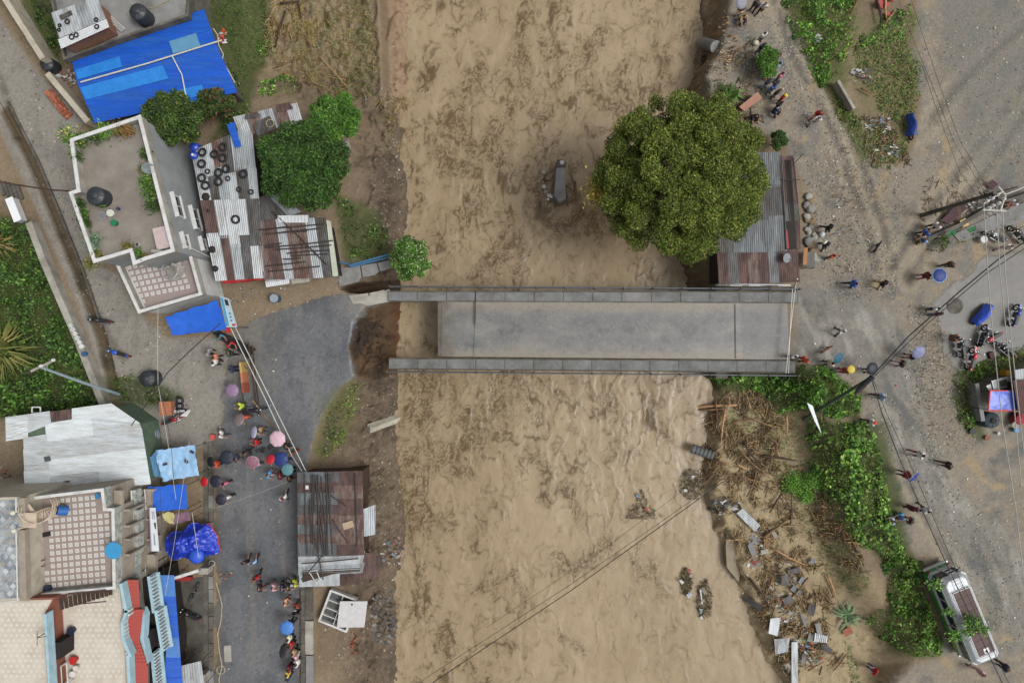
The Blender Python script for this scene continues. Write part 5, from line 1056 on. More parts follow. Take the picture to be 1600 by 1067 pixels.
# ------------------------------------------------------------------ south-east: hut with blue tarpaulin, planter walls
t = thing('roadside_hut', 'hut with a dark maroon roof at the right edge beside the blue tarpaulin', 'hut', W(1590, 605, 0))
MB().prism(outline([(1588, 597), (1690, 590), (1690, 640), (1594, 640)], 2.6), 0, 2.5).build('wall', m_void, t)
sheet_roof(t, [(1584, 596), (1690, 588), (1690, 645), (1592, 645)], [2.7] * 4, 4, 1, [mat('maroon_sheet', C(98, 72, 68), var=.2, scale=3), m_rust], jz=.02); corr(W(1586, 578, 2.3), W(1690, 560, 2.3), W(1690, 588, 2.5), W(1588, 596, 2.5), m_zinc2, 'grey_sheet', t, .2)
aw = thing('tarp_awning', 'bright blue tarpaulin with a red hem stretched beside the roadside hut', 'awning', W(1570, 628, 0))
tarp('canopy', [(1547, 611), (1584, 611), (1599, 639), (1545, 641)], [2.2, 2.4, 2.4, 2.2], mat('vivid_blue_tarp', C(52, 92, 210), rough=.4, var=.1, spec=.5), aw, n=20, wr=.03, seed=61)
for (p, q) in (((1546, 610), (1585, 611)), ((1545, 642), (1599, 640)), ((1547, 610), (1544, 642))): MB().tube([W(*p, 2.28), W(*q, 2.3)], .06, 5).build('hem', flat((216, 86, 86)), aw)
posts(aw, [(1547, 612), (1545, 640), (1584, 612)], 0, 2.2)
t = thing('junk_counter', 'grey tin counter with clutter above the blue tarpaulin hem', 'counter', W(1560, 600, 0)); corr(W(1549, 595, 1.6), W(1580, 586, 1.6), W(1583, 604, 1.6), W(1553, 610, 1.6), m_zinc2, 'top', t, .3, .01); corr(W(1541, 603, 1.5), W(1549, 599, 1.5), W(1554, 610, 1.5), W(1546, 612, 1.5), m_zinc, 'side_top', t, .3, .01); p = W(1568, 598, 1.65); MB().box((p.x, p.y, 1.68), (.5, .4, .1), .3).build('dark_box', m_zincd, t); posts(t, [(1551, 597), (1578, 588), (1581, 602)], 0, 1.55)
p = W(1577, 583, 1.2); t = thing('yellow_crate', 'yellow crate between the hedge and the roadside hut', 'crate', (p.x, p.y, 0)); MB().box((p.x, p.y, .8), (.45, .4, .7)).build('crate_body', flat((196, 140, 40)), t); MB().box((p.x, p.y, 1.16), (.38, .33, .03)).build('lid', flat((222, 164, 50)), t)
water_tank(1553, 657, 0, .62, 1.2, 'dark grey water tank with an open top below the blue tarpaulin', mat('slate_tank', C(66, 78, 86), rough=.5, var=.12))
p = W(1554, 658, 1.3); tag(MB().lathe((p.x, p.y, 1.28), [(.2, 0), (.2, .02)], 14).build('tank_opening', m_void), 'black round opening on top of the slate water tank', 'opening')
vessel('pot', 1520, 674, 0, .24, .3, flat((62, 62, 62)), 'dark pot at the foot of the hedge near the slate tank', 'pot'); vessel('pot', 1543, 684, 0, .2, .2, m_terra, 'tan clay pot below the slate tank', 'pot'); vessel('can', 1561, 677, 0, .12, .3, m_white, 'small white can beside the slate tank', 'can')
vessel('round_tray', 1587, 664, .5, .28, .1, m_conc_l, 'pale round tray beside the red bundle', 'tray'); vessel('blue_box', 1589, 672, 0, .22, .4, flat((100, 150, 200)), 'light blue tub under the pale tray', 'tub')
p = W(1594, 655, .6); tag(MB().lathe((p.x, p.y, 0), [(.4, 0), (.55, .3), (.4, .7), (.1, .8)], 9).build('red_bundle', flat((164, 48, 66))), 'red cloth bundle at the right edge below the tarpaulin', 'bundle')
garden_wall('short concrete planter wall behind the roadside hedge', [(1527, 602), (1536, 655)], 1.1, .3, m_conc, 'planter_wall')
garden_wall('low crumbling brick wall at the top of the parking lot', [(1440, 378), (1500, 352), (1545, 325), (1660, 285)], .5, .3, m_conc_d, 'low_wall')
o = MB().prism(outline([(1490, 366), (1545, 340), (1610, 312), (1680, 290), (1680, 318), (1600, 345), (1540, 366), (1500, 378)], .1), -.2, .1).build('pavement', m_conc); tag(o, kind='structure')
t = thing('maroon_tin', 'crumpled maroon tin sheets dumped against the low wall', 'scrap', W(1490, 330, 0)); corr(W(1470, 345, .4), W(1500, 315, .6), W(1512, 325, .5), W(1484, 350, .3), mat('maroon_tin', C(86, 62, 66), var=.25, scale=3), 'sheet', t, .15, .03); corr(W(1488, 340, .3), W(1497, 312, .7), W(1506, 318, .7), W(1500, 345, .3), m_rust, 'sheet', t, .15, .03)
t = thing('fallen_maroon_panel', 'square maroon panel lying by the wire pole', 'panel', W(1548, 287, 0)); corr(W(1540, 288, .3), W(1551, 280, .5), W(1560, 288, .4), W(1550, 297, .2), mat('maroon_tin', C(86, 62, 66)), 'sheet', t, .2, .02)
# ------------------------------------------------------------------ vegetation
m_leaf = mat('leaf', (0, 0, 0), rough=.55, var=.12, scale=1.2, attr=True, spec=.25, trans=.22)
m_bark = mat('bark', C(96, 84, 70), var=.3, scale=6, bump=.4)
LEAFK = 1.25
def leafs(name, P, size, cols, parent=None, aspect=.45, tilt=.9, seed=1, drop=0.0, mat_=None, tone=None):
    """P: N x 3 leaf positions; one folded leaf-shaped face each"""
    g = np.random.default_rng(seed); n = len(P)
    yaw = g.random(n) * 2 * PI; ti = (g.random(n) - .5) * 2 * tilt - drop; ro = (g.random(n) - .5) * 1.4 * tilt
    s = size * (.65 + .7 * g.random(n))
    cy, sy, ct, st_ = np.cos(yaw), np.sin(yaw), np.cos(ti), np.sin(ti)
    U = np.stack([cy * ct, sy * ct, st_], 1); Vv = np.stack([-sy, cy, np.zeros(n)], 1); Nn = np.cross(U, Vv)
    Vv = Vv * np.cos(ro)[:, None] + Nn * np.sin(ro)[:, None]
    h = (s / 2)[:, None]; a = (s * aspect / 2)[:, None]
    V = np.empty((n, 4, 3)); V[:, 0] = P - U * h; V[:, 1] = P + Vv * a - U * h * .1; V[:, 2] = P + U * h; V[:, 3] = P - Vv * a - U * h * .1
    cc = np.array([C(*c) for c in cols]); ci = cc[g.integers(0, len(cc), n)] * (.5 + 1.0 * g.random(n))[:, None]
    ci = ci * LEAFK
    if tone is not None: ci = ci * tone[:, None]
    return np_mesh(name, V.reshape(-1, 3), np.arange(4 * n).reshape(n, 4), mat_ or m_leaf, parent, facecol=ci)
def in_poly(poly, n, g, z=0):
    P = np.array([(p.x, p.y) for p in WP(poly, z)]); lo, hi = P.min(0), P.max(0); out = []
    while sum(map(len, out)) < n:
        q = lo + (hi - lo) * g.random((max(2000, n), 2)); q = q[sdf(P, q[:, 0], q[:, 1]) < 0]; out.append(q)
    return np.concatenate(out)[:n], P
def patch(name, label, cat, poly, hmax, size, cols, dens=60, seed=1, lump=.9, edge=1.0, kind=None, aspect=.5, tilt=.9, group=None, part=True, zb=None):
    g = np.random.default_rng(seed); gc = G(sum(p[0] for p in poly) / len(poly), sum(p[1] for p in poly) / len(poly)); zc = min(gc.z, 0) + .6 * hmax; P = np.array([(p.x, p.y) for p in WP(poly, zc)])
    x, y = P[:, 0], P[:, 1]; area = abs(np.dot(x, np.roll(y, 1)) - np.dot(y, np.roll(x, 1))) / 2; n = int(area * dens)
    q, Pp = in_poly(poly, n, g, zc)
    q = q + (g.random(q.shape) - .5) * .25
    d = -sdf(Pp, q[:, 0], q[:, 1]) + fbm(q[:, 0] * 1.3, q[:, 1] * 1.3, 3, seed) * .5
    gap = fbm(q[:, 0] * .8 + 3, q[:, 1] * .8, 3, seed + 3)
    keep = d > 0; q = q[keep]; d = d[keep]; gap = gap[keep]
    nn = .55 + lump * .75 * fbm(q[:, 0] * lump, q[:, 1] * lump, 3, seed + 9) + .25 * perlin(q[:, 0] * 2.2, q[:, 1] * 2.2, seed + 4)
    kp = g.random(len(q)) < .35 + 1.6 * sst(-.32, -.05, gap); q, d, gap, nn = q[kp], d[kp], gap[kp], nn[kp]
    H = hmax * np.clip(sst(0, edge, d) ** .5 * nn, .06, 1.2)
    z0 = ground_z(q[:, 0], q[:, 1]) if zb is None else zb
    z = z0 + H * (1 - g.random(len(q)) ** 2 * .85)
    if kind == 'stuff':
        o = leafs(name, np.c_[q, z], size, cols, None, aspect, tilt, seed); return tag(o, label, cat, kind='stuff')
    c = Pp.mean(0); t = thing(name, label, cat, (c[0], c[1], float(ground_z(c[0], c[1]))), group)
    sp = fbm(q[:, 0] * .55 + 7, q[:, 1] * .55, 3, seed + 21); tn = .78 + .5 * sst(-.3, .3, sp + .3 * (g.random(len(q)) - .5)); big = (fbm(q[:, 0] * .7 + 1, q[:, 1] * .7, 2, seed + 31) + .35 * (g.random(len(q)) - .5)) > .02; Pq = np.c_[q, z]
    leafs('foliage', Pq[big], size * 1.15, cols, t, aspect, tilt, seed, tone=tn[big]); leafs('fine_foliage', Pq[~big], size * .72, [tuple(int(.55 * a_ + .45 * b_) for a_, b_ in zip(c_, (86, 100, 46))) for c_ in cols], t, aspect * .7, 1.1, seed + 1, tone=tn[~big])
    for k in range(min(14, 3 + int(area / 3))):
        i = g.integers(0, len(q)); MB().tube([(q[i, 0], q[i, 1], ground_z(q[i, 0], q[i, 1]) - .1), (q[i, 0] + jit(.2), q[i, 1] + jit(.2), ground_z(q[i, 0], q[i, 1]) + H[i] * .8)], [.04, .015], 5).build('stem', m_bark, t)
    return t
def tree(label, px, py, zc, rpx, ztop, zbot, n, size, cols, seed=1, clumps=40, cl=.26, name='tree', aspect=.4, limbs=9, ell=(1, 1), extra=None):
    """px,py: crown centre as seen at height zc; rpx its radius in the photograph"""
    g = np.random.default_rng(seed); c = W(px, py, zc); Rr = rpx * (CAM_H - zc) / FPX
    gz = float(ground_z(c.x, c.y)); t = thing(name, label, 'tree', (c.x, c.y, gz))
    cs = []
    for k in range(clumps):
        a = k * 2.39996 + g.random() * .5; r = Rr * (1 - cl * .9) * math.sqrt((k + .5) / clumps)
        hh = zbot + (ztop - zbot) * (.10 + .70 * math.sqrt(max(0, 1 - (r / Rr) ** 2)) + .16 * g.random() - (.30 * g.random() if k % 2 == 0 else 0))
        cs.append((c.x + r * math.cos(a) * ell[0] + (g.random() - .5) * Rr * .06, c.y + r * math.sin(a) * ell[1] + (g.random() - .5) * Rr * .06, hh, Rr * cl * (.75 + .5 * g.random())))
    cs = np.array(cs); wgt = cs[:, 3] ** 2; wgt /= wgt.sum(); ci = g.choice(len(cs), n, p=wgt)
    v = g.normal(size=(n, 3)); v /= np.linalg.norm(v, axis=1)[:, None]; v[:, 2] = np.where((v[:, 2] < 0) & (g.random(n) < .55), -v[:, 2], v[:, 2])
    rad = cs[ci, 3] * (g.random(n) ** .38) * (1 + .18 * perlin(v[:, 0] * 3 + ci, v[:, 1] * 3, seed))
    P = cs[ci, :3] + v * rad[:, None] * np.array([1, 1, .8])
    tone = .72 + .56 * g.random(len(cs)); leafs('crown', P, size, cols, t, aspect, 1.0, seed, tone=tone[ci])
    tr_top = zbot + (ztop - zbot) * .35; rt = max(.06, Rr * .055)
    MB().tube([(c.x + jit(.1), c.y + jit(.1), gz - .3), (c.x + jit(.15), c.y + jit(.15), (gz + tr_top) / 2), (c.x, c.y, tr_top)], [rt * 1.3, rt, rt * .7], 9).build('trunk', m_bark, t, smooth=True)
    for k in range(limbs):
        q = cs[(k * max(1, len(cs) // limbs)) % len(cs)]; z0 = gz + (tr_top - gz) * (.6 + .4 * random.random())
        MB().tube([(c.x, c.y, z0), ((c.x * .5 + q[0] * .5), (c.y * .5 + q[1] * .5), (z0 + q[2]) / 2 + .2), (q[0], q[1], q[2])], [rt * .5, rt * .3, rt * .1], 6).build('limb', m_bark, t, smooth=True)
    return t
OLIVE = [(92, 108, 36), (74, 92, 30), (56, 72, 24), (112, 124, 50), (82, 100, 34), (128, 130, 60)]
DKG = [(56, 82, 34), (44, 68, 28), (68, 96, 40), (38, 58, 26), (80, 108, 48)]
MDG = [(72, 108, 40), (58, 92, 34), (92, 128, 50), (48, 78, 30), (110, 142, 62)]
BRG = [(92, 142, 46), (76, 124, 38), (116, 164, 62), (62, 104, 34), (134, 170, 76)]
DRY = [(120, 112, 60), (98, 98, 50), (140, 124, 72), (84, 92, 44), (108, 120, 52)]
LIME = [(82, 124, 40), (100, 142, 50), (62, 104, 32), (118, 152, 62), (46, 84, 28)]
bt = tree('huge round olive green tree leaning over the river above the bridge', 1060, 281, 6.0, 137, 10.5, 3.2, 150000, .18, OLIVE, 5, 230, .125, limbs=26, aspect=.38, ell=(1.0, .95))
g = np.random.default_rng(8); P = W(934, 296, 6); v = g.normal(size=(900, 3)) * np.array([.42, .5, .4]) + np.array(P); leafs('yellow_leaves', v, .2, [(196, 176, 84), (170, 150, 66), (150, 140, 60)], bt, .4, 1, 9)
tree('round dark green tree between the blue roof and the grey house', 270, 184, 4.0, 54, 5.6, 1.6, 28000, .2, DKG + [(104, 112, 44)], 6, 56, .22, ell=(1.02, .74))
tree('broad dark green tree over the tin workshop roof', 476, 262, 4.0, 76, 6.0, 2.4, 46000, .2, DKG + MDG[:2], 7, 80, .19, ell=(1, .95))
tree('lighter green bushy tree at the upper bank beside the workshop', 520, 186, 2.6, 44, 3.6, .8, 20000, .19, MDG + BRG[:2], 8, 40, .24, ell=(.95, 1.05))
tree('small bright green tree with white blossoms at the bridge head', 641, 405, 2.2, 37, 3.2, .3, 12000, .17, MDG + BRG[:2] + [(170, 180, 140)], 9, 34, .26)
tree('small feathery green tree by the red flowers at the blue roof corner', 338, 158, 2.6, 30, 3.2, 1.0, 7000, .2, DKG + [(120, 60, 56)], 10, 14, .34, name='flowering_shrub')
tree('small tree rising beside the gravel path near the crowd', 1198, 102, 1.2, 22, 2.2, .2, 6000, .16, MDG + BRG[:1], 11, 12, .35, name='young_tree', ell=(.9, 1.4))
tree('thin dark shrub at the upper corner of the long shack', 1214, 220, 1.2, 17, 1.9, .3, 2600, .15, DKG, 12, 9, .36, name='shrub')
patch('ivy_slope', 'dense green shrubs on the slope left of the alley ditch', 'shrub', [(-60, 330), (40, 345), (58, 395), (85, 465), (118, 545), (150, 620), (158, 640), (-60, 660)], 1.8, .24, DKG + MDG, 150, 21, lump=.55)
patch('slope_bush', 'lighter green bush low on the left slope near the tin roof', 'bush', [(0, 600), (50, 590), (70, 620), (40, 648), (0, 650)], 2.2, .24, BRG + MDG, 120, 22)
patch('slope_bush', 'yellow tinged bush at the top of the left slope', 'bush', [(-10, 370), (30, 375), (50, 420), (10, 430)], 2.0, .22, DRY + MDG, 90, 23)
def spiky(px, py, rpx, n, label, cols, z=.6, arch=.5, width=.06, name='spiky_plant', zb=None):
    c = G(px, py) if zb is None else W(px, py, zb); g = np.random.default_rng(px + py); t = thing(name, label, 'plant', c); Lr = rpx / 20
    for k in range(n):
        a = g.random() * 2 * PI; Ln = Lr * (.6 + .5 * g.random()); up = z * (.6 + .9 * g.random()); u = Vector((math.cos(a), math.sin(a), 0)); s_ = Vector((-u.y, u.x, 0)) * width
        p0 = c; p1 = c + u * Ln * .45 + Vector((0, 0, up)); p2 = c + u * Ln + Vector((0, 0, up * arch))
        MB().add([p0 - s_ * .7, p0 + s_ * .7, p1 + s_, p1 - s_, p2 + s_ * .08, p2 - s_ * .08], [(0, 1, 2, 3), (3, 2, 4, 5)]).build('blade', flat(cols[k % len(cols)], rough=.6), t)
    return t
spiky(26, 545, 54, 110, 'large yellow green spiky plant spreading on the left slope', [(128, 126, 62), (106, 112, 54), (88, 100, 46), (146, 136, 76)], 1.6, .9)
spiky(22, 385, 26, 40, 'dry straw coloured spiky plant at the top of the slope', [(150, 126, 72), (128, 108, 60), (98, 100, 48)], 1.9, .8, name='dry_spiky_plant')
spiky(1322, 960, 28, 34, 'long leaved grey green plant flattened on the mud near the broken brick', [(112, 138, 98), (92, 122, 82), (130, 150, 110)], .35, .4, .07, name='long_leaved_plant')
spiky(1138, 152, 30, 16, 'broad leaved banana plant drooping on the gravel bank', [(86, 124, 50), (104, 140, 58), (70, 100, 42)], .7, .3, .13, name='banana_plant')
patch('hedge', 'thick bright green creeper hedge beside the right road', 'hedge', [(1278, 655), (1320, 662), (1362, 660), (1382, 690), (1390, 740), (1402, 800), (1420, 850), (1425, 885), (1400, 895), (1378, 870), (1345, 855), (1310, 800), (1290, 750), (1282, 700)], 1.6, .25, LIME + [(140, 164, 84)], 95, 31, lump=.5, aspect=.75, tilt=.75, edge=.8)
patch('hedge', 'lower end of the creeper hedge turning dark near the bus', 'hedge', [(1378, 862), (1425, 872), (1455, 885), (1462, 905), (1420, 912), (1390, 905)], 1.2, .26, MDG + LIME, 95, 32, aspect=.7)
patch('bush', 'leafy green bush mass at the right end of the bridge', 'bush', [(1120, 590), (1180, 588), (1242, 586), (1262, 566), (1300, 575), (1330, 600), (1350, 622), (1345, 650), (1310, 655), (1260, 645), (1230, 655), (1215, 620), (1150, 606)], 1.5, .24, MDG + BRG, 170, 33, lump=.7)
patch('bush', 'big bush pressing against the side of the bus', 'bush', [(1395, 900), (1438, 893), (1450, 915), (1466, 960), (1484, 1005), (1480, 1030), (1430, 1032), (1395, 1015), (1375, 985), (1395, 950)], 1.4, .22, MDG + BRG + DRY[:1], 170, 34, lump=.7, edge=.8)
br = thing('leafy_branch', 'leafy branches reaching over the bus roof', 'branch', G(1478, 980)); g = np.random.default_rng(77)
for (x, y, s_, n_) in ((1522, 972, .36, 260), (1535, 983, .28, 200), (1512, 988, .25, 140), (1482, 955, .22, 120), (1490, 992, .3, 160), (1462, 912, .3, 160)):
    p = W(x, y, 3.35); tag(leafs('leaf_spray', g.normal(size=(n_, 3)) * np.array([s_, s_ * .7, .12]) + np.array(p), .19, MDG + BRG, br, .45, .8, x), kind='stuff')
    MB().tube([W(1470 + jit(6), y + 6, 2.2), W((1470 + x) / 2, y + 2, 3.1), p], [.04, .03, .012], 5).build('twig', m_bark, br)
patch('verge_shrubs', 'bright green shrubs along the top of the dirt road fork', 'shrub', [(1222, -30), (1345, -30), (1340, 20), (1320, 60), (1305, 90), (1310, 130), (1290, 135), (1270, 90), (1245, 50)], 1.7, .22, BRG + MDG, 120, 41, lump=.7)
patch('verge_shrubs', 'yellow green bush beside the fallen pole at the road fork', 'shrub', [(1285, 60), (1330, 20), (1350, 10), (1345, 60), (1325, 100), (1310, 130), (1296, 100)], 2.4, .2, DRY + BRG, 110, 42)
patch('verge_shrubs', 'darker weeds along the edge of the dirt road fork', 'shrub', [(1290, 132), (1312, 130), (1330, 160), (1352, 190), (1350, 250), (1400, 262), (1370, 262), (1338, 225), (1310, 180)], .7, .18, MDG + DRY, 110, 43)
patch('verge_shrubs', 'green shrubs around the dumped planks at the top right', 'shrub', [(1365, 40), (1400, 10), (1430, 0), (1440, 30), (1430, 55), (1390, 60), (1355, 70), (1340, 62)], 1.2, .2, MDG + BRG, 110, 44)
patch('weeds', 'scattered weeds on the rubbish strewn verge', 'weeds', [(1330, 70), (1420, 60), (1445, 110), (1440, 150), (1420, 210), (1380, 180), (1345, 120)], .35, .17, DRY + MDG, 100, 45, kind='stuff')
patch('weeds', 'weeds around the rubbish heap at the fork tip', 'weeds', [(1345, 200), (1380, 190), (1425, 220), (1415, 255), (1370, 262), (1350, 240)], .4, .17, MDG + DRY, 80, 46, kind='stuff')
patch('hedge', 'green hedge bordering the motorcycle lot and the hut', 'hedge', [(1494, 585), (1530, 570), (1560, 556), (1600, 540), (1640, 530), (1640, 555), (1590, 572), (1540, 592), (1526, 605), (1534, 660), (1528, 685), (1505, 660), (1495, 620)], 1.0, .22, MDG + DRY[:2] + BRG[:1], 120, 51, lump=.8)
patch('bush', 'round dark bush beside the white shirted group at the lot corner', 'bush', [(1455, 372), (1475, 360), (1492, 368), (1490, 388), (1472, 394), (1456, 388)], 1.1, .18, DKG + DRY[:1], 170, 52)
patch('bush', 'low planting with green cloth along the lot edge', 'bush', [(1495, 370), (1515, 360), (1540, 355), (1536, 370), (1510, 378), (1496, 380)], .5, .17, MDG + DRY, 130, 53)
patch('bush', 'yellowish weeds by the upper lot motorcycles', 'bush', [(1562, 348), (1590, 338), (1600, 342), (1580, 352), (1564, 356)], .5, .17, DRY + [(190, 170, 70)], 120, 54)
patch('bush', 'grassy mound with the black tank in the alley', 'bush', [(160, 592), (200, 585), (225, 590), (262, 608), (284, 620), (230, 634), (185, 628)], .8, .18, DKG + DRY[:2], 130, 55)
patch('bank_shrubs', 'dark undergrowth below the dark green tree on the bank', 'shrub', [(520, 300), (545, 310), (560, 340), (590, 345), (600, 360), (580, 400), (545, 405), (535, 370)], .9, .2, DKG + MDG, 90, 56)
patch('bank_shrubs', 'grass and weeds at the street corner above the washout', 'shrub', [(512, 640), (540, 602), (562, 595), (558, 620), (545, 660), (540, 690), (505, 720), (492, 705)], .45, .17, DRY + MDG, 110, 57)
patch('garden_shrubs', 'leafy shrubs at the top between the alley wall and the flat roof', 'shrub', [(22, -30), (70, -30), (86, 50), (94, 95), (70, 80)], 1.5, .2, DKG, 130, 58)
patch('garden_shrubs', 'low green plants along the right edge of the blue roof', 'shrub', [(330, 70), (345, 60), (380, 140), (388, 180), (368, 200), (340, 205), (360, 140)], .7, .2, DKG + MDG, 90, 59)
patch('garden_shrubs', 'bright bush in the garden near the straw heap', 'shrub', [(392, 60), (415, 45), (432, 65), (428, 88), (400, 90)], 1.0, .2, MDG + BRG, 110, 60)
patch('garden_shrubs', 'two round green bushes above the tin workshop', 'shrub', [(402, 135), (430, 105), (455, 110), (460, 130), (425, 150), (405, 150)], .9, .19, MDG + BRG, 110, 61)
patch('grass', 'green grass in the garden beside the blue roof', 'grass', [(292, -30), (415, -30), (418, 40), (400, 100), (385, 130), (372, 120), (350, 60), (318, 12)], .25, .16, MDG + DKG, 130, 62, kind='stuff', aspect=.22)
patch('grass', 'sparse rows of yellow green stubble on the silted garden', 'grass', [(440, -30), (575, -30), (590, 130), (560, 160), (500, 140), (445, 90)], .3, .2, DRY + MDG + [(150, 130, 80), (160, 140, 90)], 60, 63, kind='stuff', aspect=.14)
patch('grass', 'brownish weeds along the old wall at the upper bank', 'weeds', [(535, -30), (580, -30), (596, 130), (575, 165), (520, 150), (545, 90)], .4, .18, DRY + DKG, 60, 68, kind='stuff', aspect=.25)
patch('grass', 'weeds tangled in the flood debris', 'weeds', [(1130, 620), (1250, 640), (1290, 720), (1310, 830), (1340, 930), (1290, 900), (1240, 800), (1180, 700), (1120, 660)], .35, .17, DKG + DRY + MDG, 75, 64, kind='stuff', aspect=.25)
patch('grass', 'line of weeds along the lower debris bank', 'weeds', [(1290, 810), (1330, 840), (1355, 900), (1345, 945), (1320, 915), (1295, 860)], .5, .18, MDG + DRY, 70, 65, kind='stuff', aspect=.3)
patch('grass', 'strip of weeds near the lower right mud', 'weeds', [(1320, 1000), (1335, 1010), (1350, 1080), (1330, 1080)], .4, .17, MDG, 90, 66, kind='stuff', aspect=.3)
patch('grass', 'tufts along the alley', 'weeds', [(25, 50), (35, 50), (50, 85), (40, 90)], .3, .14, DRY + DKG, 60, 67, kind='stuff', aspect=.3)
for k, (x, y, r_) in enumerate(((1238, 754, 19), (1268, 748, 15), (1256, 772, 12))):
    c = G(x, y, .5); t = thing('sapling', ('largest bright green sapling on the debris mud', 'second bright green sapling, nearer the hedge', 'smallest bright green sapling below the other two')[k], 'sapling', G(x, y)); g = np.random.default_rng(k)
    q = g.normal(size=(1500, 3)) * np.array([r_ / 46, r_ / 46, .2]) + np.array(c); leafs('foliage', q, .13, BRG, t, .5, .8, k); MB().tube([G(x, y, -.1), c], .03, 5).build('stem', m_bark, t)
# potted plants along the roof garden
POT = [(108, 214, 1.0, LIME + [(206, 190, 90)]), (128, 219, .8, MDG), (150, 212, .7, DKG), (163, 206, .9, BRG), (185, 203, .7, DRY), (200, 205, .75, [(150, 110, 60), (120, 100, 54)]), (122, 245, .5, DKG), (228, 240, .5, DKG), (226, 265, .45, DRY), (229, 283, .7, LIME), (236, 300, .8, MDG), (240, 322, .7, DKG), (126, 318, .5, DKG), (130, 335, .55, MDG), (134, 348, .6, DKG), (146, 378, .8, [(120, 150, 120), (100, 130, 100), (80, 110, 80)]), (152, 398, .6, DRY), (200, 386, .5, DRY), (216, 398, .6, MDG), (160, 318, .4, MDG), (142, 412, .7, DRY)]
where = ['at the outer north corner', 'second along the north parapet', 'third along the north parapet', 'bright in the middle of the north parapet', 'dry, near the north east corner', 'brown leaved at the north east corner', 'upper on the west parapet', 'just inside the east parapet near its top', 'below the satellite dish', 'lime green on the east parapet', 'large on the middle of the east parapet', 'dark, lowest on the east parapet', 'just below the black tank', 'second below the black tank', 'third below the black tank', 'silvery in a white trough at the west parapet', 'at the south west corner', 'dry, on the south parapet', 'over the tiled porch doorway', 'tiny, right of the black tank', 'spilling over the south west corner']
for k, ((x, y, s_, cols), wh) in enumerate(zip(POT, where)):
    p = W(x, y, 6.6); t = thing('potted_plant', 'roof garden plant %s of the grey house' % wh, 'potted plant', (p.x, p.y, 6.23), 'potted plants on the roof garden')
    MB().lathe((p.x, p.y, 6.23), [(.16, 0), (.24, .28), (.24, .3)], 10).build('pot', m_terra if k % 3 else m_conc_l, t); g = np.random.default_rng(k + 100)
    leafs('foliage', g.normal(size=(260, 3)) * np.array([s_ * .34, s_ * .34, .14]) + np.array((p.x, p.y, 6.72)), .15 + .05 * s_, cols, t, .4, .9, k)
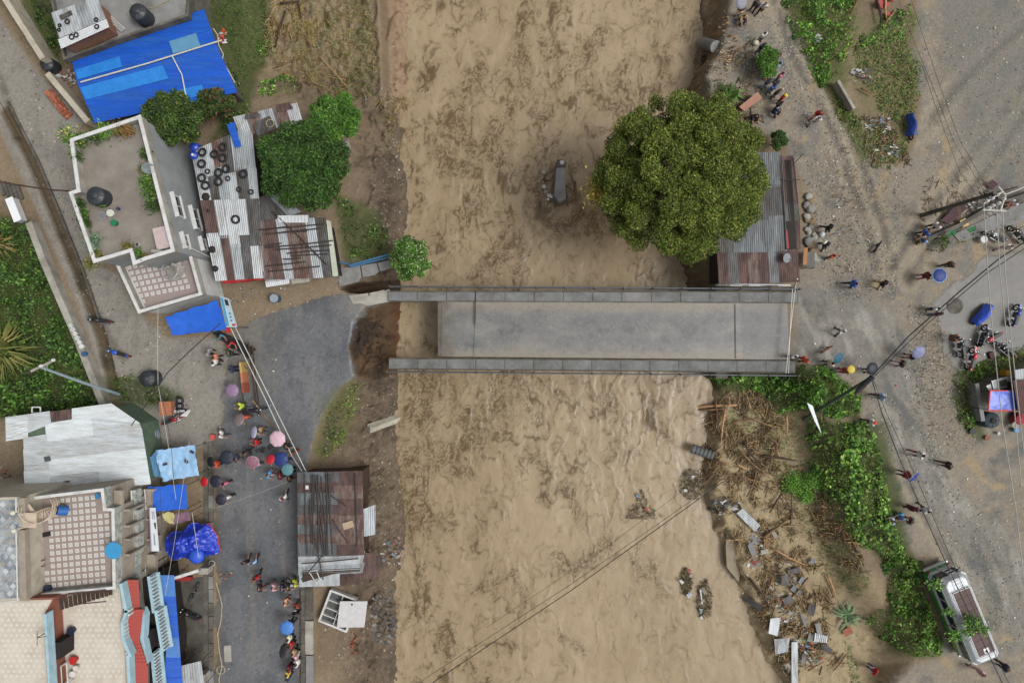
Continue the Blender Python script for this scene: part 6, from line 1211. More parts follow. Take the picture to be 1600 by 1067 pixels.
# ------------------------------------------------------------------ people
def make_body(pose):
    """joints of one posed figure facing +Y -> skinned body, shirt, trousers, hair meshes (shared by every copy)"""
    J = {}; E = []
    lean = {'stand': .02, 'walk': .05, 'hold': .02, 'look': .06, 'sit': .12}[pose]; pz = .92 if pose != 'sit' else .34
    def up(h): return Vector((0, (h - .92) * lean * 2, h - .92 + pz))
    def j(n, p, r, par=None, tg=''):
        J[n] = (Vector(p), r)
        if par: E.append((par, n, tg))
    j('pel', up(.92), .13); j('spi', up(1.13), .118, 'pel', 'torso'); j('che', up(1.33), .135, 'spi', 'torso'); j('nek', up(1.47), .058, 'che', 'neck'); j('hea', up(1.55) + Vector((0, .02, 0)), .088, 'nek', 'head'); j('top', up(1.65) + Vector((0, .015, 0)), .078, 'hea', 'head')
    A = {'stand': ((.03, .0, -.28), (.0, .05, -.25)), 'walk': ((.04, .12, -.24), (.0, .18, -.16)), 'hold': ((.05, .05, -.25), (-.06, .22, .06)), 'look': ((.05, .08, -.25), (-.10, .24, .02)), 'sit': ((.05, .16, -.22), (-.06, .2, -.08))}[pose]
    for s, nm in ((-1, 'l'), (1, 'r')):
        k = -1 if (pose == 'walk' and s < 0) else 1
        a, f = A
        if pose == 'hold' and s < 0: a, f = ((.03, .0, -.28), (.0, .06, -.25))
        sh = up(1.40) + Vector((s * .17, 0, 0)); el = sh + Vector((s * a[0], a[1] * k, a[2])); wr = el + Vector((s * f[0], f[1] * (1 if k > 0 else .2), f[2]))
        d = (wr - el).normalized(); j('sh' + nm, sh, .066, 'che', 'torso'); j('el' + nm, el, .045, 'sh' + nm, 'uparm'); j('wr' + nm, wr, .032, 'el' + nm, 'fore'); j('ha' + nm, wr + d * .08, .036, 'wr' + nm, 'hand')
        if pose == 'sit': hp, kn, an = (s * .1, 0, pz - .02), (s * .14, .36, pz + .16), (s * .13, .30, .08)
        elif pose == 'walk': hp, kn, an = (s * .095, 0, .86), (s * .1, .12 * s + .05, .48), (s * .1, .26 * s - .02, .08)
        else: hp, kn, an = (s * .095, 0, .86), (s * .11, .02, .48), (s * .12, -.01, .08)
        j('hi' + nm, hp, .088, 'pel', 'leg'); j('kn' + nm, kn, .06, 'hi' + nm, 'leg'); j('an' + nm, an, .042, 'kn' + nm, 'leg'); j('to' + nm, Vector(an) + Vector((s * .02, .15, -.045)), .036, 'an' + nm, 'foot')
    names = list(J); me = bpy.data.meshes.new('skeleton'); me.from_pydata([tuple(J[n][0]) for n in names], [(names.index(a), names.index(b)) for a, b, _ in E], [])
    bm = bmesh.new(); bm.from_mesh(me); bm.verts.ensure_lookup_table(); ly = bm.verts.layers.skin.verify()
    for i, n in enumerate(names): bm.verts[i][ly].radius = (J[n][1], J[n][1]); bm.verts[i][ly].use_root = (n == 'pel')
    bm.to_mesh(me); bm.free()
    o = bpy.data.objects.new('skeleton', me); COL.objects.link(o); o.modifiers.new('skin', 'SKIN'); sb = o.modifiers.new('sub', 'SUBSURF'); sb.levels = 1
    dg = bpy.context.evaluated_depsgraph_get(); dg.update(); ev = bpy.data.meshes.new_from_object(o.evaluated_get(dg)); bpy.data.objects.remove(o)
    V = np.array([v.co[:] for v in ev.vertices]); F = [tuple(p.vertices) for p in ev.polygons]; NV = np.array([v.normal[:] for v in ev.vertices])
    def near(p):
        best = 9; tg = ''
        for a, b, t_ in E:
            A_, B_ = J[a][0], J[b][0]; d = B_ - A_; u = max(0, min(1, (p - A_).dot(d) / d.length_squared)); q = (p - A_ - d * u).length - (J[a][1] * (1 - u) + J[b][1] * u)
            if q < best: best = q; tg = t_
        return tg
    tags = [near(Vector(V[list(f)].mean(0))) for f in F]
    def sub(nm, sel, off):
        fs = [f for f, ok in zip(F, sel) if ok]; ids = sorted({i for f in fs for i in f}); mp = {i: k for k, i in enumerate(ids)}
        m = bpy.data.meshes.new(nm); m.from_pydata([tuple(V[i] + NV[i] * off) for i in ids], [], [tuple(mp[i] for i in f) for f in fs]); m.polygons.foreach_set('use_smooth', [True] * len(fs)); m.update(); return m
    cen = [V[list(f)].mean(0) for f in F]; hc = J['hea'][0]; tc_ = J['top'][0]; pzz = J['pel'][0].z
    shirt = sub('shirt', [t in ('torso', 'uparm') and c[2] > pzz - .02 for t, c in zip(tags, cen)], .016)
    trous = sub('trousers', [t == 'leg' or (t == 'torso' and c[2] < pzz + .06) for t, c in zip(tags, cen)], .013)
    hair = sub('hair', [t == 'head' and (c[2] > tc_.z - .02 or (c[1] < hc.y - .005 and c[2] > hc.z - .05)) for t, c in zip(tags, cen)], .018)
    sho = sub('shoes', [t == 'foot' for t in tags], .012)
    # fingers, nose and ears grown into the same body mesh
    mb = MB(); mb.v = [tuple(v) for v in V]; mb.f = list(F); mb.mi = [0] * len(F)
    for nm in ('l', 'r'):
        h = J['ha' + nm][0]; w_ = J['wr' + nm][0]; d = (h - w_).normalized(); sd = d.cross(Vector((0, 0, 1))) if abs(d.z) < .9 else Vector((0, 1, 0)); sd.normalize()
        for k in range(4): b0 = h + sd * (k - 1.5) * .018; Lf = (.06, .072, .068, .052)[k]; mb.tube([b0, b0 + d * Lf * .55, b0 + d * Lf - Vector((0, 0, .012))], [.0095, .009, .006], 5)
        tb = w_ + d * .03 + sd * .025; mb.tube([tb, tb + sd * .03 + d * .02, tb + sd * .035 + d * .055], [.011, .01, .007], 5)
    mb.tube([hc + Vector((0, .075, .03)), hc + Vector((0, .105, .0)), hc + Vector((0, .085, -.015))], [.008, .015, .008], 5)
    for s in (-1, 1): mb.tube([hc + Vector((s * .08, 0, -.01)), hc + Vector((s * .1, -.01, .03))], [.014, .018], 5)
    body = bpy.data.meshes.new('body'); body.from_pydata(mb.v, [], mb.f); body.polygons.foreach_set('use_smooth', [True] * len(mb.f)); body.update()
    for m in (body, shirt, trous, hair, sho): m.materials.append(None)
    return dict(body=body, shirt=shirt, trousers=trous, hair=hair, shoes=sho, head=tc_.z)
POSES = {p: make_body(p) for p in ('stand', 'walk', 'hold', 'look', 'sit')}
m_skin = mat('skin', C(168, 124, 98), rough=.55, var=.06); m_hair = mat('hair', C(30, 26, 25), rough=.5, var=.15, scale=20); m_shoe = mat('shoe', C(60, 56, 54), var=.2)
CL = dict(white=(226, 226, 224), grey=(150, 152, 156), black=(34, 34, 38), navy=(44, 54, 84), blue=(58, 104, 190), lblue=(150, 184, 226), sky=(84, 158, 206), red=(186, 36, 44), maroon=(98, 36, 48), pink=(214, 120, 150), rose=(214, 170, 184), salmon=(222, 142, 116), orange=(226, 84, 50), rust=(150, 70, 56), tan=(182, 150, 112), olive=(84, 82, 60), green=(44, 84, 52), lime=(190, 210, 70), yellow=(220, 194, 70), teal=(70, 130, 140), lilac=(184, 182, 214), brown=(112, 82, 64), jean=(86, 110, 150), dgrey=(74, 76, 82), peach=(214, 164, 128), cream=(222, 218, 190))
def person(px, py, shirt, trous, pose, face, label, group=None, zb=None, hairc=None):
    B = POSES[pose]; hz = B['head'] + (zb or 0); p = W(px, py, hz)
    z0 = float(ground_z(p.x, p.y)) if zb is None else zb
    p = W(px, py, z0 + B['head'])
    t = thing('person', label, 'person', (p.x, p.y, z0 + .005), group or 'people on the streets and banks'); t.rotation_euler.z = R(face)
    s = random.uniform(.94, 1.04); t.scale = (s * 1.2, s * 1.2, s)
    for nm, m in (('body', m_skin), ('shirt', flat(CL[shirt])), ('trousers', flat(CL[trous])), ('hair', hairc or m_hair), ('shoes', m_shoe)):
        o = bpy.data.objects.new(nm, B[nm]); COL.objects.link(o); o.parent = t; setmat(o, m)
    hh_ = B['head']
    for key, kind, c_ in ACC:
        if key not in label: continue
        m = flat(CL[c_]); mb = MB()
        if kind == 'backpack': mb.box((0, -.2, hh_ - .38), (.3, .16, .4)); o = mb.build(kind, m, bevel=.05)
        elif kind == 'bag': mb.lathe((.32, .1, .05), [(.14, 0), (.2, .2), (.16, .42), (.06, .5)], 9); o = mb.build(kind, m, smooth=True)
        elif kind == 'scarf': mb.ring((0, 0, hh_ - .19), .09, .035, 12, 6); o = mb.build(kind, m, smooth=True)
        elif kind == 'cap': mb.lathe((0, .01, hh_ - .02), [(.112, -.03), (.11, .03), (.07, .1), (.01, .115)], 10); mb.box((0, .13, hh_ - .03), (.14, .1, .015)); o = mb.build(kind, m)
        elif kind == 'printed_number': mb.tube([(-.05, -.155, hh_ - .26), (.05, -.16, hh_ - .26), (0, -.16, hh_ - .34), (.05, -.16, hh_ - .40), (-.05, -.155, hh_ - .45)], .014, 5); o = mb.build(kind, m)
        else: mb.box((0, -.16, hh_ - .36), (.05, .02, .34)); o = mb.build(kind, m)
        o.parent = t
    return t
ACC = [('with a pack', 'backpack', 'black'), ('pale backpack', 'backpack', 'cream'), ('white bag', 'bag', 'white'), ('a white sack', 'bag', 'cream'), ('tan bag', 'backpack', 'tan'), ('red scarf', 'scarf', 'red'), ('purple scarf', 'scarf', 'lilac'), ('yellow scarf', 'scarf', 'yellow'), ('yellow hood', 'cap', 'yellow'), ('grey cap', 'cap', 'grey'), ('orange cap', 'cap', 'orange'), ('white number', 'printed_number', 'white'), ('white stripe', 'stripe', 'white')]
ST, WK, HO, LK, SI = 'stand', 'walk', 'hold', 'look', 'sit'
PEOPLE = [
 (320, 550, 'grey', 'black', LK, 250, 'person in a pale grey shirt, farthest left of the group by the alley mouth'),
 (332, 559, 'salmon', 'black', ST, 250, 'person in a salmon pink shirt between the grey and white shirts'),
 (331, 567, 'white', 'black', ST, 240, 'person in a white shirt just below the salmon shirt'),
 (354, 552, 'green', 'black', WK, 90, 'person in dark green with a pack walking beside the black bench'),
 (359, 577, 'navy', 'navy', ST, 100, 'person in navy standing next to the wooden board barrier'),
 (355, 535, 'red', 'black', SI, 210, 'person in red and white sitting on the black bench'),
 (338, 524, 'teal', 'dgrey', SI, 220, 'person in a teal grey jacket sitting at the end of the black bench'),
 (373, 635, 'lime', 'green', LK, 100, 'person in a lime vest leaning over the dark motorcycle'),
 (379, 653, 'orange', 'brown', HO, 200, 'person in orange under the grey brown umbrella'),
 (402, 674, 'tan', 'brown', HO, 250, 'person in tan behind the tilted lilac umbrella on the street'),
 (340, 679, 'white', 'dgrey', WK, 260, 'person in white stepping over the kerb beside the red stone'),
 (397, 693, 'red', 'black', LK, 90, 'person in a red jacket pushing the bicycle'),
 (444, 698, 'black', 'black', HO, 280, 'person half hidden by the pale pink umbrella'),
 (383, 706, 'black', 'dgrey', WK, 180, 'person in black between the navy and pink umbrellas'),
 (366, 717, 'navy', 'grey', HO, 250, 'person under the round navy umbrella near the kerb'),
 (397, 727, 'rose', 'dgrey', HO, 180, 'person under the mauve striped umbrella'),
 (424, 720, 'red', 'black', HO, 180, 'person under the small red umbrella in the street'),
 (442, 722, 'black', 'navy', HO, 200, 'person under the large royal blue umbrella'),
 (452, 738, 'navy', 'black', HO, 90, 'person under the teal umbrella near the riverside shack'),
 (416, 742, 'sky', 'rose', WK, 240, 'person in a sky blue and white top walking below the red umbrella'),
 (435, 745, 'maroon', 'maroon', WK, 90, 'person in maroon, middle of the three below the teal umbrella'),
 (450, 748, 'black', 'rust', WK, 90, 'person in black closest to the shack corner'),
 (334, 726, 'orange', 'black', HO, 120, 'person in orange under the black umbrella on the kerb'),
 (347, 757, 'pink', 'black', HO, 200, 'person in pink beside the wide dark umbrella at the kerb'),
 (351, 779, 'white', 'black', HO, 200, 'person in white under the dark umbrella, lowest at the kerb'),
 (440, 780, 'white', 'dgrey', WK, 20, 'person in white with a red scarf walking alone up the street'),
 (379, 882, 'black', 'dgrey', WK, 10, 'person in black walking left of the light blue shirt'),
 (392, 882, 'lblue', 'navy', WK, 10, 'person in a light blue shirt walking beside the one in black'),
 (396, 905, 'red', 'black', WK, 190, 'person in a bright red jacket walking alone in the lower street'),
 (401, 921, 'black', 'maroon', WK, 270, 'person with a black coat over red, left end of the walking line'),
 (423, 920, 'rose', 'tan', WK, 270, 'person in patterned pink in the walking line'),
 (437, 921, 'navy', 'navy', WK, 270, 'person in navy in the walking line'),
 (446, 919, 'black', 'white', WK, 270, 'person in black and white in the walking line beside the lime shirt'),
 (457, 913, 'lime', 'dgrey', WK, 280, 'person in a lime green shirt at the kerb by the shack'),
 (441, 944, 'peach', 'rust', LK, 260, 'person in a peach shirt below the walking line'),
 (460, 950, 'rust', 'dgrey', ST, 150, 'person in rusty red at the river kerb'),
 (459, 961, 'black', 'black', ST, 180, 'person in black with a white number, above the bright blue umbrella'),
 (453, 976, 'black', 'dgrey', HO, 120, 'person under the bright blue umbrella at the river kerb'),
 (449, 1001, 'cream', 'navy', ST, 90, 'person in pale green cream top below the bright blue umbrella'),
 (452, 1011, 'red', 'black', HO, 100, 'person in red holding the dark grey umbrella'),
 (456, 1024, 'tan', 'black', ST, 90, 'person in tan at the river kerb below the red one'),
 (459, 1033, 'rose', 'white', ST, 80, 'person in pink checks at the river kerb'),
 (462, 1040, 'white', 'dgrey', ST, 80, 'person in white squeezed behind the pink checked one'),
 (449, 1048, 'maroon', 'black', ST, 100, 'person in maroon near the bottom of the kerb line'),
 (447, 1056, 'yellow', 'black', ST, 100, 'person with a yellow scarf near the bottom of the kerb line'),
 (447, 1062, 'navy', 'navy', ST, 100, 'person in navy, lowest of the kerb line'),
 (1162, 8, 'black', 'white', HO, 180, 'person under the grey umbrella at the top of the gravel bank'),
 (1163, 21, 'tan', 'navy', SI, 200, 'person with a tan bag and blue trousers sitting on the gravel bank'),
 (1198, 4, 'white', 'black', WK, 150, 'person in white at the very top of the dirt road'),
 (1186, 1, 'dgrey', 'navy', ST, 150, 'person in grey cut by the top edge above the gravel path'),
 (1197, 50, 'white', 'navy', ST, 200, 'person in white with a white sack on the dirt road'),
 (1195, 68, 'navy', 'jean', ST, 200, 'person in dark blue just below the white sack'),
 (1191, 82, 'lblue', 'jean', SI, 200, 'person in pale blue crouching above the small tree'),
 (1217, 84, 'black', 'black', ST, 200, 'person in black at the upper right of the bank crowd'),
 (1213, 92, 'dgrey', 'black', ST, 210, 'person in charcoal beside the pale blue shirt in the bank crowd'),
 (1220, 98, 'lblue', 'grey', ST, 220, 'person in a long pale blue shirt in the bank crowd'),
 (1201, 107, 'black', 'white', SI, 200, 'person in black with a white stripe, bent low in the bank crowd'),
 (1224, 114, 'pink', 'jean', ST, 220, 'person in pink in the bank crowd'),
 (1204, 124, 'navy', 'lblue', ST, 210, 'person in navy with pale trousers in the bank crowd'),
 (1217, 127, 'dgrey', 'jean', ST, 210, 'person in grey and denim right of the navy one in the bank crowd'),
 (1212, 133, 'blue', 'jean', ST, 200, 'person in all blue denim in the bank crowd'),
 (1219, 140, 'black', 'dgrey', ST, 210, 'person in black just above the red and yellow jacket'),
 (1228, 148, 'red', 'maroon', ST, 230, 'person in a red jacket with a yellow hood in the bank crowd'),
 (1222, 160, 'black', 'black', ST, 220, 'person in black below the red and yellow jacket'),
 (1215, 168, 'navy', 'navy', SI, 220, 'person in navy with a grey cap, lowest of the bank crowd'),
 (1181, 177, 'black', 'black', SI, 200, 'person in black crouching beside the brown slab'),
 (1285, 173, 'red', 'red', WK, 150, 'person in a red tracksuit walking with a child in white'),
 (1282, 183, 'white', 'grey', WK, 150, 'person in white with a purple scarf beside the red tracksuit'),
 (1300, 354, 'black', 'dgrey', WK, 230, 'person in black carrying a white bag near the stone row'),
 (1296, 381, 'navy', 'navy', WK, 220, 'person in navy with a pale backpack near the stone row'),
 (1306, 399, 'orange', 'jean', ST, 200, 'person in an orange red shirt near the dark cart'),
 (1338, 443, 'blue', 'black', WK, 260, 'person in a blue shirt on the open ground above the bridge end'),
 (1386, 442, 'black', 'tan', WK, 220, 'person in black on the open ground right of the blue shirt'),
 (1471, 350, 'white', 'navy', LK, 130, 'person in white leaning at the parking lot corner bush'),
 (1455, 361, 'blue', 'black', LK, 130, 'person in blue and black by the parking lot corner bush'),
 (1453, 372, 'lblue', 'grey', SI, 110, 'person in pale blue crouching by the parking lot corner bush'),
 (1494, 412, 'olive', 'black', WK, 110, 'person in an olive rain cape on the dirt above the lot'),
 (1453, 430, 'maroon', 'pink', HO, 270, 'person in dark purple beside the ringed blue umbrella'),
 (1470, 481, 'white', 'navy', ST, 200, 'person in white at the edge of the parking lot'),
 (1473, 490, 'maroon', 'jean', ST, 200, 'person in maroon pressed behind the white one at the lot edge'),
 (1584, 384, 'white', 'rose', WK, 130, 'person in a white top and pink trousers in the parking lot'),
 (1593, 314, 'white', 'orange', LK, 130, 'person in white and orange bending by the low wall'),
 (1321, 519, 'white', 'dgrey', WK, 20, 'person in white walking on the road above the teal umbrella'),
 (1245, 557, 'white', 'grey', ST, 200, 'person in white standing at the end of the bridge footway'),
 (1263, 562, 'orange', 'red', ST, 120, 'person in bright orange beside the bush at the bridge end'),
 (1302, 568, 'cream', 'brown', HO, 300, 'person in camouflage next to the tilted teal umbrella by the bush'),
 (1326, 580, 'rust', 'orange', HO, 300, 'person under the small yellow umbrella'),
 (1368, 580, 'black', 'black', HO, 120, 'person under the black umbrella by the leaning pole'),
 (1417, 569, 'black', 'rose', WK, 70, 'person in black and pink walking near the lilac umbrella'),
 (1433, 557, 'navy', 'salmon', HO, 60, 'person under the lilac grey umbrella by the lot'),
 (1384, 621, 'lblue', 'black', WK, 90, 'person in a light blue shirt on the road below the pole'),
 (1369, 661, 'white', 'dgrey', WK, 90, 'person in white with an orange cap at the hedge top'),
 (1489, 729, 'black', 'dgrey', WK, 80, 'person in black on the grey road right of the hedge'),
 (1443, 712, 'white', 'rust', WK, 250, 'person in white and rust on the grey road'),
 (1424, 744, 'red', 'navy', HO, 80, 'person in red holding the tilted blue umbrella on the road'),
 (1434, 797, 'maroon', 'maroon', ST, 200, 'person in a maroon dress in the group beside the hedge'),
 (1453, 799, 'white', 'black', WK, 200, 'person in white and black in the group beside the hedge'),
 (1417, 807, 'sky', 'jean', SI, 120, 'person in bright blue sitting beside the hedge'),
 (1402, 815, 'lilac', 'blue', SI, 100, 'person in lilac and white sitting in the hedge edge'),
 (1431, 818, 'dgrey', 'rust', SI, 60, 'person in grey with red trousers crouching below the maroon dress'),
 (1374, 1054, 'red', 'blue', LK, 60, 'person in a red jacket on the mud at the bottom'),
 (1541, 1056, 'rose', 'rose', WK, 90, 'person in pink walking in front of the bus'),
 (1579, 1048, 'navy', 'black', WK, 60, 'person in navy and white at the bottom right corner'),
 (1494, 527, 'brown', 'black', SI, 260, 'person in brown sitting sideways on the black motorcycle'),
]
for (x, y, s_, tr_, po, fa, lb) in PEOPLE:
    sit = po == SI; person(x, y, s_, tr_, po, fa, lb, zb=.35 if 'bench' in lb and sit else (.55 if 'sideways' in lb else None))
# ------------------------------------------------------------------ umbrellas
def umb_mesh(n=8, rings=5):
    V = []; F = []
    for i in range(rings + 1):
        f = i / rings; r = math.sin(f * 1.25) / math.sin(1.25); z = -.30 * f ** 2.1
        for k in range(n * 2):
            rib = k % 2 == 0; rr = r * (1 if rib else 1 - .055 * f); V.append((rr * math.cos(PI * k / n), rr * math.sin(PI * k / n), z + (0 if rib else -.055 * f + .02 * f * f)))
    m = n * 2
    for i in range(rings):
        for k in range(m): F.append((i * m + k, (i + 1) * m + k, (i + 1) * m + (k + 1) % m, i * m + (k + 1) % m))
    me = bpy.data.meshes.new('canopy'); me.from_pydata(V, [], F); me.materials.append(None); me.materials.append(None)
    me.polygons.foreach_set('material_index', [0 if (k // m) < rings - 1 else 1 for k in range(len(F))]); me.update(); return me
UM = umb_mesh()
mb = MB(); mb.tube([(0, 0, .09), (0, 0, -.72)], .012, 6); SHF = bpy.data.meshes.new('shaft'); SHF.from_pydata(mb.v, [], mb.f); SHF.materials.append(m_rail)
mb = MB(); mb.tube([(0, 0, -.7), (0, 0, -.8), (.03, 0, -.84), (.06, 0, -.82)], .018, 6); HND = bpy.data.meshes.new('handle'); HND.from_pydata(mb.v, [], mb.f); HND.materials.append(m_dark)
mb = MB(); [mb.tube([(0, 0, -.02), (.7 * math.cos(k * PI / 4), .7 * math.sin(k * PI / 4), -.2)], .006, 4) for k in range(8)]; RIB = bpy.data.meshes.new('ribs'); RIB.from_pydata(mb.v, [], mb.f); RIB.materials.append(m_rail)
def umbrella(px, py, d, col, label, tx=0, ty=0, z=2.05, col2=None, k=1.0):
    p = W(px, py, z); t = thing('umbrella', label, 'umbrella', p, 'open umbrellas'); r = d / 2 * (CAM_H - z) / FPX
    t.rotation_euler = (R(tx), R(ty), jit(1)); t.rotation_mode = 'XYZ'
    o = bpy.data.objects.new('canopy', UM); COL.objects.link(o); o.parent = t; o.scale = (r, r, r * .95); c = flat(col, rough=.5, trans=.15); setmat(o, c, 0); setmat(o, flat(col2, rough=.5) if col2 else c, 1)
    for nm, me in (('shaft', SHF), ('handle', HND), ('ribs', RIB)):
        q = bpy.data.objects.new(nm, me); COL.objects.link(q); q.parent = t
        if nm == 'ribs': q.scale = (r, r, r)
for a in [(361, 610, 22, (150, 124, 154), 'sheer purple umbrella near the wooden board barrier'), (371, 655, 21, (136, 122, 120), 'grey brown umbrella below the dark motorcycle', 0, -25), (394, 675, 20, (196, 194, 222), 'tilted pale lilac umbrella on the street', 0, -45), (432, 686, 26, (226, 190, 202), 'pale pink umbrella by the barrier rope'),
          (353, 715, 23, (48, 54, 70), 'round navy umbrella near the west kerb'), (394, 723, 21, (146, 100, 116), 'mauve striped umbrella in the middle of the street', 10, 8, 2.05, (186, 150, 160)), (421, 717, 16, (204, 44, 56), 'small red umbrella touching the royal blue one', 0, -25), (438, 718, 24, (40, 62, 122), 'large royal blue umbrella in the street'), (448, 734, 20, (98, 146, 152), 'teal umbrella next to the royal blue one'),
          (327, 722, 18, (40, 40, 46), 'black umbrella over the west kerb', 0, -30), (335, 752, 20, (46, 48, 66), 'wide dark umbrella at the kerb with a pink person', 0, -10), (344, 781, 18, (44, 46, 62), 'dark umbrella lowest along the west kerb'), (317, 753, 15, (200, 36, 48), 'red umbrella beside the pale blue stall', 0, -20),
          (447, 982, 23, (82, 138, 214), 'bright blue umbrella at the river kerb'), (440, 1016, 24, (78, 72, 76), 'tilted dark grey umbrella held by the red person', 0, -50), (1160, 4, 20, (150, 148, 160), 'grey umbrella at the top of the gravel bank', 20, 0),
          (1470, 430, 24, (48, 68, 140), 'blue umbrella with a white ring on the dirt', 0, 0, 2.05, (150, 176, 214)), (1312, 561, 19, (54, 106, 130), 'tilted teal umbrella by the bridge end bush', 25, 25), (1331, 577, 13, (226, 200, 84), 'small yellow umbrella by the bridge end bush'), (1365, 576, 20, (48, 50, 64), 'black umbrella under the thick cable', 0, 10),
          (1437, 552, 22, (146, 150, 184), 'lilac grey umbrella near the parking lot', 15, 20), (1431, 747, 20, (54, 78, 172), 'steeply tilted blue umbrella on the grey road', 55, 10)]: umbrella(*a)

# ------------------------------------------------------------------ motorcycles, bicycles, dogs
m_chrome = mat('chrome', C(190, 192, 196), rough=.25, metal=.8, var=.08); m_seat = mat('seat_vinyl', C(40, 40, 44), rough=.45, var=.1); m_eng = mat('engine', C(86, 86, 88), rough=.4, metal=.4, var=.2, scale=12)
def make_moto():
    t = thing('motorcycle', 'motorcycle', 'motorcycle'); RX = Matrix.Rotation(R(90), 4, 'X')
    for x in (-.64, .64):
        w_ = MB().ring((x, 0, .3), .25, .055, 18, 6, RX).build('wheel', m_dark, t, smooth=True)
        MB().ring((x, 0, .3), .18, .02, 16, 5, RX).build('rim', m_chrome, w_, smooth=True); MB().tube([(x, -.06, .3), (x, .06, .3)], .05, 8).build('hub', m_eng, w_)
    mb = MB(); mb.lathe((0, 0, 0), [(.05, -.26), (.13, -.2), (.17, -.02), (.16, .12), (.09, .24), (.02, .27)], 12, Matrix.Translation((.18, 0, .78)) @ Matrix.Rotation(R(90), 4, 'Y') @ Matrix.Diagonal((.8, 1, 1, 1)).to_4x4()); mb.build('fuel_tank', None, t, smooth=True)
    mb = MB(); mb.prism([(-.78, -.10), (-.62, -.14), (-.05, -.13), (0, -.08), (0, .08), (-.05, .13), (-.62, .14), (-.78, .10)], .76, .84); mb.build('seat', m_seat, t, bevel=.03)
    MB().prism([(-.92, -.06), (-.5, -.12), (-.2, -.12), (-.2, .12), (-.5, .12), (-.92, .06)], .6, .75).build('side_panel', None, t, bevel=.03)
    MB().box((.05, 0, .42), (.42, .26, .32)).build('engine', m_eng, t, bevel=.04); MB().tube([(.2, .16, .35), (-.2, .18, .3), (-.75, .2, .38)], [.03, .04, .055], 8).build('exhaust', m_chrome, t)
    for s in (-1, 1):
        MB().tube([(.64, s * .09, .3), (.46, s * .09, .95)], .028, 6).build('fork', m_chrome, t); MB().tube([(-.64, s * .1, .3), (-.5, s * .12, .68)], .03, 6).build('shock', m_chrome, t)
        mi = MB().tube([(.42, s * .28, 1.02), (.46, s * .34, 1.18)], .01, 5).build('mirror', m_dark, t); MB().lathe((.46, s * .36, 1.19), [(.02, -.01), (.055, 0), (.02, .01)], 8).build('mirror_glass', m_chrome, mi)
    MB().tube([(.30, -.36, 1.0), (.42, -.2, 1.0), (.44, 0, .98), (.42, .2, 1.0), (.30, .36, 1.0)], .018, 6).build('handlebar', m_dark, t)
    MB().lathe((0, 0, 0), [(.03, -.08), (.1, -.03), (.11, .05), (.03, .07)], 10, Matrix.Translation((.56, 0, .86)) @ Matrix.Rotation(R(80), 4, 'Y')).build('headlight', m_chrome, t, smooth=True); MB().box((-.93, 0, .72), (.06, .16, .09)).build('tail_light', flat((150, 30, 30), rough=.3), t)
    for x in (.66, -.68): MB().prism([(x - .27, -.07), (x + .27, -.07), (x + .27, .07), (x - .27, .07)], .615, .64).build('mudguard', None, t)
    return t
MOTO = make_moto(); first = [True]
def moto(px, py, ang, col, label, seat=None):
    t = MOTO if first[0] else copy_tree(MOTO); first[0] = False
    p = W(px, py, .8); t.location = (p.x, p.y, float(ground_z(p.x, p.y)) + .0); t.rotation_euler = (R(6), 0, R(ang)); t.rotation_mode = 'XYZ'; tag(t, label, 'motorcycle', 'parked motorcycles')
    m = flat(col, rough=.3, spec=.5)
    for ch in t.children:
        n_ = ch.name.split('.')[0]
        if n_ in ('fuel_tank', 'side_panel', 'mudguard'): setmat(ch, m)
        if n_ == 'seat' and seat: setmat(ch, flat(seat))
for a in [(153, 502, 175, (40, 40, 44), 'black motorcycle parked by the ditch wall, upper of two in the alley'), (181, 553, 165, (42, 84, 190), 'blue and black motorcycle parked in the alley, lower of two'), (268, 641, 0, (190, 190, 196), 'white and black motorcycle behind the orange box'), (292, 962, 155, (38, 36, 40), 'black motorcycle on the dark forecourt'), (396, 640, 10, (40, 40, 46), 'black motorcycle beside the lime vest on the street'),
          (1590, 492, 70, (44, 80, 170), 'dark blue motorcycle at the right edge of the lot'), (1540, 524, 70, (40, 44, 60), 'dark motorcycle with a red mudguard in the middle of the lot'), (1552, 530, 210, (196, 36, 46), 'red motorcycle leaning among the parked row'), (1503, 541, 100, (46, 48, 54), 'black motorcycle with a brown rider at the lot edge'), (1521, 560, 75, (206, 46, 54), 'red and white motorcycle nearest the hedge'),
          (1573, 546, 140, (44, 46, 54), 'black motorcycle pointing at the hedge on the right'), (1558, 369, 155, (170, 174, 178), 'silver grey scooter by the upper lot edge'), (1594, 366, 130, (44, 40, 44), 'black motorcycle with a red tail at the upper right of the lot'), (268, 655, 20, (150, 40, 40), 'red motorcycle under the orange box near the stalls')]: moto(*a)
cv = thing('covered_motorcycle', 'motorcycle wrapped in a bright blue cover in the lot', 'motorcycle', G(1540, 492)); p = W(1541, 491, .8); Mt = Matrix.Translation((p.x, p.y, 0)) @ Matrix.Rotation(R(50), 4, 'Z')
n = 20; u, v = np.meshgrid(np.linspace(-1, 1, n), np.linspace(-1, 1, n)); hh = (1.0 - .35 * np.abs(v) ** 1.5 * 1.6 + .12 * np.cos(u * 4) + .08 * fbm(u * 3, v * 3, 3, 5)) * (1 - .1 * u ** 4); Qv = np.stack([u * .95, v * .42 * (1 - .3 * np.abs(u) ** 2), np.clip(hh - .35 * (np.abs(u) > .95), .25, 2)], -1).reshape(-1, 3)
Qv = np.array([Mt @ Vector(q) for q in Qv]); ii = np.arange(n * n).reshape(n, n); np_mesh('cover', Qv, np.stack([ii[:-1, :-1], ii[:-1, 1:], ii[1:, 1:], ii[1:, :-1]], -1).reshape(-1, 4), mat('vivid_blue_tarp', C(52, 92, 210)), cv, smooth=True)
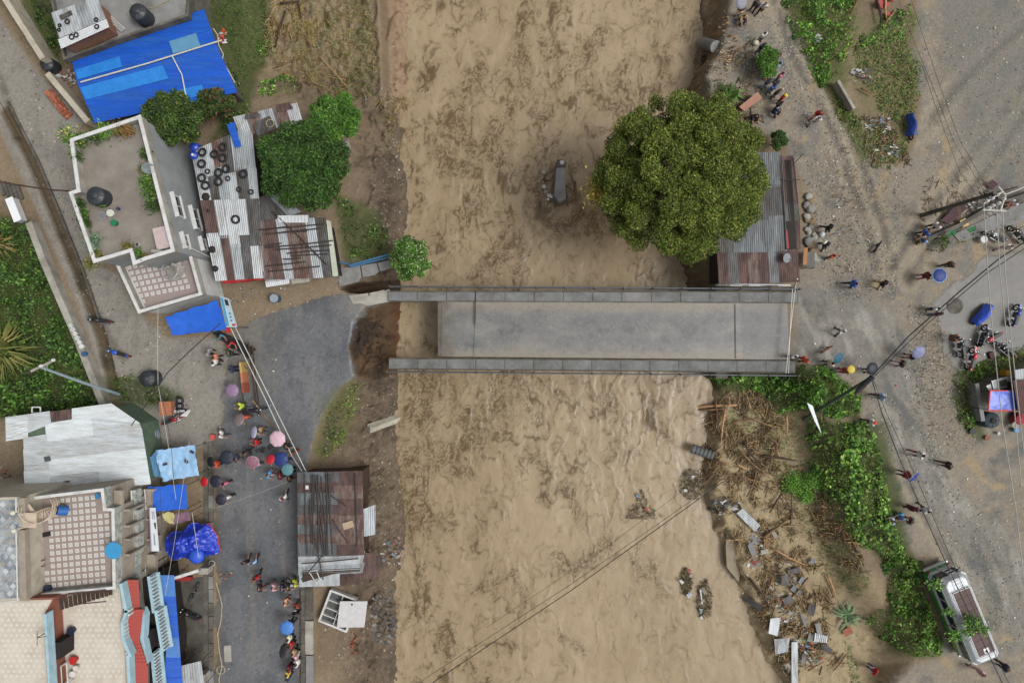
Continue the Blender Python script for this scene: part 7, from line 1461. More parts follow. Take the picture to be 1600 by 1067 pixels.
for x in (-.7, .75): MB().ring(Mt @ Vector((x, 0, .3)), .25, .06, 16, 6, Matrix.Rotation(R(50), 4, 'Z') @ Matrix.Rotation(R(90), 4, 'X')).build('wheel', m_dark, cv)
cv = thing('covered_bike', 'motorcycle under a dark blue sheet at the rubbish verge', 'motorcycle', G(1427, 194)); Mt = Matrix.Translation(Vector((W(1427, 194, .7).x, W(1427, 194, .7).y, 0))) @ Matrix.Rotation(R(95), 4, 'Z')
Qv = np.array([Mt @ Vector(q) for q in np.stack([u * .85, v * .36 * (1 - .2 * u), np.clip(hh, .2, 2)], -1).reshape(-1, 3)]); np_mesh('cover', Qv, np.stack([ii[:-1, :-1], ii[:-1, 1:], ii[1:, 1:], ii[1:, :-1]], -1).reshape(-1, 4), flat((44, 74, 150), rough=.45), cv, smooth=True); MB().ring(Mt @ Vector((-.85, 0, .3)), .25, .06, 16, 6, Matrix.Rotation(R(95), 4, 'Z') @ Matrix.Rotation(R(90), 4, 'X')).build('wheel', m_dark, cv)
def bicycle(px, py, ang, lean, label, zb=0.0):
    p = W(px, py, .5 + zb); t = thing('bicycle', label, 'bicycle', (p.x, p.y, zb)); Mt = Matrix.Translation((p.x, p.y, zb)) @ Matrix.Rotation(R(ang), 4, 'Z') @ Matrix.Rotation(R(lean), 4, 'X')
    for x in (-.5, .5):
        w_ = MB(); w_.ring((0, 0, 0), .31, .025, 20, 5, Matrix.Rotation(R(90), 4, 'X')); w_.v = [tuple(Mt @ (Vector(q) + Vector((x, 0, .34)))) for q in w_.v]; wl = w_.build('wheel', m_dark, t)
        for k in range(4): a = k * PI / 4; MB().tube([Mt @ Vector((x - .3 * math.cos(a), 0, .34 - .3 * math.sin(a))), Mt @ Vector((x + .3 * math.cos(a), 0, .34 + .3 * math.sin(a)))], .008, 4).build('spoke', m_chrome, wl)
    for a, b_ in (((-.5, 0, .34), (-.05, 0, .3)), ((-.05, 0, .3), (-.15, 0, .8)), ((-.15, 0, .75), (.38, 0, .78)), ((.38, 0, .78), (-.05, 0, .3)), ((-.5, 0, .34), (-.14, 0, .72)), ((.5, 0, .34), (.36, 0, .92))): MB().tube([Mt @ Vector(a), Mt @ Vector(b_)], .02, 5).build('frame_tube', m_dark, t)
    MB().tube([Mt @ Vector((.30, -.28, .95)), Mt @ Vector((.36, 0, .95)), Mt @ Vector((.30, .28, .95))], .016, 5).build('handlebar', m_chrome, t); sd_ = MB().box((-.16, 0, .84), (.24, .14, .05), 0, Mt); sd_.build('saddle', m_dark, t)
bicycle(413, 697, 20, 25, 'black bicycle pushed by the person in the red jacket'); bicycle(298, 924, 60, 30, 'dark bicycle leaning on the forecourt below the shutter', .03)
def dog(px, py, ang, col, label):
    c = G(px, py); t = thing('dog', label, 'dog', c); t.rotation_euler.z = R(ang)
    me = bpy.data.meshes.new('sk'); Jd = [((0, 0, .42), .10), ((.28, 0, .42), .12), ((-.25, 0, .43), .09), ((.42, 0, .54), .07), ((.52, 0, .62), .075), ((.66, 0, .58), .04), ((-.42, 0, .5), .025), ((-.58, 0, .6), .015)]
    Ed = [(0, 1), (0, 2), (1, 3), (3, 4), (4, 5), (2, 6), (6, 7)]
    for x, par, bx in ((.28, 1, 0), (-.28, 2, 1)):
        for s in (-1, 1): n0 = len(Jd); Jd += [((x, s * .08, .3), .06), ((x - (.06 if bx else 0) + (0 if bx else -.0), s * .08, .16), .03), ((x + (.02 if bx else 0), s * .08, .03), .03)]; Ed += [(par, n0), (n0, n0 + 1), (n0 + 1, n0 + 2)]
    me.from_pydata([j_[0] for j_ in Jd], Ed, []); bm = bmesh.new(); bm.from_mesh(me); ly = bm.verts.layers.skin.verify(); bm.verts.ensure_lookup_table()
    for i_, j_ in enumerate(Jd): bm.verts[i_][ly].radius = (j_[1], j_[1]); bm.verts[i_][ly].use_root = i_ == 0
    bm.to_mesh(me); bm.free(); o = bpy.data.objects.new('sk', me); COL.objects.link(o); o.modifiers.new('s', 'SKIN'); o.modifiers.new('u', 'SUBSURF').levels = 1
    dg = bpy.context.evaluated_depsgraph_get(); dg.update(); ev = bpy.data.meshes.new_from_object(o.evaluated_get(dg)); bpy.data.objects.remove(o); ev.materials.clear(); ev.materials.append(flat(col, rough=.8, scale=9)); ev.polygons.foreach_set('use_smooth', [True] * len(ev.polygons))
    b_ = bpy.data.objects.new('body', ev); COL.objects.link(b_); b_.parent = t
    for s in (-1, 1): e = MB().add([(.5, s * .05, .68), (.46, s * .09, .67), (.5, s * .09, .76)], [(0, 1, 2)]).build('ear', flat(col, rough=.8)); e.parent = t; e.matrix_parent_inverse = Matrix()
dog(1365, 389, 60, (26, 26, 28), 'black dog crossing the open gravel'); dog(1285, 547, 35, (112, 70, 48), 'brown dog on the road above the bridge end bush'); dog(463, 705, 30, (130, 70, 50), 'rust brown dog by the barrier ropes')

# ------------------------------------------------------------------ the bus
t = BUS = thing('bus', 'green and white bus with a brown roof rack, spare tyre and rear ladder', 'bus', (0, 0, 0))
Lb, Wb, Hb = 7.0, 2.15, 2.7
m_bgreen = mat('bus_green', C(66, 150, 70), rough=.35, var=.08, spec=.5); m_bwhite = mat('bus_white', C(214, 216, 218), rough=.35, var=.08, spec=.5); m_bglass = mat('bus_glass', C(32, 44, 66), rough=.15, var=.05, spec=.7); m_brown = mat('rack_brown', C(96, 76, 72), rough=.7, var=.16, scale=3); m_silver = mat('bus_silver', C(176, 180, 184), rough=.4, metal=.3, var=.12)
def rbox(L, Wd, ch): x, y = L / 2, Wd / 2; return [(-x, -y + ch), (-x + ch, -y), (x - ch, -y), (x, -y + ch), (x, y - ch), (x - ch, y), (-x + ch, y), (-x, y - ch)]
MB().prism(rbox(Lb, Wb, .25), .35, 1.05).build('lower_body', m_bgreen, t, bevel=.03); MB().prism(rbox(Lb + .02, Wb + .02, .25), 1.05, 1.45).build('white_band', m_bwhite, t); MB().prism(rbox(Lb - .02, Wb - .02, .25), 1.45, 2.2, rbox(Lb - .25, Wb - .12, .25)).build('window_band', m_bglass, t)
MB().prism(rbox(Lb - .1, Wb - .04, .25), 2.2, 2.45).build('upper_band', m_bwhite, t, bevel=.02); MB().prism(rbox(Lb - .1, Wb - .06, .3), 2.45, 2.7, rbox(Lb - .5, Wb - .55, .3)).build('roof', m_silver, t, bevel=.04)
for s in (-1, 1):
    for k in range(6): MB().box((-2.75 + k * 1.08, s * (Wb / 2 - .03), 1.83), (.07, .05, .74)).build('window_pillar', m_bgreen if k == 5 else m_bwhite, t)
    MB().box((2.2, s * (Wb / 2 + .012), .8), (1.3, .02, .16)).build('yellow_stripe', flat((214, 190, 60)), t); MB().box((0, s * (Wb / 2 + .012), 2.3), (Lb - .8, .02, .06)).build('green_stripe', m_bgreen, t)
    for x in (-2.2, 2.3): w_ = MB().tube([(x, s * .8, .45), (x, s * 1.06, .45)], .45, 18).build('wheel', m_dark, t); MB().tube([(x, s * 1.06, .45), (x, s * 1.08, .45)], .24, 12).build('rim', m_chrome, w_)
    MB().box((3.5, s * .75, .75), (.05, .3, .2)).build('headlight', m_chrome, t); MB().box((-3.5, s * .85, .85), (.05, .2, .3)).build('tail_light', flat((170, 40, 40), rough=.3), t); MB().tube([(3.4, s * 1.0, 2.1), (3.6, s * 1.25, 1.9)], .03, 5).build('mirror_arm', m_dark, t)
MB().box((-3.46, 0, 1.85), (.06, 1.7, .6)).build('rear_window', m_bglass, t); MB().box((3.42, 0, 1.85), (.06, 1.8, .65)).build('windscreen', m_bglass, t); MB().box((-3.56, 0, .5), (.15, 2.0, .22)).build('bumper', m_bwhite, t); MB().box((3.56, 0, .5), (.15, 2.0, .22)).build('bumper', m_bwhite, t)
for k in range(9): MB().box((-2.1 + k * .57, .06, 2.74), (.55, 1.32, .04)).build('rack_plank', m_brown, t)
for s in (-1, 1): MB().tube([(-2.4, .06 + s * .7, 2.85), (2.9, .06 + s * .7, 2.85)], .03, 6).build('rack_rail', m_bwhite, t)
for x in (-2.4, .6, 2.9): MB().tube([(x, -.64, 2.85), (x, .76, 2.85)], .03, 6).build('rack_rail', m_bwhite, t)
tr_ = MB().ring((.15, .05, 2.87), .27, .11, 20, 7).build('spare_tyre', m_dark, t, smooth=True); MB().lathe((.15, .05, 2.8), [(.15, 0), (.15, .05)], 12).build('rim', m_eng, tr_); MB().box((2.45, .1, 2.78), (.42, .42, .08)).build('roof_hatch', m_bwhite, t, bevel=.03); MB().lathe((2.5, .08, 2.82), [(.1, 0), (.1, .02)], 10).build('vent', m_dark, t)
for s in (-1, 1): MB().tube([(-3.62, .1 + s * .25, .9), (-3.62, .1 + s * .25, 2.6), (-3.3, .1 + s * .27, 2.95), (-2.4, .1 + s * .3, 2.9)], .03, 6).build('ladder_side', m_bwhite, t)
for q in ((-3.62, 1.3), (-3.62, 1.7), (-3.62, 2.1), (-3.62, 2.5), (-3.25, 2.95), (-3.0, 2.94), (-2.75, 2.92)): MB().tube([(q[0], -.15, q[1]), (q[0], .35, q[1])], .025, 5).build('rung', m_bwhite, t)
a, c = W(1488, 901, 2.5), W(1542, 1031, 2.5); mid = (a + c) / 2; t.location = (mid.x, mid.y, .02); t.rotation_euler.z = math.atan2(c.y - a.y, c.x - a.x)
# ------------------------------------------------------------------ poles and cables
m_cable = mat('black_cable', C(38, 40, 42), rough=.6, var=.1); m_cablew2 = mat('line_grey', C(172, 172, 164), rough=.6, var=.1); m_cablew = mat('pale_cable', C(196, 194, 182), rough=.6, var=.1)
def cable(pts, r, m, label, name='cable', sag=.0):
    P = [W(x, y, z) for x, y, z in pts]; out = []
    for a, b_ in zip(P[:-1], P[1:]):
        for k in range(6): u = k / 6; q = a * (1 - u) + b_ * u; out.append(q - Vector((0, 0, sag * 4 * u * (1 - u))))
    out.append(P[-1]); return tag(MB().tube(out, r, 5).build(name, m), label, 'cable')
t = thing('utility_pole', 'slim grey power pole with a crossarm leaning over the left slope', 'utility pole', G(186, 618)); b0 = G(186, 618); tp = W(62, 573, 8)
MB().tube([b0 - Vector((0, 0, .4)), (b0 + tp) / 2, tp], [.13, .11, .09], 8).build('pole', mat('pole_grey', C(150, 168, 174), var=.1, rough=.5), t)
ca, cb = W(46, 581, 8.05), W(86, 562, 8.05); MB().tube([ca, cb], .09, 6).build('crossarm', m_conc_l, t); MB().tube([W(70, 579, 7.4), W(76, 567, 8.0)], .05, 5).build('brace', m_conc_l, t)
for k in range(3): p = ca + (cb - ca) * (.02 + .48 * k); MB().lathe(p, [(.05, 0), (.11, .08), (.06, .14), (.1, .22), (.03, .3)], 8).build('insulator', m_white if k else m_rebar, t)
t = thing('utility_pole', 'wire laden pole with white crossarms above the low wall at the right', 'utility pole', (W(1553, 302, 8).x, W(1553, 302, 8).y, 0)); tp = W(1553, 302, 8)
MB().tube([(tp.x, tp.y, -.3), (tp.x, tp.y, 8.1)], [.17, .12], 8).build('pole', m_conc_d, t)
for (p, q) in (((1537, 318), (1566, 300)), ((1535, 328), (1572, 330)), ((1560, 292), (1571, 305)), ((1571, 305), (1563, 328))): MB().tube([W(*p, 8), W(*q, 8)], .06, 5).build('crossarm', m_cablew, t)
for (x, y) in ((1540, 315), (1548, 311), (1556, 305), (1558, 318), (1566, 312), (1549, 322), (1543, 326)): MB().lathe(W(x, y, 7.9), [(.05, 0), (.12, .1), (.06, .18), (.1, .26), (.03, .32)], 8).build('insulator', m_white, t)
for (p, q) in (((1553, 302), (1590, 292)), ((1530, 300), (1550, 322)), ((1536, 300), (1560, 330))): MB().tube([W(*p, 7.5), W(*q, 7.3)], .05, 5).build('stay', m_woodd, t)
p = W(1563, 306, 7.2); MB().box((p.x, p.y, 7.1), (.6, .5, .6)).build('transformer', m_conc_d, t)
t = thing('leaning_pole', 'leaning mossy pole carrying the thick black cables by the bridge end bush', 'utility pole', G(1255, 655)); b0 = G(1255, 655); tp = W(1362, 589, 6.5)
MB().tube([b0, (b0 + tp) / 2, tp], [.13, .12, .1], 8).build('pole', mat('mossy_pole', C(66, 84, 62), var=.2), t); MB().tube([W(1338, 612, 6.2), W(1364, 588, 6.6)], [.16, .2], 8).build('junction_box', m_dark, t); MB().tube([W(1336, 616, 6.0), W(1352, 602, 6.2)], .14, 7).build('bracket', mat('brown_bracket', C(96, 66, 48)), t)
cable([(1362, 588, 6.6), (1420, 525, 6.6), (1500, 455, 6.7), (1560, 405, 6.8), (1660, 340, 7)], .048, m_cable, 'thick black cable rising from the leaning pole toward the upper right')
cable([(1364, 590, 6.5), (1450, 505, 6.5), (1540, 428, 6.6), (1660, 350, 6.8)], .03, m_cable, 'thin black wire running under the thick black cable')
cable([(1362, 592, 6.5), (1378, 645, 6.5), (1405, 715, 6.4), (1440, 795, 6.4), (1490, 905, 6.4), (1570, 1075, 6.5)], .032, m_cable, 'dark cable running from the leaning pole down to the bus')
cable([(1364, 592, 6.4), (1385, 645, 6.3), (1420, 720, 6.2), (1455, 800, 6.2), (1500, 905, 6.2), (1580, 1075, 6.3)], .02, m_cable, 'second thin cable beside the one passing the bus')
for k, (pts) in enumerate(([(1537, 318), (1543, 420), (1552, 530), (1566, 660), (1588, 800), (1606, 960)], [(1557, 322), (1562, 420), (1571, 510), (1583, 620), (1596, 760)], [(1566, 320), (1571, 430), (1580, 530), (1592, 640), (1604, 740)])):
    cable([(x, y, 8) for x, y in pts], .03, m_cablew2, 'pale power line dropping from the right hand pole, %s of three' % ('left', 'middle', 'right')[k], 'power_line')
cable([(1571, 304, 8), (1590, 297, 8), (1640, 275, 8)], .042, m_cablew, 'pale power line leaving the right hand pole toward the frame edge', 'power_line')
for k, pts in enumerate(([(1545, 310), (1492, 225), (1455, 130), (1410, 20), (1395, -30)], [(1549, 306), (1500, 220), (1467, 130), (1430, 20), (1415, -30)], [(1536, 318), (1500, 270), (1470, 190), (1440, 100)])):
    cable([(x, y, 8) for x, y in pts], .013, m_cable, 'thin dark wire over the upper right dirt, %s' % ('left one', 'right one', 'lowest one')[k], 'power_line')
for k, (a, c) in enumerate((((1130, 752), (655, 1080)), ((1135, 744), (640, 1075)), ((1100, 742), (760, 980)))):
    cable([(*a, 7.5), ((a[0] + c[0]) / 2, (a[1] + c[1]) / 2 + 6, 7.2), (*c, 7.5)], (.028, .016, .012)[k], m_cable if k < 2 else m_rebar, 'dark cable slanting over the lower river, %s' % ('thickest', 'thin upper', 'finest')[k])
cable([(345, 505, 4.5), (300, 545, 4.6), (262, 582, 4.7), (228, 632, 4.6), (205, 665, 4.5)], .035, m_cable, 'black cable from the shop sign across the alley to the tin roof')
cable([(247, 480, 5), (246, 560, 5), (247, 600, 5), (262, 690, 4.8), (275, 780, 4.6)], .016, m_cablew, 'fine pale wire crossing the alley above the black tank')
cable([(247, 600, 5), (258, 640, 5), (268, 700, 4.8), (272, 762, 4.6)], .018, m_cable, 'fine dark wire over the pale blue stall')
cable([(243, 660, 4.6), (248, 730, 4.5), (252, 800, 4.4), (256, 900, 4.4)], .012, m_cable, 'dark wire along the front of the stalls')
cable([(296, 690, 4.5), (284, 770, 4.4), (272, 850, 4.4), (258, 930, 4.4)], .012, m_cablew, 'pale wire slanting over the blue stalls')
cable([(300, 800, 3.5), (306, 840, 3.2), (310, 870, 2.8)], .018, m_cablew, 'short pale cord holding the heaped deep blue tarpaulin')
cable([(325, 797, 2), (400, 772, 1.8), (450, 752, 2.2)], .014, mat('string', C(170, 160, 140)), 'thin string stretched across the street above the lone walker', 'string')
cable([(124, 300, 6.5), (80, 297, 6.6), (45, 292, 6.8), (-30, 280, 7)], .06, m_woodd, 'brown pole stay reaching from the grey house over the ditch')
cable([(0, 160, 4), (30, 215, 4), (70, 305, 4), (100, 380, 4), (140, 470, 4)], .02, m_cable, 'dark wire hanging along the alley')
for k, (a, c) in enumerate((((358, 508), (470, 735)), ((368, 512), (479, 738)))):
    pts = [(*a, 1.2), (a[0] + (c[0] - a[0]) * .55, a[1] + (c[1] - a[1]) * .55, 1.15), (*c, 2.4)]
    if k == 0: pts = [(*a, 1.2), (412, 618, 1.2), (456, 712, 1.2), (472, 736, 2.4)]
    tag(MB().tube([W(*p) for p in pts], .035, 6).build('barrier_rope', m_pvc), 'white barrier rope closing the street, %s one' % ('inner left' if k == 0 else 'outer right'), 'rope')
cable([(337, 908, .1), (342, 925, .1), (347, 945, .1), (345, 970, .1), (340, 990, .1), (343, 1020, .1), (347, 1040, .1), (342, 1060, .1), (345, 1090, .1)], .045, mat('tan_hose', C(178, 164, 140)), 'tan hose lying along the west kerb of the lower street', 'hose')
p = W(345, 1046, .1); tag(MB().ring(p, .32, .035, 18, 5).build('hose_coil', mat('tan_hose', C(178, 164, 140))), 'small coil of tan hose at the lower kerb', 'hose')
p = W(331, 880, .4); tag(MB().ring(p, .22, .03, 14, 5).build('rope_loop', m_cablew), 'pale rope loop at the red edge of the heaped tarpaulin', 'rope')
p = W(422, 193, 2.98); tag(MB().ring(p, .28, .025, 16, 5).build('hose_coil', flat((190, 170, 130))), 'tan hose loop on the workshop roof near the tree', 'hose')

# ------------------------------------------------------------------ street barrier, planks, bench
t = thing('black_bench', 'long black bench mat with people sitting beside the barrier rope', 'bench', W(365, 540, 0)); P = outline([(331, 520), (342, 516), (400, 545), (388, 560)], .4); MB().prism(P, .34, .42).build('seat', m_dark, t)
for (x, y) in ((338, 521), (345, 525), (385, 553), (393, 547)): q = W(x, y, .34); MB().box((q.x, q.y, .17), (.06, .06, .34)).build('leg', m_rebar, t)
t = thing('board_barrier', 'tall red brown wooden board standing on the street', 'board', W(380, 590, 0))
for k, (y0, y1, m) in enumerate(((566, 582, flat((188, 160, 96))), (582, 598, flat((190, 120, 90))), (598, 614, flat((150, 84, 60))))):
    a, c = W(375 + k * 1.7, y0, 1.2), W(376.5 + k * 1.7, y1, 1.2); d = c - a; MB().box(((a.x + c.x) / 2, (a.y + c.y) / 2, .62), (d.length, .14, 1.2), math.atan2(d.y, d.x)).build('board', m, t)
for k, (p, q) in enumerate((((388, 534), (402, 645)), ((394, 540), (406, 650)), ((378, 612), (386, 650)), ((394, 625), (428, 668)), ((378, 568), (386, 576)))):
    tag(MB().tube([W(*p, .9), W(*q, .5)], .06, 6).build('wooden_pole', m_woodd if k < 3 else m_wood), ('long dark wooden pole lying along the barrier ropes, inner one', 'long dark wooden pole lying along the barrier ropes, outer one', 'short brown pole below the board barrier', 'thin slanting stick by the dark motorcycle', 'small tan offcut beside the board barrier')[k], 'pole')
p = W(332, 683, .3); tag(MB().box((p.x, p.y, .15), (.35, .4, .4)).build('red_stone', flat((196, 90, 88))), 'red painted stone at the upper end of the west kerb', 'stone')
p = W(348, 519, 1.2); vessel('red_bucket', 356, 516, 0, .22, .3, flat((206, 52, 50)), 'small red bucket at the foot of the shop sign', 'bucket')
t = thing('orange_box', 'orange wooden box on the scrap motorcycles near the stalls', 'box', W(262, 639, 0)); p = W(259, 638, 1.3); MB().box((p.x, p.y, 1.05), (.85, 1.0, .6), .05).build('box_body', mat('orange_wood', C(158, 100, 70), var=.14, scale=3), t); MB().box((p.x, p.y, 1.36), (.9, 1.05, .03), .05).build('lid', mat('orange_wood2', C(172, 110, 78), var=.14), t)
for k, (x, y) in enumerate(((281, 626), (281, 634))):
    t = thing('car_wheel', 'spare wheel with a pale rim behind the orange box, %s of two' % ('upper', 'lower')[k], 'wheel', W(x, y, .4)); q = W(x, y, .5); MB().ring(q, .22, .1, 16, 6).build('tyre', m_dark, t, smooth=True); MB().lathe(q, [(.14, -.03), (.14, .05), (.05, .06)], 12).build('rim', m_chrome, t)
t = thing('white_scooter_panel', 'white and red scooter fairing dumped by the orange box', 'panel', W(290, 646, .4)); MB().add([W(281, 650, .7), W(294, 640, .8), (W(298, 641, .8)), W(292, 651, .6)], [(0, 1, 2, 3)]).build('panel', m_white, t); MB().box(W(276, 654, .5), (.5, .4, .1), .3).build('tray', flat((220, 196, 200)), t)
t = thing('plastic_sack', 'grey plastic wrapped bundle beside the pale tin house', 'bundle', G(242, 678)); p = G(242, 678); MB().lathe((p.x, p.y, 0), [(.5, 0), (.62, .35), (.5, .8), (.15, .95)], 12).build('sack', mat('grey_plastic', C(130, 138, 146), rough=.35, var=.3, scale=5), t, smooth=True)
water_tank(227, 592, 0, .62, 1.4, 'black water tank on the grassy mound in the alley'); water_tank(70, 98, 0, .55, 1.2, 'black water tank at the corner of the alley wall')
for k in range(6): vessel('jar', 110 + k * 3.4, 508 + k * 6.6, .8, .17 + .03 * (k % 2), .3, m_white if k % 3 else flat((190, 200, 190)), 'white jar standing in the row on the ditch wall', 'jar', group='jars on the ditch wall')
vessel('blue_pot', 131, 553, .8, .2, .3, flat((50, 90, 140)), 'blue pot at the lower end of the jar row', 'pot'); t = thing('umbrella_dome', 'round blue dome tarpaulin bulge of the stall', 'cover', W(303, 871, 1.5)); t.name = 'dome_cover'; p = W(303, 871, 2.6); MB().lathe((p.x, p.y, 2.1), [(.62, 0), (.55, .2), (.35, .36), (.05, .42)], 12).build('dome', mat('dome_blue', C(52, 92, 206), rough=.4, var=.1), t, smooth=True)
t = thing('lot_box', 'maroon cloth bag lying in the motorcycle lot', 'bag', G(1547, 555)); q = G(1547, 555); MB().box((q.x, q.y, .15), (.4, .55, .25), .3).build('bag', flat((78, 40, 46)), t, bevel=.05)
p = G(1492, 478); o = MB().lathe((p.x, p.y, p.z + .02), [(.62, 0), (.62, .03), (.48, .035), (.46, .02), (.4, .02)], 24).build('manhole', m_conc_d); tag(o, 'round manhole cover set in the parking lot surface', 'manhole')
for (x, y, lb) in ((1485, 362, 'green cloth draped in the round bush'), (1517, 356, 'green net over the low planting at the lot edge')): o = tarp('green_cloth', [(x - 8, y + 3), (x + 6, y - 4), (x + 9, y + 4), (x - 4, y + 9)], [1.0] * 4, flat((36, 104, 58)), None, n=10, wr=.12, seed=x); tag(o, lb, 'cloth')
p = W(1540, 374, .8); vessel('white_crate', 1538, 374, 0, .28, .5, m_white, 'white bucket hanging at the silver scooter', 'bucket')
t = thing('yellow_cardboard', 'tan cardboard box on the footpath by the low wall', 'box', G(1501, 350)); q = G(1501, 350); MB().box((q.x, q.y, .25), (.5, .6, .4), .5).build('box', flat((196, 172, 120)), t)

# ------------------------------------------------------------------ brick pile by the alley wall
t = thing('brick_pile', 'long stack of red bricks beside the alley wall', 'bricks', G(87, 162)); a, c = W(70, 141, .6), W(104, 183, .6); d = (c - a); L_ = d.length; d.normalize(); nrm_ = Vector((-d.y, d.x, 0)); ang = math.atan2(d.y, d.x)
mb = MB(); mb.box((0, 0, 0), (.24, .115, .075)); BM = bpy.data.meshes.new('brick'); BM.from_pydata(mb.v, [], mb.f); BM.materials.append(m_brick); BM.update()
mb2 = mat('brick_pale', C(188, 120, 92), var=.2, scale=6)
for lay in range(6):
    for i in range(int(L_ / .25) - lay // 2):
        for j in range(5 - lay // 2):
            if random.random() < .06: continue
            if lay < 3 and 0 < j < 4 - lay // 2 and 0 < i < int(L_ / .25) - 2: continue
            q = bpy.data.objects.new('brick', BM); pos = a + d * (.12 + i * .25) + nrm_ * ((j - 2) * .13 + lay * .02) ; q.location = Vector((pos.x + jit(.012), pos.y + jit(.012), .05 + lay * .082)) - t.location; q.rotation_euler = (0, 0, ang + jit(.08)); COL.objects.link(q); q.parent = t
            if random.random() < .3: setmat(q, mb2)
# ------------------------------------------------------------------ rubbish, flotsam, driftwood
def heap(name, label, cat, px, py, rx, ry, n, cols, big=.35, z=0, group=None):
    t = thing(name, label, cat, G(px, py))
    for k in range(n):
        a = random.random() * 6.28; r = math.sqrt(random.random()); p = G(px + rx * r * math.cos(a), py + ry * r * math.sin(a)); s = big * .62 * random.uniform(.4, 1); h = .1 + .35 * (1 - r)
        MB().add([p + Vector((jit(s), jit(s), h * random.random())), p + Vector((s, jit(s), h)), p + Vector((jit(s), s, h * .7)), p + Vector((-s, jit(s) * .5, h * random.random()))], [(0, 1, 2), (0, 2, 3), (0, 3, 1), (1, 3, 2)]).build('scrap', flat(random.choice(cols)), t)
    return t
TR = [(206, 206, 202), (180, 186, 190), (214, 210, 202), (150, 156, 160), (160, 84, 78), (126, 146, 168), (170, 158, 136), (84, 82, 80), (130, 118, 100), (110, 100, 86)]
heap('rubbish_heap', 'heap of white and pink rubbish sacks beside the alley tank', 'rubbish', 107, 124, 17, 13, 46, TR + [(220, 190, 200)], .4)
heap('rubbish_heap', 'red and white rubbish at the right end of the blue roof pipe', 'rubbish', 350, 58, 8, 12, 22, [(230, 226, 226), (226, 210, 214), (190, 80, 60), (210, 90, 60)], .4)
heap('rubbish_heap', 'white litter scattered through the fork verge', 'rubbish', 1372, 195, 22, 14, 46, TR, .3)
heap('rubbish_heap', 'rubbish heap with grey bags in the middle of the verge', 'rubbish', 1345, 120, 16, 16, 34, TR + [(120, 120, 118)], .32)
heap('rubbish_heap', 'brown and white rubbish at the tip of the road fork', 'rubbish', 1386, 232, 22, 16, 40, TR + [(150, 110, 70), (140, 100, 64)], .34)
heap('rubbish_heap', 'pale cloths caught in the bushes at the top of the dirt road', 'rubbish', 1275, 64, 9, 7, 14, [(220, 220, 222), (180, 184, 188)], .35)
heap('rubbish_heap', 'debris of bricks and plastic at the river edge by the shack', 'rubbish', 612, 862, 24, 26, 60, TR + [(150, 84, 62), (130, 96, 72), (100, 84, 66)], .38)
heap('rubbish_heap', 'dark wet rubbish beside the debris clump at the river edge', 'rubbish', 1130, 790, 26, 14, 70, [(70, 74, 78), (54, 58, 62), (200, 204, 206), (120, 130, 140), (90, 84, 74)], .34)
heap('rubbish_heap', 'white and dark rubbish in the lower debris field', 'rubbish', 1180, 860, 14, 34, 44, TR, .36)
heap('rubbish_heap', 'mixed rubbish at the bottom of the debris field', 'rubbish', 1262, 1010, 24, 36, 64, TR + [(150, 90, 70), (110, 170, 150)], .36)
heap('rubbish_heap', 'plastic litter on the street corner weeds', 'rubbish', 520, 680, 18, 34, 40, TR, .16)
heap('rubbish_heap', 'tin scrap and refuse along the low wall', 'rubbish', 1535, 325, 34, 16, 60, [(160, 164, 168), (110, 108, 104), (80, 76, 72), (200, 200, 198)], .28)
heap('rubbish_heap', 'broken bricks below the white cabinet on the bank', 'rubbish', 553, 1005, 8, 22, 22, [(166, 96, 72), (176, 104, 78), (130, 84, 66)], .34)
heap('rubbish_heap', 'pink and white waste on the dark dirt by the workshop drum', 'rubbish', 385, 462, 34, 12, 40, TR + [(200, 120, 110)], .16)
heap('rubbish_heap', 'brown food waste lying at the street side by the heaped tarpaulin', 'rubbish', 353, 898, 10, 8, 22, [(186, 160, 130), (200, 170, 140), (170, 110, 90)], .2)
heap('rubbish_heap', 'pale rubbish in the yard left of the tin roof house', 'rubbish', 8, 745, 9, 20, 34, TR + [(60, 60, 60)], .25)
heap('stone_scree', 'dark stone rubble spilling to the river below the cabinet', 'rubble', 600, 965, 20, 45, 150, [(120, 118, 114), (98, 97, 95), (140, 136, 128), (84, 82, 80), (110, 96, 78)], .42)
heap('stone_scree', 'rubble and soil clods inside the washout hole', 'rubble', 588, 540, 26, 40, 60, [(78, 60, 42), (62, 50, 38), (52, 44, 36), (96, 74, 52)], .4)
heap('stone_scree', 'stones and broken paving along the upper left bank', 'rubble', 612, 190, 12, 60, 90, [(140, 120, 100), (110, 98, 86), (170, 156, 136), (96, 80, 62)], .24)
heap('stone_scree', 'ochre stones on the gravel bank near the crowd', 'rubble', 1130, 70, 30, 50, 130, [(176, 142, 100), (150, 118, 82), (196, 170, 130), (116, 92, 66)], .24)
heap('stone_scree', 'scattered stones in the middle of the dirt road', 'rubble', 1320, 330, 26, 110, 130, [(166, 148, 122), (130, 114, 92), (190, 176, 150), (110, 104, 96)], .17)
heap('stone_scree', 'loose stones along the parking lot edge', 'rubble', 1455, 600, 26, 90, 130, [(166, 148, 122), (130, 114, 92), (190, 176, 150), (110, 104, 96)], .15)
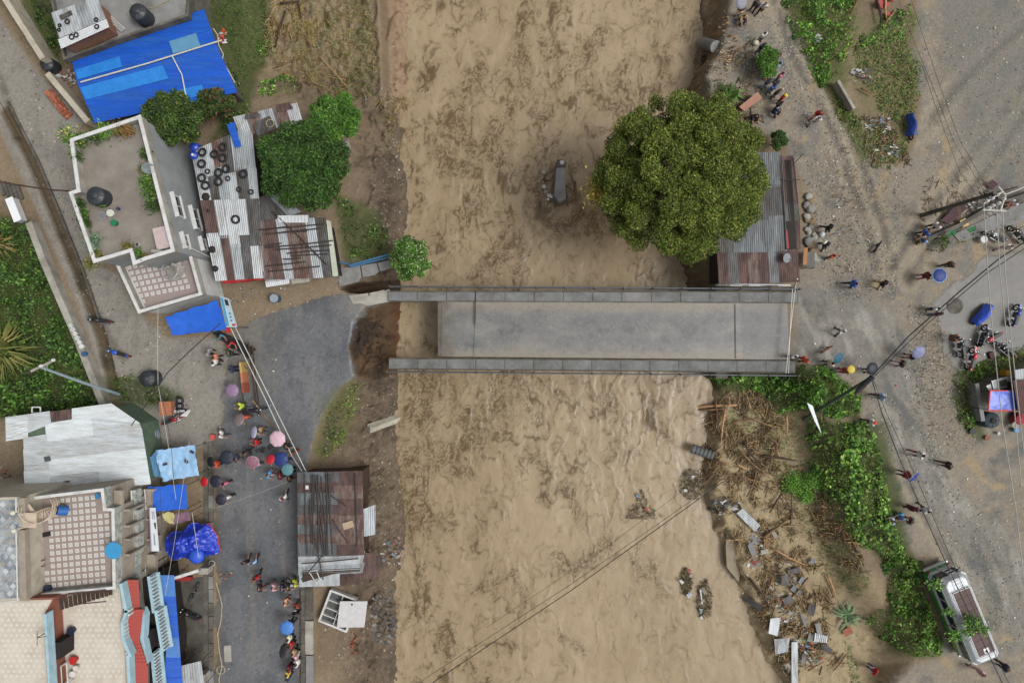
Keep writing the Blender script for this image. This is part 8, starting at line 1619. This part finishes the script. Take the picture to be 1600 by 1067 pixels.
# big pieces on the banks
t = thing('fallen_slab', 'pale concrete beam fallen on the bank below the broken bridge end', 'slab', G(600, 661)); a, c = G(577, 669, .35), G(624, 652, .2); MB().tube([a, (a + c) / 2 + Vector((0, 0, .1)), c], [.38, .36, .4], 4).build('beam', mat('pale_beam', C(186, 184, 166), var=.18, scale=3, col2=C(150, 146, 128), thr=.55), t)
t = thing('concrete_pipe', 'short grey concrete drain pipe tipped on the upper right bank', 'pipe', G(1106, 78)); a, c = G(1096, 72, .5), G(1113, 82, .6); MB().tube([a, c], .48, 16).build('pipe', m_conc, t)
t = thing('pipe_ring', 'open concrete pipe ring filled with dirt at the river edge', 'pipe', G(1100, 95)); a = G(1100, 96, .2); MB().ring(a, .42, .08, 20, 6).build('ring', m_conc_d, t); MB().lathe(a, [(.4, -.3), (.4, -.02), (.1, .05)], 14).build('dirt_fill', m_soilpot, t)
t = thing('brown_slab', 'flat pinkish brown panel tilted on the gravel bank', 'panel', G(1172, 158)); q = [W(*p, z) for p, z in (((1155, 167), .7), ((1184, 144), .9), ((1191, 154), .5), ((1163, 174), .3))]; MB().add(q + [v - Vector((0, 0, .08)) for v in q], [(3, 2, 1, 0), (4, 5, 6, 7), (0, 1, 5, 4), (1, 2, 6, 5), (2, 3, 7, 6), (3, 0, 4, 7)]).build('panel', mat('pink_brown', C(172, 128, 108), var=.12, scale=2), t)
for (x0, y0, x1, y1, lb) in ((1112, 160, 1140, 142, 'upper'), (1108, 170, 1150, 150, 'lower')): tag(MB().tube([G(x0, y0, .3), G(x1, y1, .4)], .1, 7).build('tree_trunk_piece', m_woodd), 'dark trunk piece beside the banana plant, %s one' % lb, 'log')
t = thing('stub_wall', 'broken pale wall slab standing in the verge weeds', 'wall', G(1322, 150)); wall_run('slab', [(1311, 128), (1334, 168)], .9, -.2, .9, .22, m_conc_l, t)
t = thing('white_fallen_board', 'white triangular board lying on the bush at the bridge end', 'board', G(1272, 655)); q = [W(*p, 1.6) for p in ((1261, 629), (1270, 634), (1284, 678), (1274, 660))]; MB().add(q + [v - Vector((0, 0, .05)) for v in q], [(3, 2, 1, 0), (4, 5, 6, 7), (0, 1, 5, 4), (1, 2, 6, 5), (2, 3, 7, 6), (3, 0, 4, 7)]).build('board', mat('bright_white', C(238, 240, 242)), t)
t = thing('steel_culvert', 'grey ribbed culvert pipe jutting from the debris over the water', 'pipe', G(1105, 706)); a, c = G(1112, 710, .5), W(1080, 700, WZ + .7); MB().tube([a, c], .36, 14).build('pipe', mat('culvert_grey', C(112, 116, 116), var=.2, scale=3), t)
for k in range(6): q = a + (c - a) * (k / 6 + .08); q2 = a + (c - a) * (k / 6 + .12); MB().tube([q, q2], .39, 14).build('rib', m_zincd, t)
def sheet(pts, up, m, label, name='tin_sheet', wav=True):
    q = [G(*p, up + .15 * random.random()) for p in pts]; o = corr(q[0], q[1], q[2], q[3], m, name, None, .15 if wav else .6, .02 if wav else .008); tag(o, label, 'sheet')
sheet([(1148, 800), (1158, 792), (1185, 818), (1176, 828)], .4, m_zinc, 'corrugated tin sheet lying at the top of the lower debris'); sheet([(1200, 962), (1216, 960), (1212, 990), (1197, 985)], .4, m_zinc, 'pale sheet leaning in the lower debris, upper one', wav=False); sheet([(1206, 994), (1230, 992), (1228, 1014), (1208, 1018)], .4, m_zinc, 'pale sheet in the lower debris below the first', wav=False)
sheet([(1165, 850), (1172, 842), (1180, 862), (1172, 866)], .4, m_conc, 'small pale sheet beside the narrow concrete slab', wav=False); sheet([(1217, 896), (1228, 894), (1230, 910), (1218, 912)], .4, m_zincd, 'small grey sheet among the driftwood', wav=False); sheet([(1156, 932), (1168, 930), (1190, 944), (1186, 952)], .35, m_zincd, 'dark dented tin box at the lower water edge'); sheet([(1270, 985), (1290, 990), (1288, 1000), (1268, 998)], .35, m_zinc, 'crumpled grey tin near the grey green plant'); sheet([(1313, 982), (1326, 976), (1330, 985), (1318, 992)], .2, m_brick, 'flat broken brick panel beside the grey green plant', wav=False)
random.seed(41); SHT = sorted([(1170 + 95 * random.random() + i * 3.2, 830 + 15 * i) for i in range(15)], key=lambda q: q[1])
for k, (x, y) in enumerate(SHT):
    a = jit(3); ca, sa = math.cos(a), math.sin(a); w_, h_ = random.uniform(5, 11), random.uniform(2.5, 6); sheet([(x + ca * p - sa * q, y + sa * p + ca * q) for p, q in ((-w_, -h_), (w_, -h_), (w_, h_), (-w_, h_))], .25, random.choice((m_zincb, m_conc, m_zincd, m_wood, m_conc_l)), 'broken board or tin scrap in the lower right debris, %s from the top' % ORD[k], 'debris_board', wav=k % 3 == 0)
heap('rubbish_heap', 'plastic and rubble scattered through the middle of the lower debris', 'rubbish', 1225, 925, 26, 50, 80, TR + [(150, 140, 120)] * 3, .36)
t = thing('white_plank', 'long white upright plank at the bottom of the debris field', 'plank', G(1238, 1050)); a, c = G(1236, 1000, .5), G(1239, 1078, .4); MB().box(((a.x + c.x) / 2, (a.y + c.y) / 2, (a.z + c.z) / 2), (.5, (c - a).length, .08), 0).build('plank', m_zinc, t)
o = MB().prism([(v.x, v.y) for v in (G(1140, 815), G(1155, 812), G(1150, 860), G(1160, 890), G(1150, 905), G(1130, 880), G(1131, 850))], -3.2, float(G(1145, 860).z) + .12).build('broken_slab', mat('mud_slab', C(146, 134, 112), var=.12, scale=2)); tag(o, 'flat muddy concrete slab at the lower right water edge', 'slab')
LOGS = [(1065, 637, 1150, 632, .16), (1072, 640, 1135, 638, .10), (1227, 648, 1227, 678, .12), (1100, 700, 1165, 732, .14), (1110, 716, 1138, 724, .12), (1186, 711, 1240, 718, .10), (1190, 838, 1235, 806, .13), (1225, 760, 1200, 800, .08), (1130, 640, 1125, 690, .1), (1148, 740, 1195, 752, .09), (1150, 700, 1200, 745, .09), (1160, 690, 1190, 740, .08), (1140, 660, 1180, 655, .08), (1118, 655, 1115, 610, .08), (1180, 730, 1165, 775, .08), (1205, 855, 1255, 880, .09), (1215, 872, 1248, 880, .08), (1232, 818, 1234, 760, .05), (1160, 650, 1210, 668, .08), (1280, 640, 1282, 662, .06),
        (448, 20, 432, 78, .09), (455, 40, 447, 78, .07), (468, 5, 472, 32, .07), (440, 10, 466, 4, .08), (615, 30, 606, 68, .09), (480, 60, 520, 140, .05), (470, 92, 430, 110, .05), (500, 90, 545, 140, .05), (1260, 900, 1235, 930, .08), (1245, 920, 1260, 960, .08), (1205, 900, 1190, 935, .08), (1168, 900, 1200, 945, .12), (1290, 895, 1305, 935, .1), (1320, 1020, 1300, 1045, .07), (1260, 1045, 1285, 1030, .07), (1365, 5, 1372, 40, .1), (1378, 0, 1382, 38, .09), (1395, 20, 1375, 48, .09), (1335, 5, 1325, 25, .12), (1342, 140, 1362, 152, .08)]
wh_ = lambda x, y: 'right bank just below the bridge' if y > 590 and y < 690 else ('middle of the right debris field' if y < 790 and x > 1000 and y > 590 else ('lower right debris field' if x > 1000 and y > 590 else ('top right verge' if x > 1000 else 'silted garden at the top left')))
LOGS.sort(key=lambda q: q[1] + q[3]); cnt_ = {}
for (x0, y0, x1, y1, r) in LOGS:
    a, c = G(x0, y0, .2 + .25 * random.random()), G(x1, y1, .2 + .25 * random.random()); m_ = (a + c) / 2 + Vector((jit(.12), jit(.12), .05 + .1 * random.random())); wh = wh_(x0, y0); cnt_[wh] = cnt_.get(wh, -1) + 1
    tag(MB().tube([a, a * .6 + m_ * .4 + Vector((jit(.05), jit(.05), 0)), m_, c], [r, r * .95, r * .85, r * .5], 7).build('driftwood_log', random.choice((m_wood, m_wood, mat('fresh_wood', C(182, 142, 102), var=.25, scale=5), m_woodd)), smooth=True), 'stripped driftwood log on the %s, %s counted from the top' % (wh, ORD[cnt_[wh]]), 'log', 'driftwood on the ' + wh)
for k in range(7): p = G(1378 + jit(12), 12 + jit(14), .3); tag(MB().box(p, (.5 + jit(.2), .3, .12), jit(3)).build('broken_tile', flat((176, 80, 76))), 'red broken tile among the dumped planks at the top right', 'tile', 'red tiles among the dumped planks')
# loose sticks: far too many to count
def sticks(name, label, polys, n, r, ln, cols, seed, lift=.25):
    g = np.random.default_rng(seed); V = []; F = []; Cc = []; cc = np.array([C(*c) for c in cols])
    for poly, share, dirn in polys:
        m = int(n * share); q, _ = in_poly(poly, m, g); cl = fbm(q[:, 0] * .7, q[:, 1] * .7, 3, seed); q = q[cl > .0 + .25 * (g.random(m) - .5)]; m = len(q); z = ground_z(q[:, 0], q[:, 1]) + g.random(m) * lift + .04
        a = dirn + g.normal(size=m) * .8; L2 = ln * (.4 + g.random(m) ** 2 * 1.4) / 2; rr = r * (.5 + g.random(m)); tz = g.normal(size=m) * .12
        ux, uy = np.cos(a), np.sin(a); c_ = cc[g.integers(0, len(cc), m)] * (.7 + .6 * g.random(m))[:, None]
        for s in (-1, 1):
            for (ox, oz) in ((1, -.4), (-1, -.4), (0, 1)): V.append(np.c_[q[:, 0] + s * ux * L2 - uy * rr * ox, q[:, 1] + s * uy * L2 + ux * rr * ox, z + s * tz * L2 + rr * oz])
        F.append(m); Cc.append(c_)
    # assemble
    VV = []; FF = []; CC = []; off = 0; i = 0
    for m, c_ in zip(F, Cc):
        blk = np.stack(V[i:i + 6], 1).reshape(-1, 3); i += 6; base = off + np.arange(m)[:, None] * 6
        for f in ((0, 1, 4, 3), (1, 2, 5, 4), (2, 0, 3, 5)): FF.append(base + np.array(f)); CC.append(c_)
        VV.append(blk); off += m * 6
    return tag(np_mesh(name, np.concatenate(VV), np.concatenate(FF), m_leafd, None, facecol=np.concatenate(CC)), label, 'debris', kind='stuff')
m_leafd = mat('dead_wood', (0, 0, 0), rough=.8, var=.15, scale=3, attr=True)
WOODC = [(164, 140, 104), (130, 110, 82), (192, 168, 128), (98, 82, 62), (114, 100, 76), (78, 66, 50), (170, 136, 96)]
sticks('driftwood_debris', 'tangled driftwood sticks and reeds over the right bank', [([(1105, 618), (1200, 612), (1235, 650), (1240, 720), (1210, 800), (1140, 790), (1095, 740), (1110, 670)], .40, 1.2), ([(1170, 690), (1240, 690), (1300, 800), (1290, 860), (1200, 830)], .14, 2.4), ([(1130, 800), (1250, 840), (1300, 900), (1320, 960), (1300, 1067), (1240, 1075), (1190, 960)], .34, 1.4), ([(1290, 760), (1340, 850), (1360, 900), (1320, 890), (1285, 830)], .08, 2.0), ([(1200, 960), (1270, 940), (1340, 1060), (1250, 1075)], .12, .6)], 7400, .024, .62, WOODC + [(200, 168, 122), (186, 150, 104)], 71)
sticks('driftwood_debris', 'straw and sticks strewn over the silted garden', [([(420, -20), (480, -20), (500, 60), (440, 110), (400, 80)], .5, 1.3), ([(440, 40), (580, -10), (590, 140), (510, 150), (430, 110)], .4, 2.2), ([(590, 140), (640, 135), (635, 220), (600, 215)], .2, 1.2)], 2000, .02, .8, [(186, 160, 110), (170, 150, 90), (150, 136, 80), (130, 104, 70), (196, 170, 124)], 72, .12)
sticks('driftwood_debris', 'sticks and leaf litter on the gravel bank by the crowd', [([(1080, 120), (1180, 60), (1195, 190), (1110, 200)], 1.0, .8)], 700, .025, .5, WOODC, 73, .12)
sticks('driftwood_debris', 'dead leaves and twigs on the verge and the dirt road edges', [([(1340, 180), (1425, 200), (1420, 258), (1360, 260)], .6, 1), ([(1440, 280), (1560, 280), (1500, 350), (1440, 370)], .4, 2)], 900, .02, .45, WOODC, 74, .1)
# floating mats of debris in the river
for k, (x, y, rx, ry, lb) in enumerate(((1080, 757, 19, 24, 'round mat of reeds and rubbish stuck at the right water edge'), (1002, 787, 28, 23, 'triangular mat of reeds floating in the lower river'), (1072, 908, 9, 22, 'floating debris with white plastic near the lower right bank'), (1100, 935, 12, 32, 'long floating debris mat with white sticks near the lower right bank'))):
    c = W(x, y, WZ); t = thing('flotsam', lb, 'debris', c); g = np.random.default_rng(k + 50); m = 650; S = .0529
    q = np.c_[(g.random(m) - .5) * 2, (g.random(m) - .5) * 2]; q = q[np.hypot(q[:, 0], q[:, 1]) < 1] if k != 1 else q[(np.abs(q[:, 0]) < (.62 - .55 * q[:, 1]) * .8)]
    P = np.c_[c.x + q[:, 0] * rx * S + .15 * perlin(q[:, 0] * 4, q[:, 1] * 4, k), c.y + q[:, 1] * ry * S, WZ + .05 + .22 * g.random(len(q))]
    tag(leafs('reed_mat', P, .3, [(84, 74, 48), (64, 58, 38), (110, 94, 62), (50, 46, 32), (70, 70, 50)], t, .14, .5, k + 3, mat_=m_leafd), kind='stuff'); 
    for j in range(7 if k != 1 else 2): i = g.integers(0, len(P)); s = .12 + .1 * g.random(); p = Vector(P[i]) + Vector((0, 0, .15)); MB().add([p + Vector((s, jit(s), .05)), p + Vector((jit(s), s, .1)), p + Vector((-s, jit(s), 0)), p + Vector((0, -s, .05))], [(0, 1, 2, 3)]).build('plastic_scrap', flat(random.choice(TR)), t)
    if k == 3: MB().tube([W(1094, 920, WZ + .3), W(1097, 943, WZ + .3)], .07, 6).build('white_stick', m_white, t)
# litter specks everywhere people walk
g = np.random.default_rng(91); V = []; Fc = []; PTS = []
for poly, n_ in (([(1250, 450), (1420, 430), (1600, 560), (1600, 1067), (1470, 880), (1380, 640), (1250, 560)], 420), ([(1180, 60), (1300, 170), (1420, 270), (1560, 300), (1440, 420), (1270, 440), (1240, 230)], 380), ([(1440, 0), (1600, 0), (1600, 280), (1440, 240)], 160), ([(340, 560), (468, 560), (468, 1067), (340, 1067)], 160), ([(10, 40), (120, 220), (170, 420), (330, 560), (330, 680), (180, 600), (60, 330), (0, 130)], 300), ([(1100, 610), (1260, 620), (1330, 900), (1400, 1060), (1230, 1060), (1140, 880)], 900), ([(380, 455), (530, 440), (500, 470), (390, 500)], 90), ([(540, 560), (630, 560), (630, 1060), (490, 1060), (560, 740)], 220), ([(420, 0), (630, 0), (630, 300), (560, 260), (420, 140)], 200)):
    q, _ = in_poly(poly, n_, g); PTS.append(q)
q = np.concatenate(PTS); q = q[g.random(len(q)) < .55]; n_ = len(q); z = ground_z(q[:, 0], q[:, 1]) + .05; s = .02 + .075 * g.random(n_) ** 2.5; a = g.random(n_) * 6.28
cc = np.array([C(*c) for c in TR + [(220, 220, 216)] * 3 + [(196, 190, 180)] * 4 + [(150, 130, 104)] * 4]); V = np.empty((n_, 4, 3))
for k in range(4): V[:, k] = np.c_[q[:, 0] + s * np.cos(a + k * 1.57) * (.6 + .6 * g.random(n_)), q[:, 1] + s * np.sin(a + k * 1.57) * (.6 + .6 * g.random(n_)), z + .06 * g.random(n_)]
tag(np_mesh('litter', V.reshape(-1, 3), np.arange(4 * n_).reshape(n_, 4), m_leafd, None, facecol=cc[g.integers(0, len(cc), n_)]), 'paper and plastic litter scattered over the ground', 'litter', kind='stuff')
# pebbles
PTS = []
for poly, n_ in (([(1255, 250), (1330, 240), (1420, 270), (1400, 470), (1290, 470)], 5200), ([(1180, 0), (1240, 60), (1340, 240), (1290, 260), (1200, 120)], 2600), ([(1420, 470), (1470, 500), (1500, 600), (1530, 700), (1450, 720), (1410, 600)], 4200), ([(1440, 20), (1600, 20), (1600, 380), (1430, 360)], 2600), ([(1080, 60), (1170, 40), (1200, 180), (1110, 210), (1070, 160)], 2600), ([(560, 600), (630, 600), (630, 1060), (490, 1060), (560, 720)], 1200), ([(590, 130), (640, 140), (640, 430), (570, 330)], 600), ([(0, 40), (60, 120), (130, 330), (190, 430), (330, 560), (300, 680), (180, 600), (60, 330)], 1300), ([(1260, 460), (1600, 880), (1600, 1060), (1480, 860), (1330, 600)], 2600)):
    q, _ = in_poly(poly, n_, g); PTS.append(q)
q = np.concatenate(PTS); q = q[fbm(q[:, 0] * .6, q[:, 1] * .6, 3, 95) > -.22 + .3 * (g.random(len(q)) - .5)]; n_ = len(q); z = ground_z(q[:, 0], q[:, 1]); s = .025 + .07 * g.random(n_) ** 2.5; a = g.random(n_) * 6.28
cc = np.array([C(*c) for c in ((150, 144, 132), (126, 120, 108), (176, 168, 150), (108, 106, 102), (94, 92, 88), (156, 136, 110), (140, 138, 132))]); V = np.empty((n_, 5, 3))
for k in range(4): V[:, k] = np.c_[q[:, 0] + s * np.cos(a + k * 1.57) * (.8 + .4 * g.random(n_)), q[:, 1] + s * np.sin(a + k * 1.57) * (.8 + .4 * g.random(n_)), z]
V[:, 4] = np.c_[q[:, 0], q[:, 1], z + s * .9]; b5 = np.arange(n_)[:, None] * 5; F = np.concatenate([b5 + np.array(f) for f in ((0, 1, 4), (1, 2, 4), (2, 3, 4), (3, 0, 4))]); ci = cc[g.integers(0, len(cc), n_)] * (.75 + .5 * g.random(n_))[:, None]
tag(np_mesh('gravel', V.reshape(-1, 3), F, m_leafd, None, facecol=np.concatenate([ci] * 4)), 'loose gravel strewn over the roads and banks', 'gravel', kind='stuff')
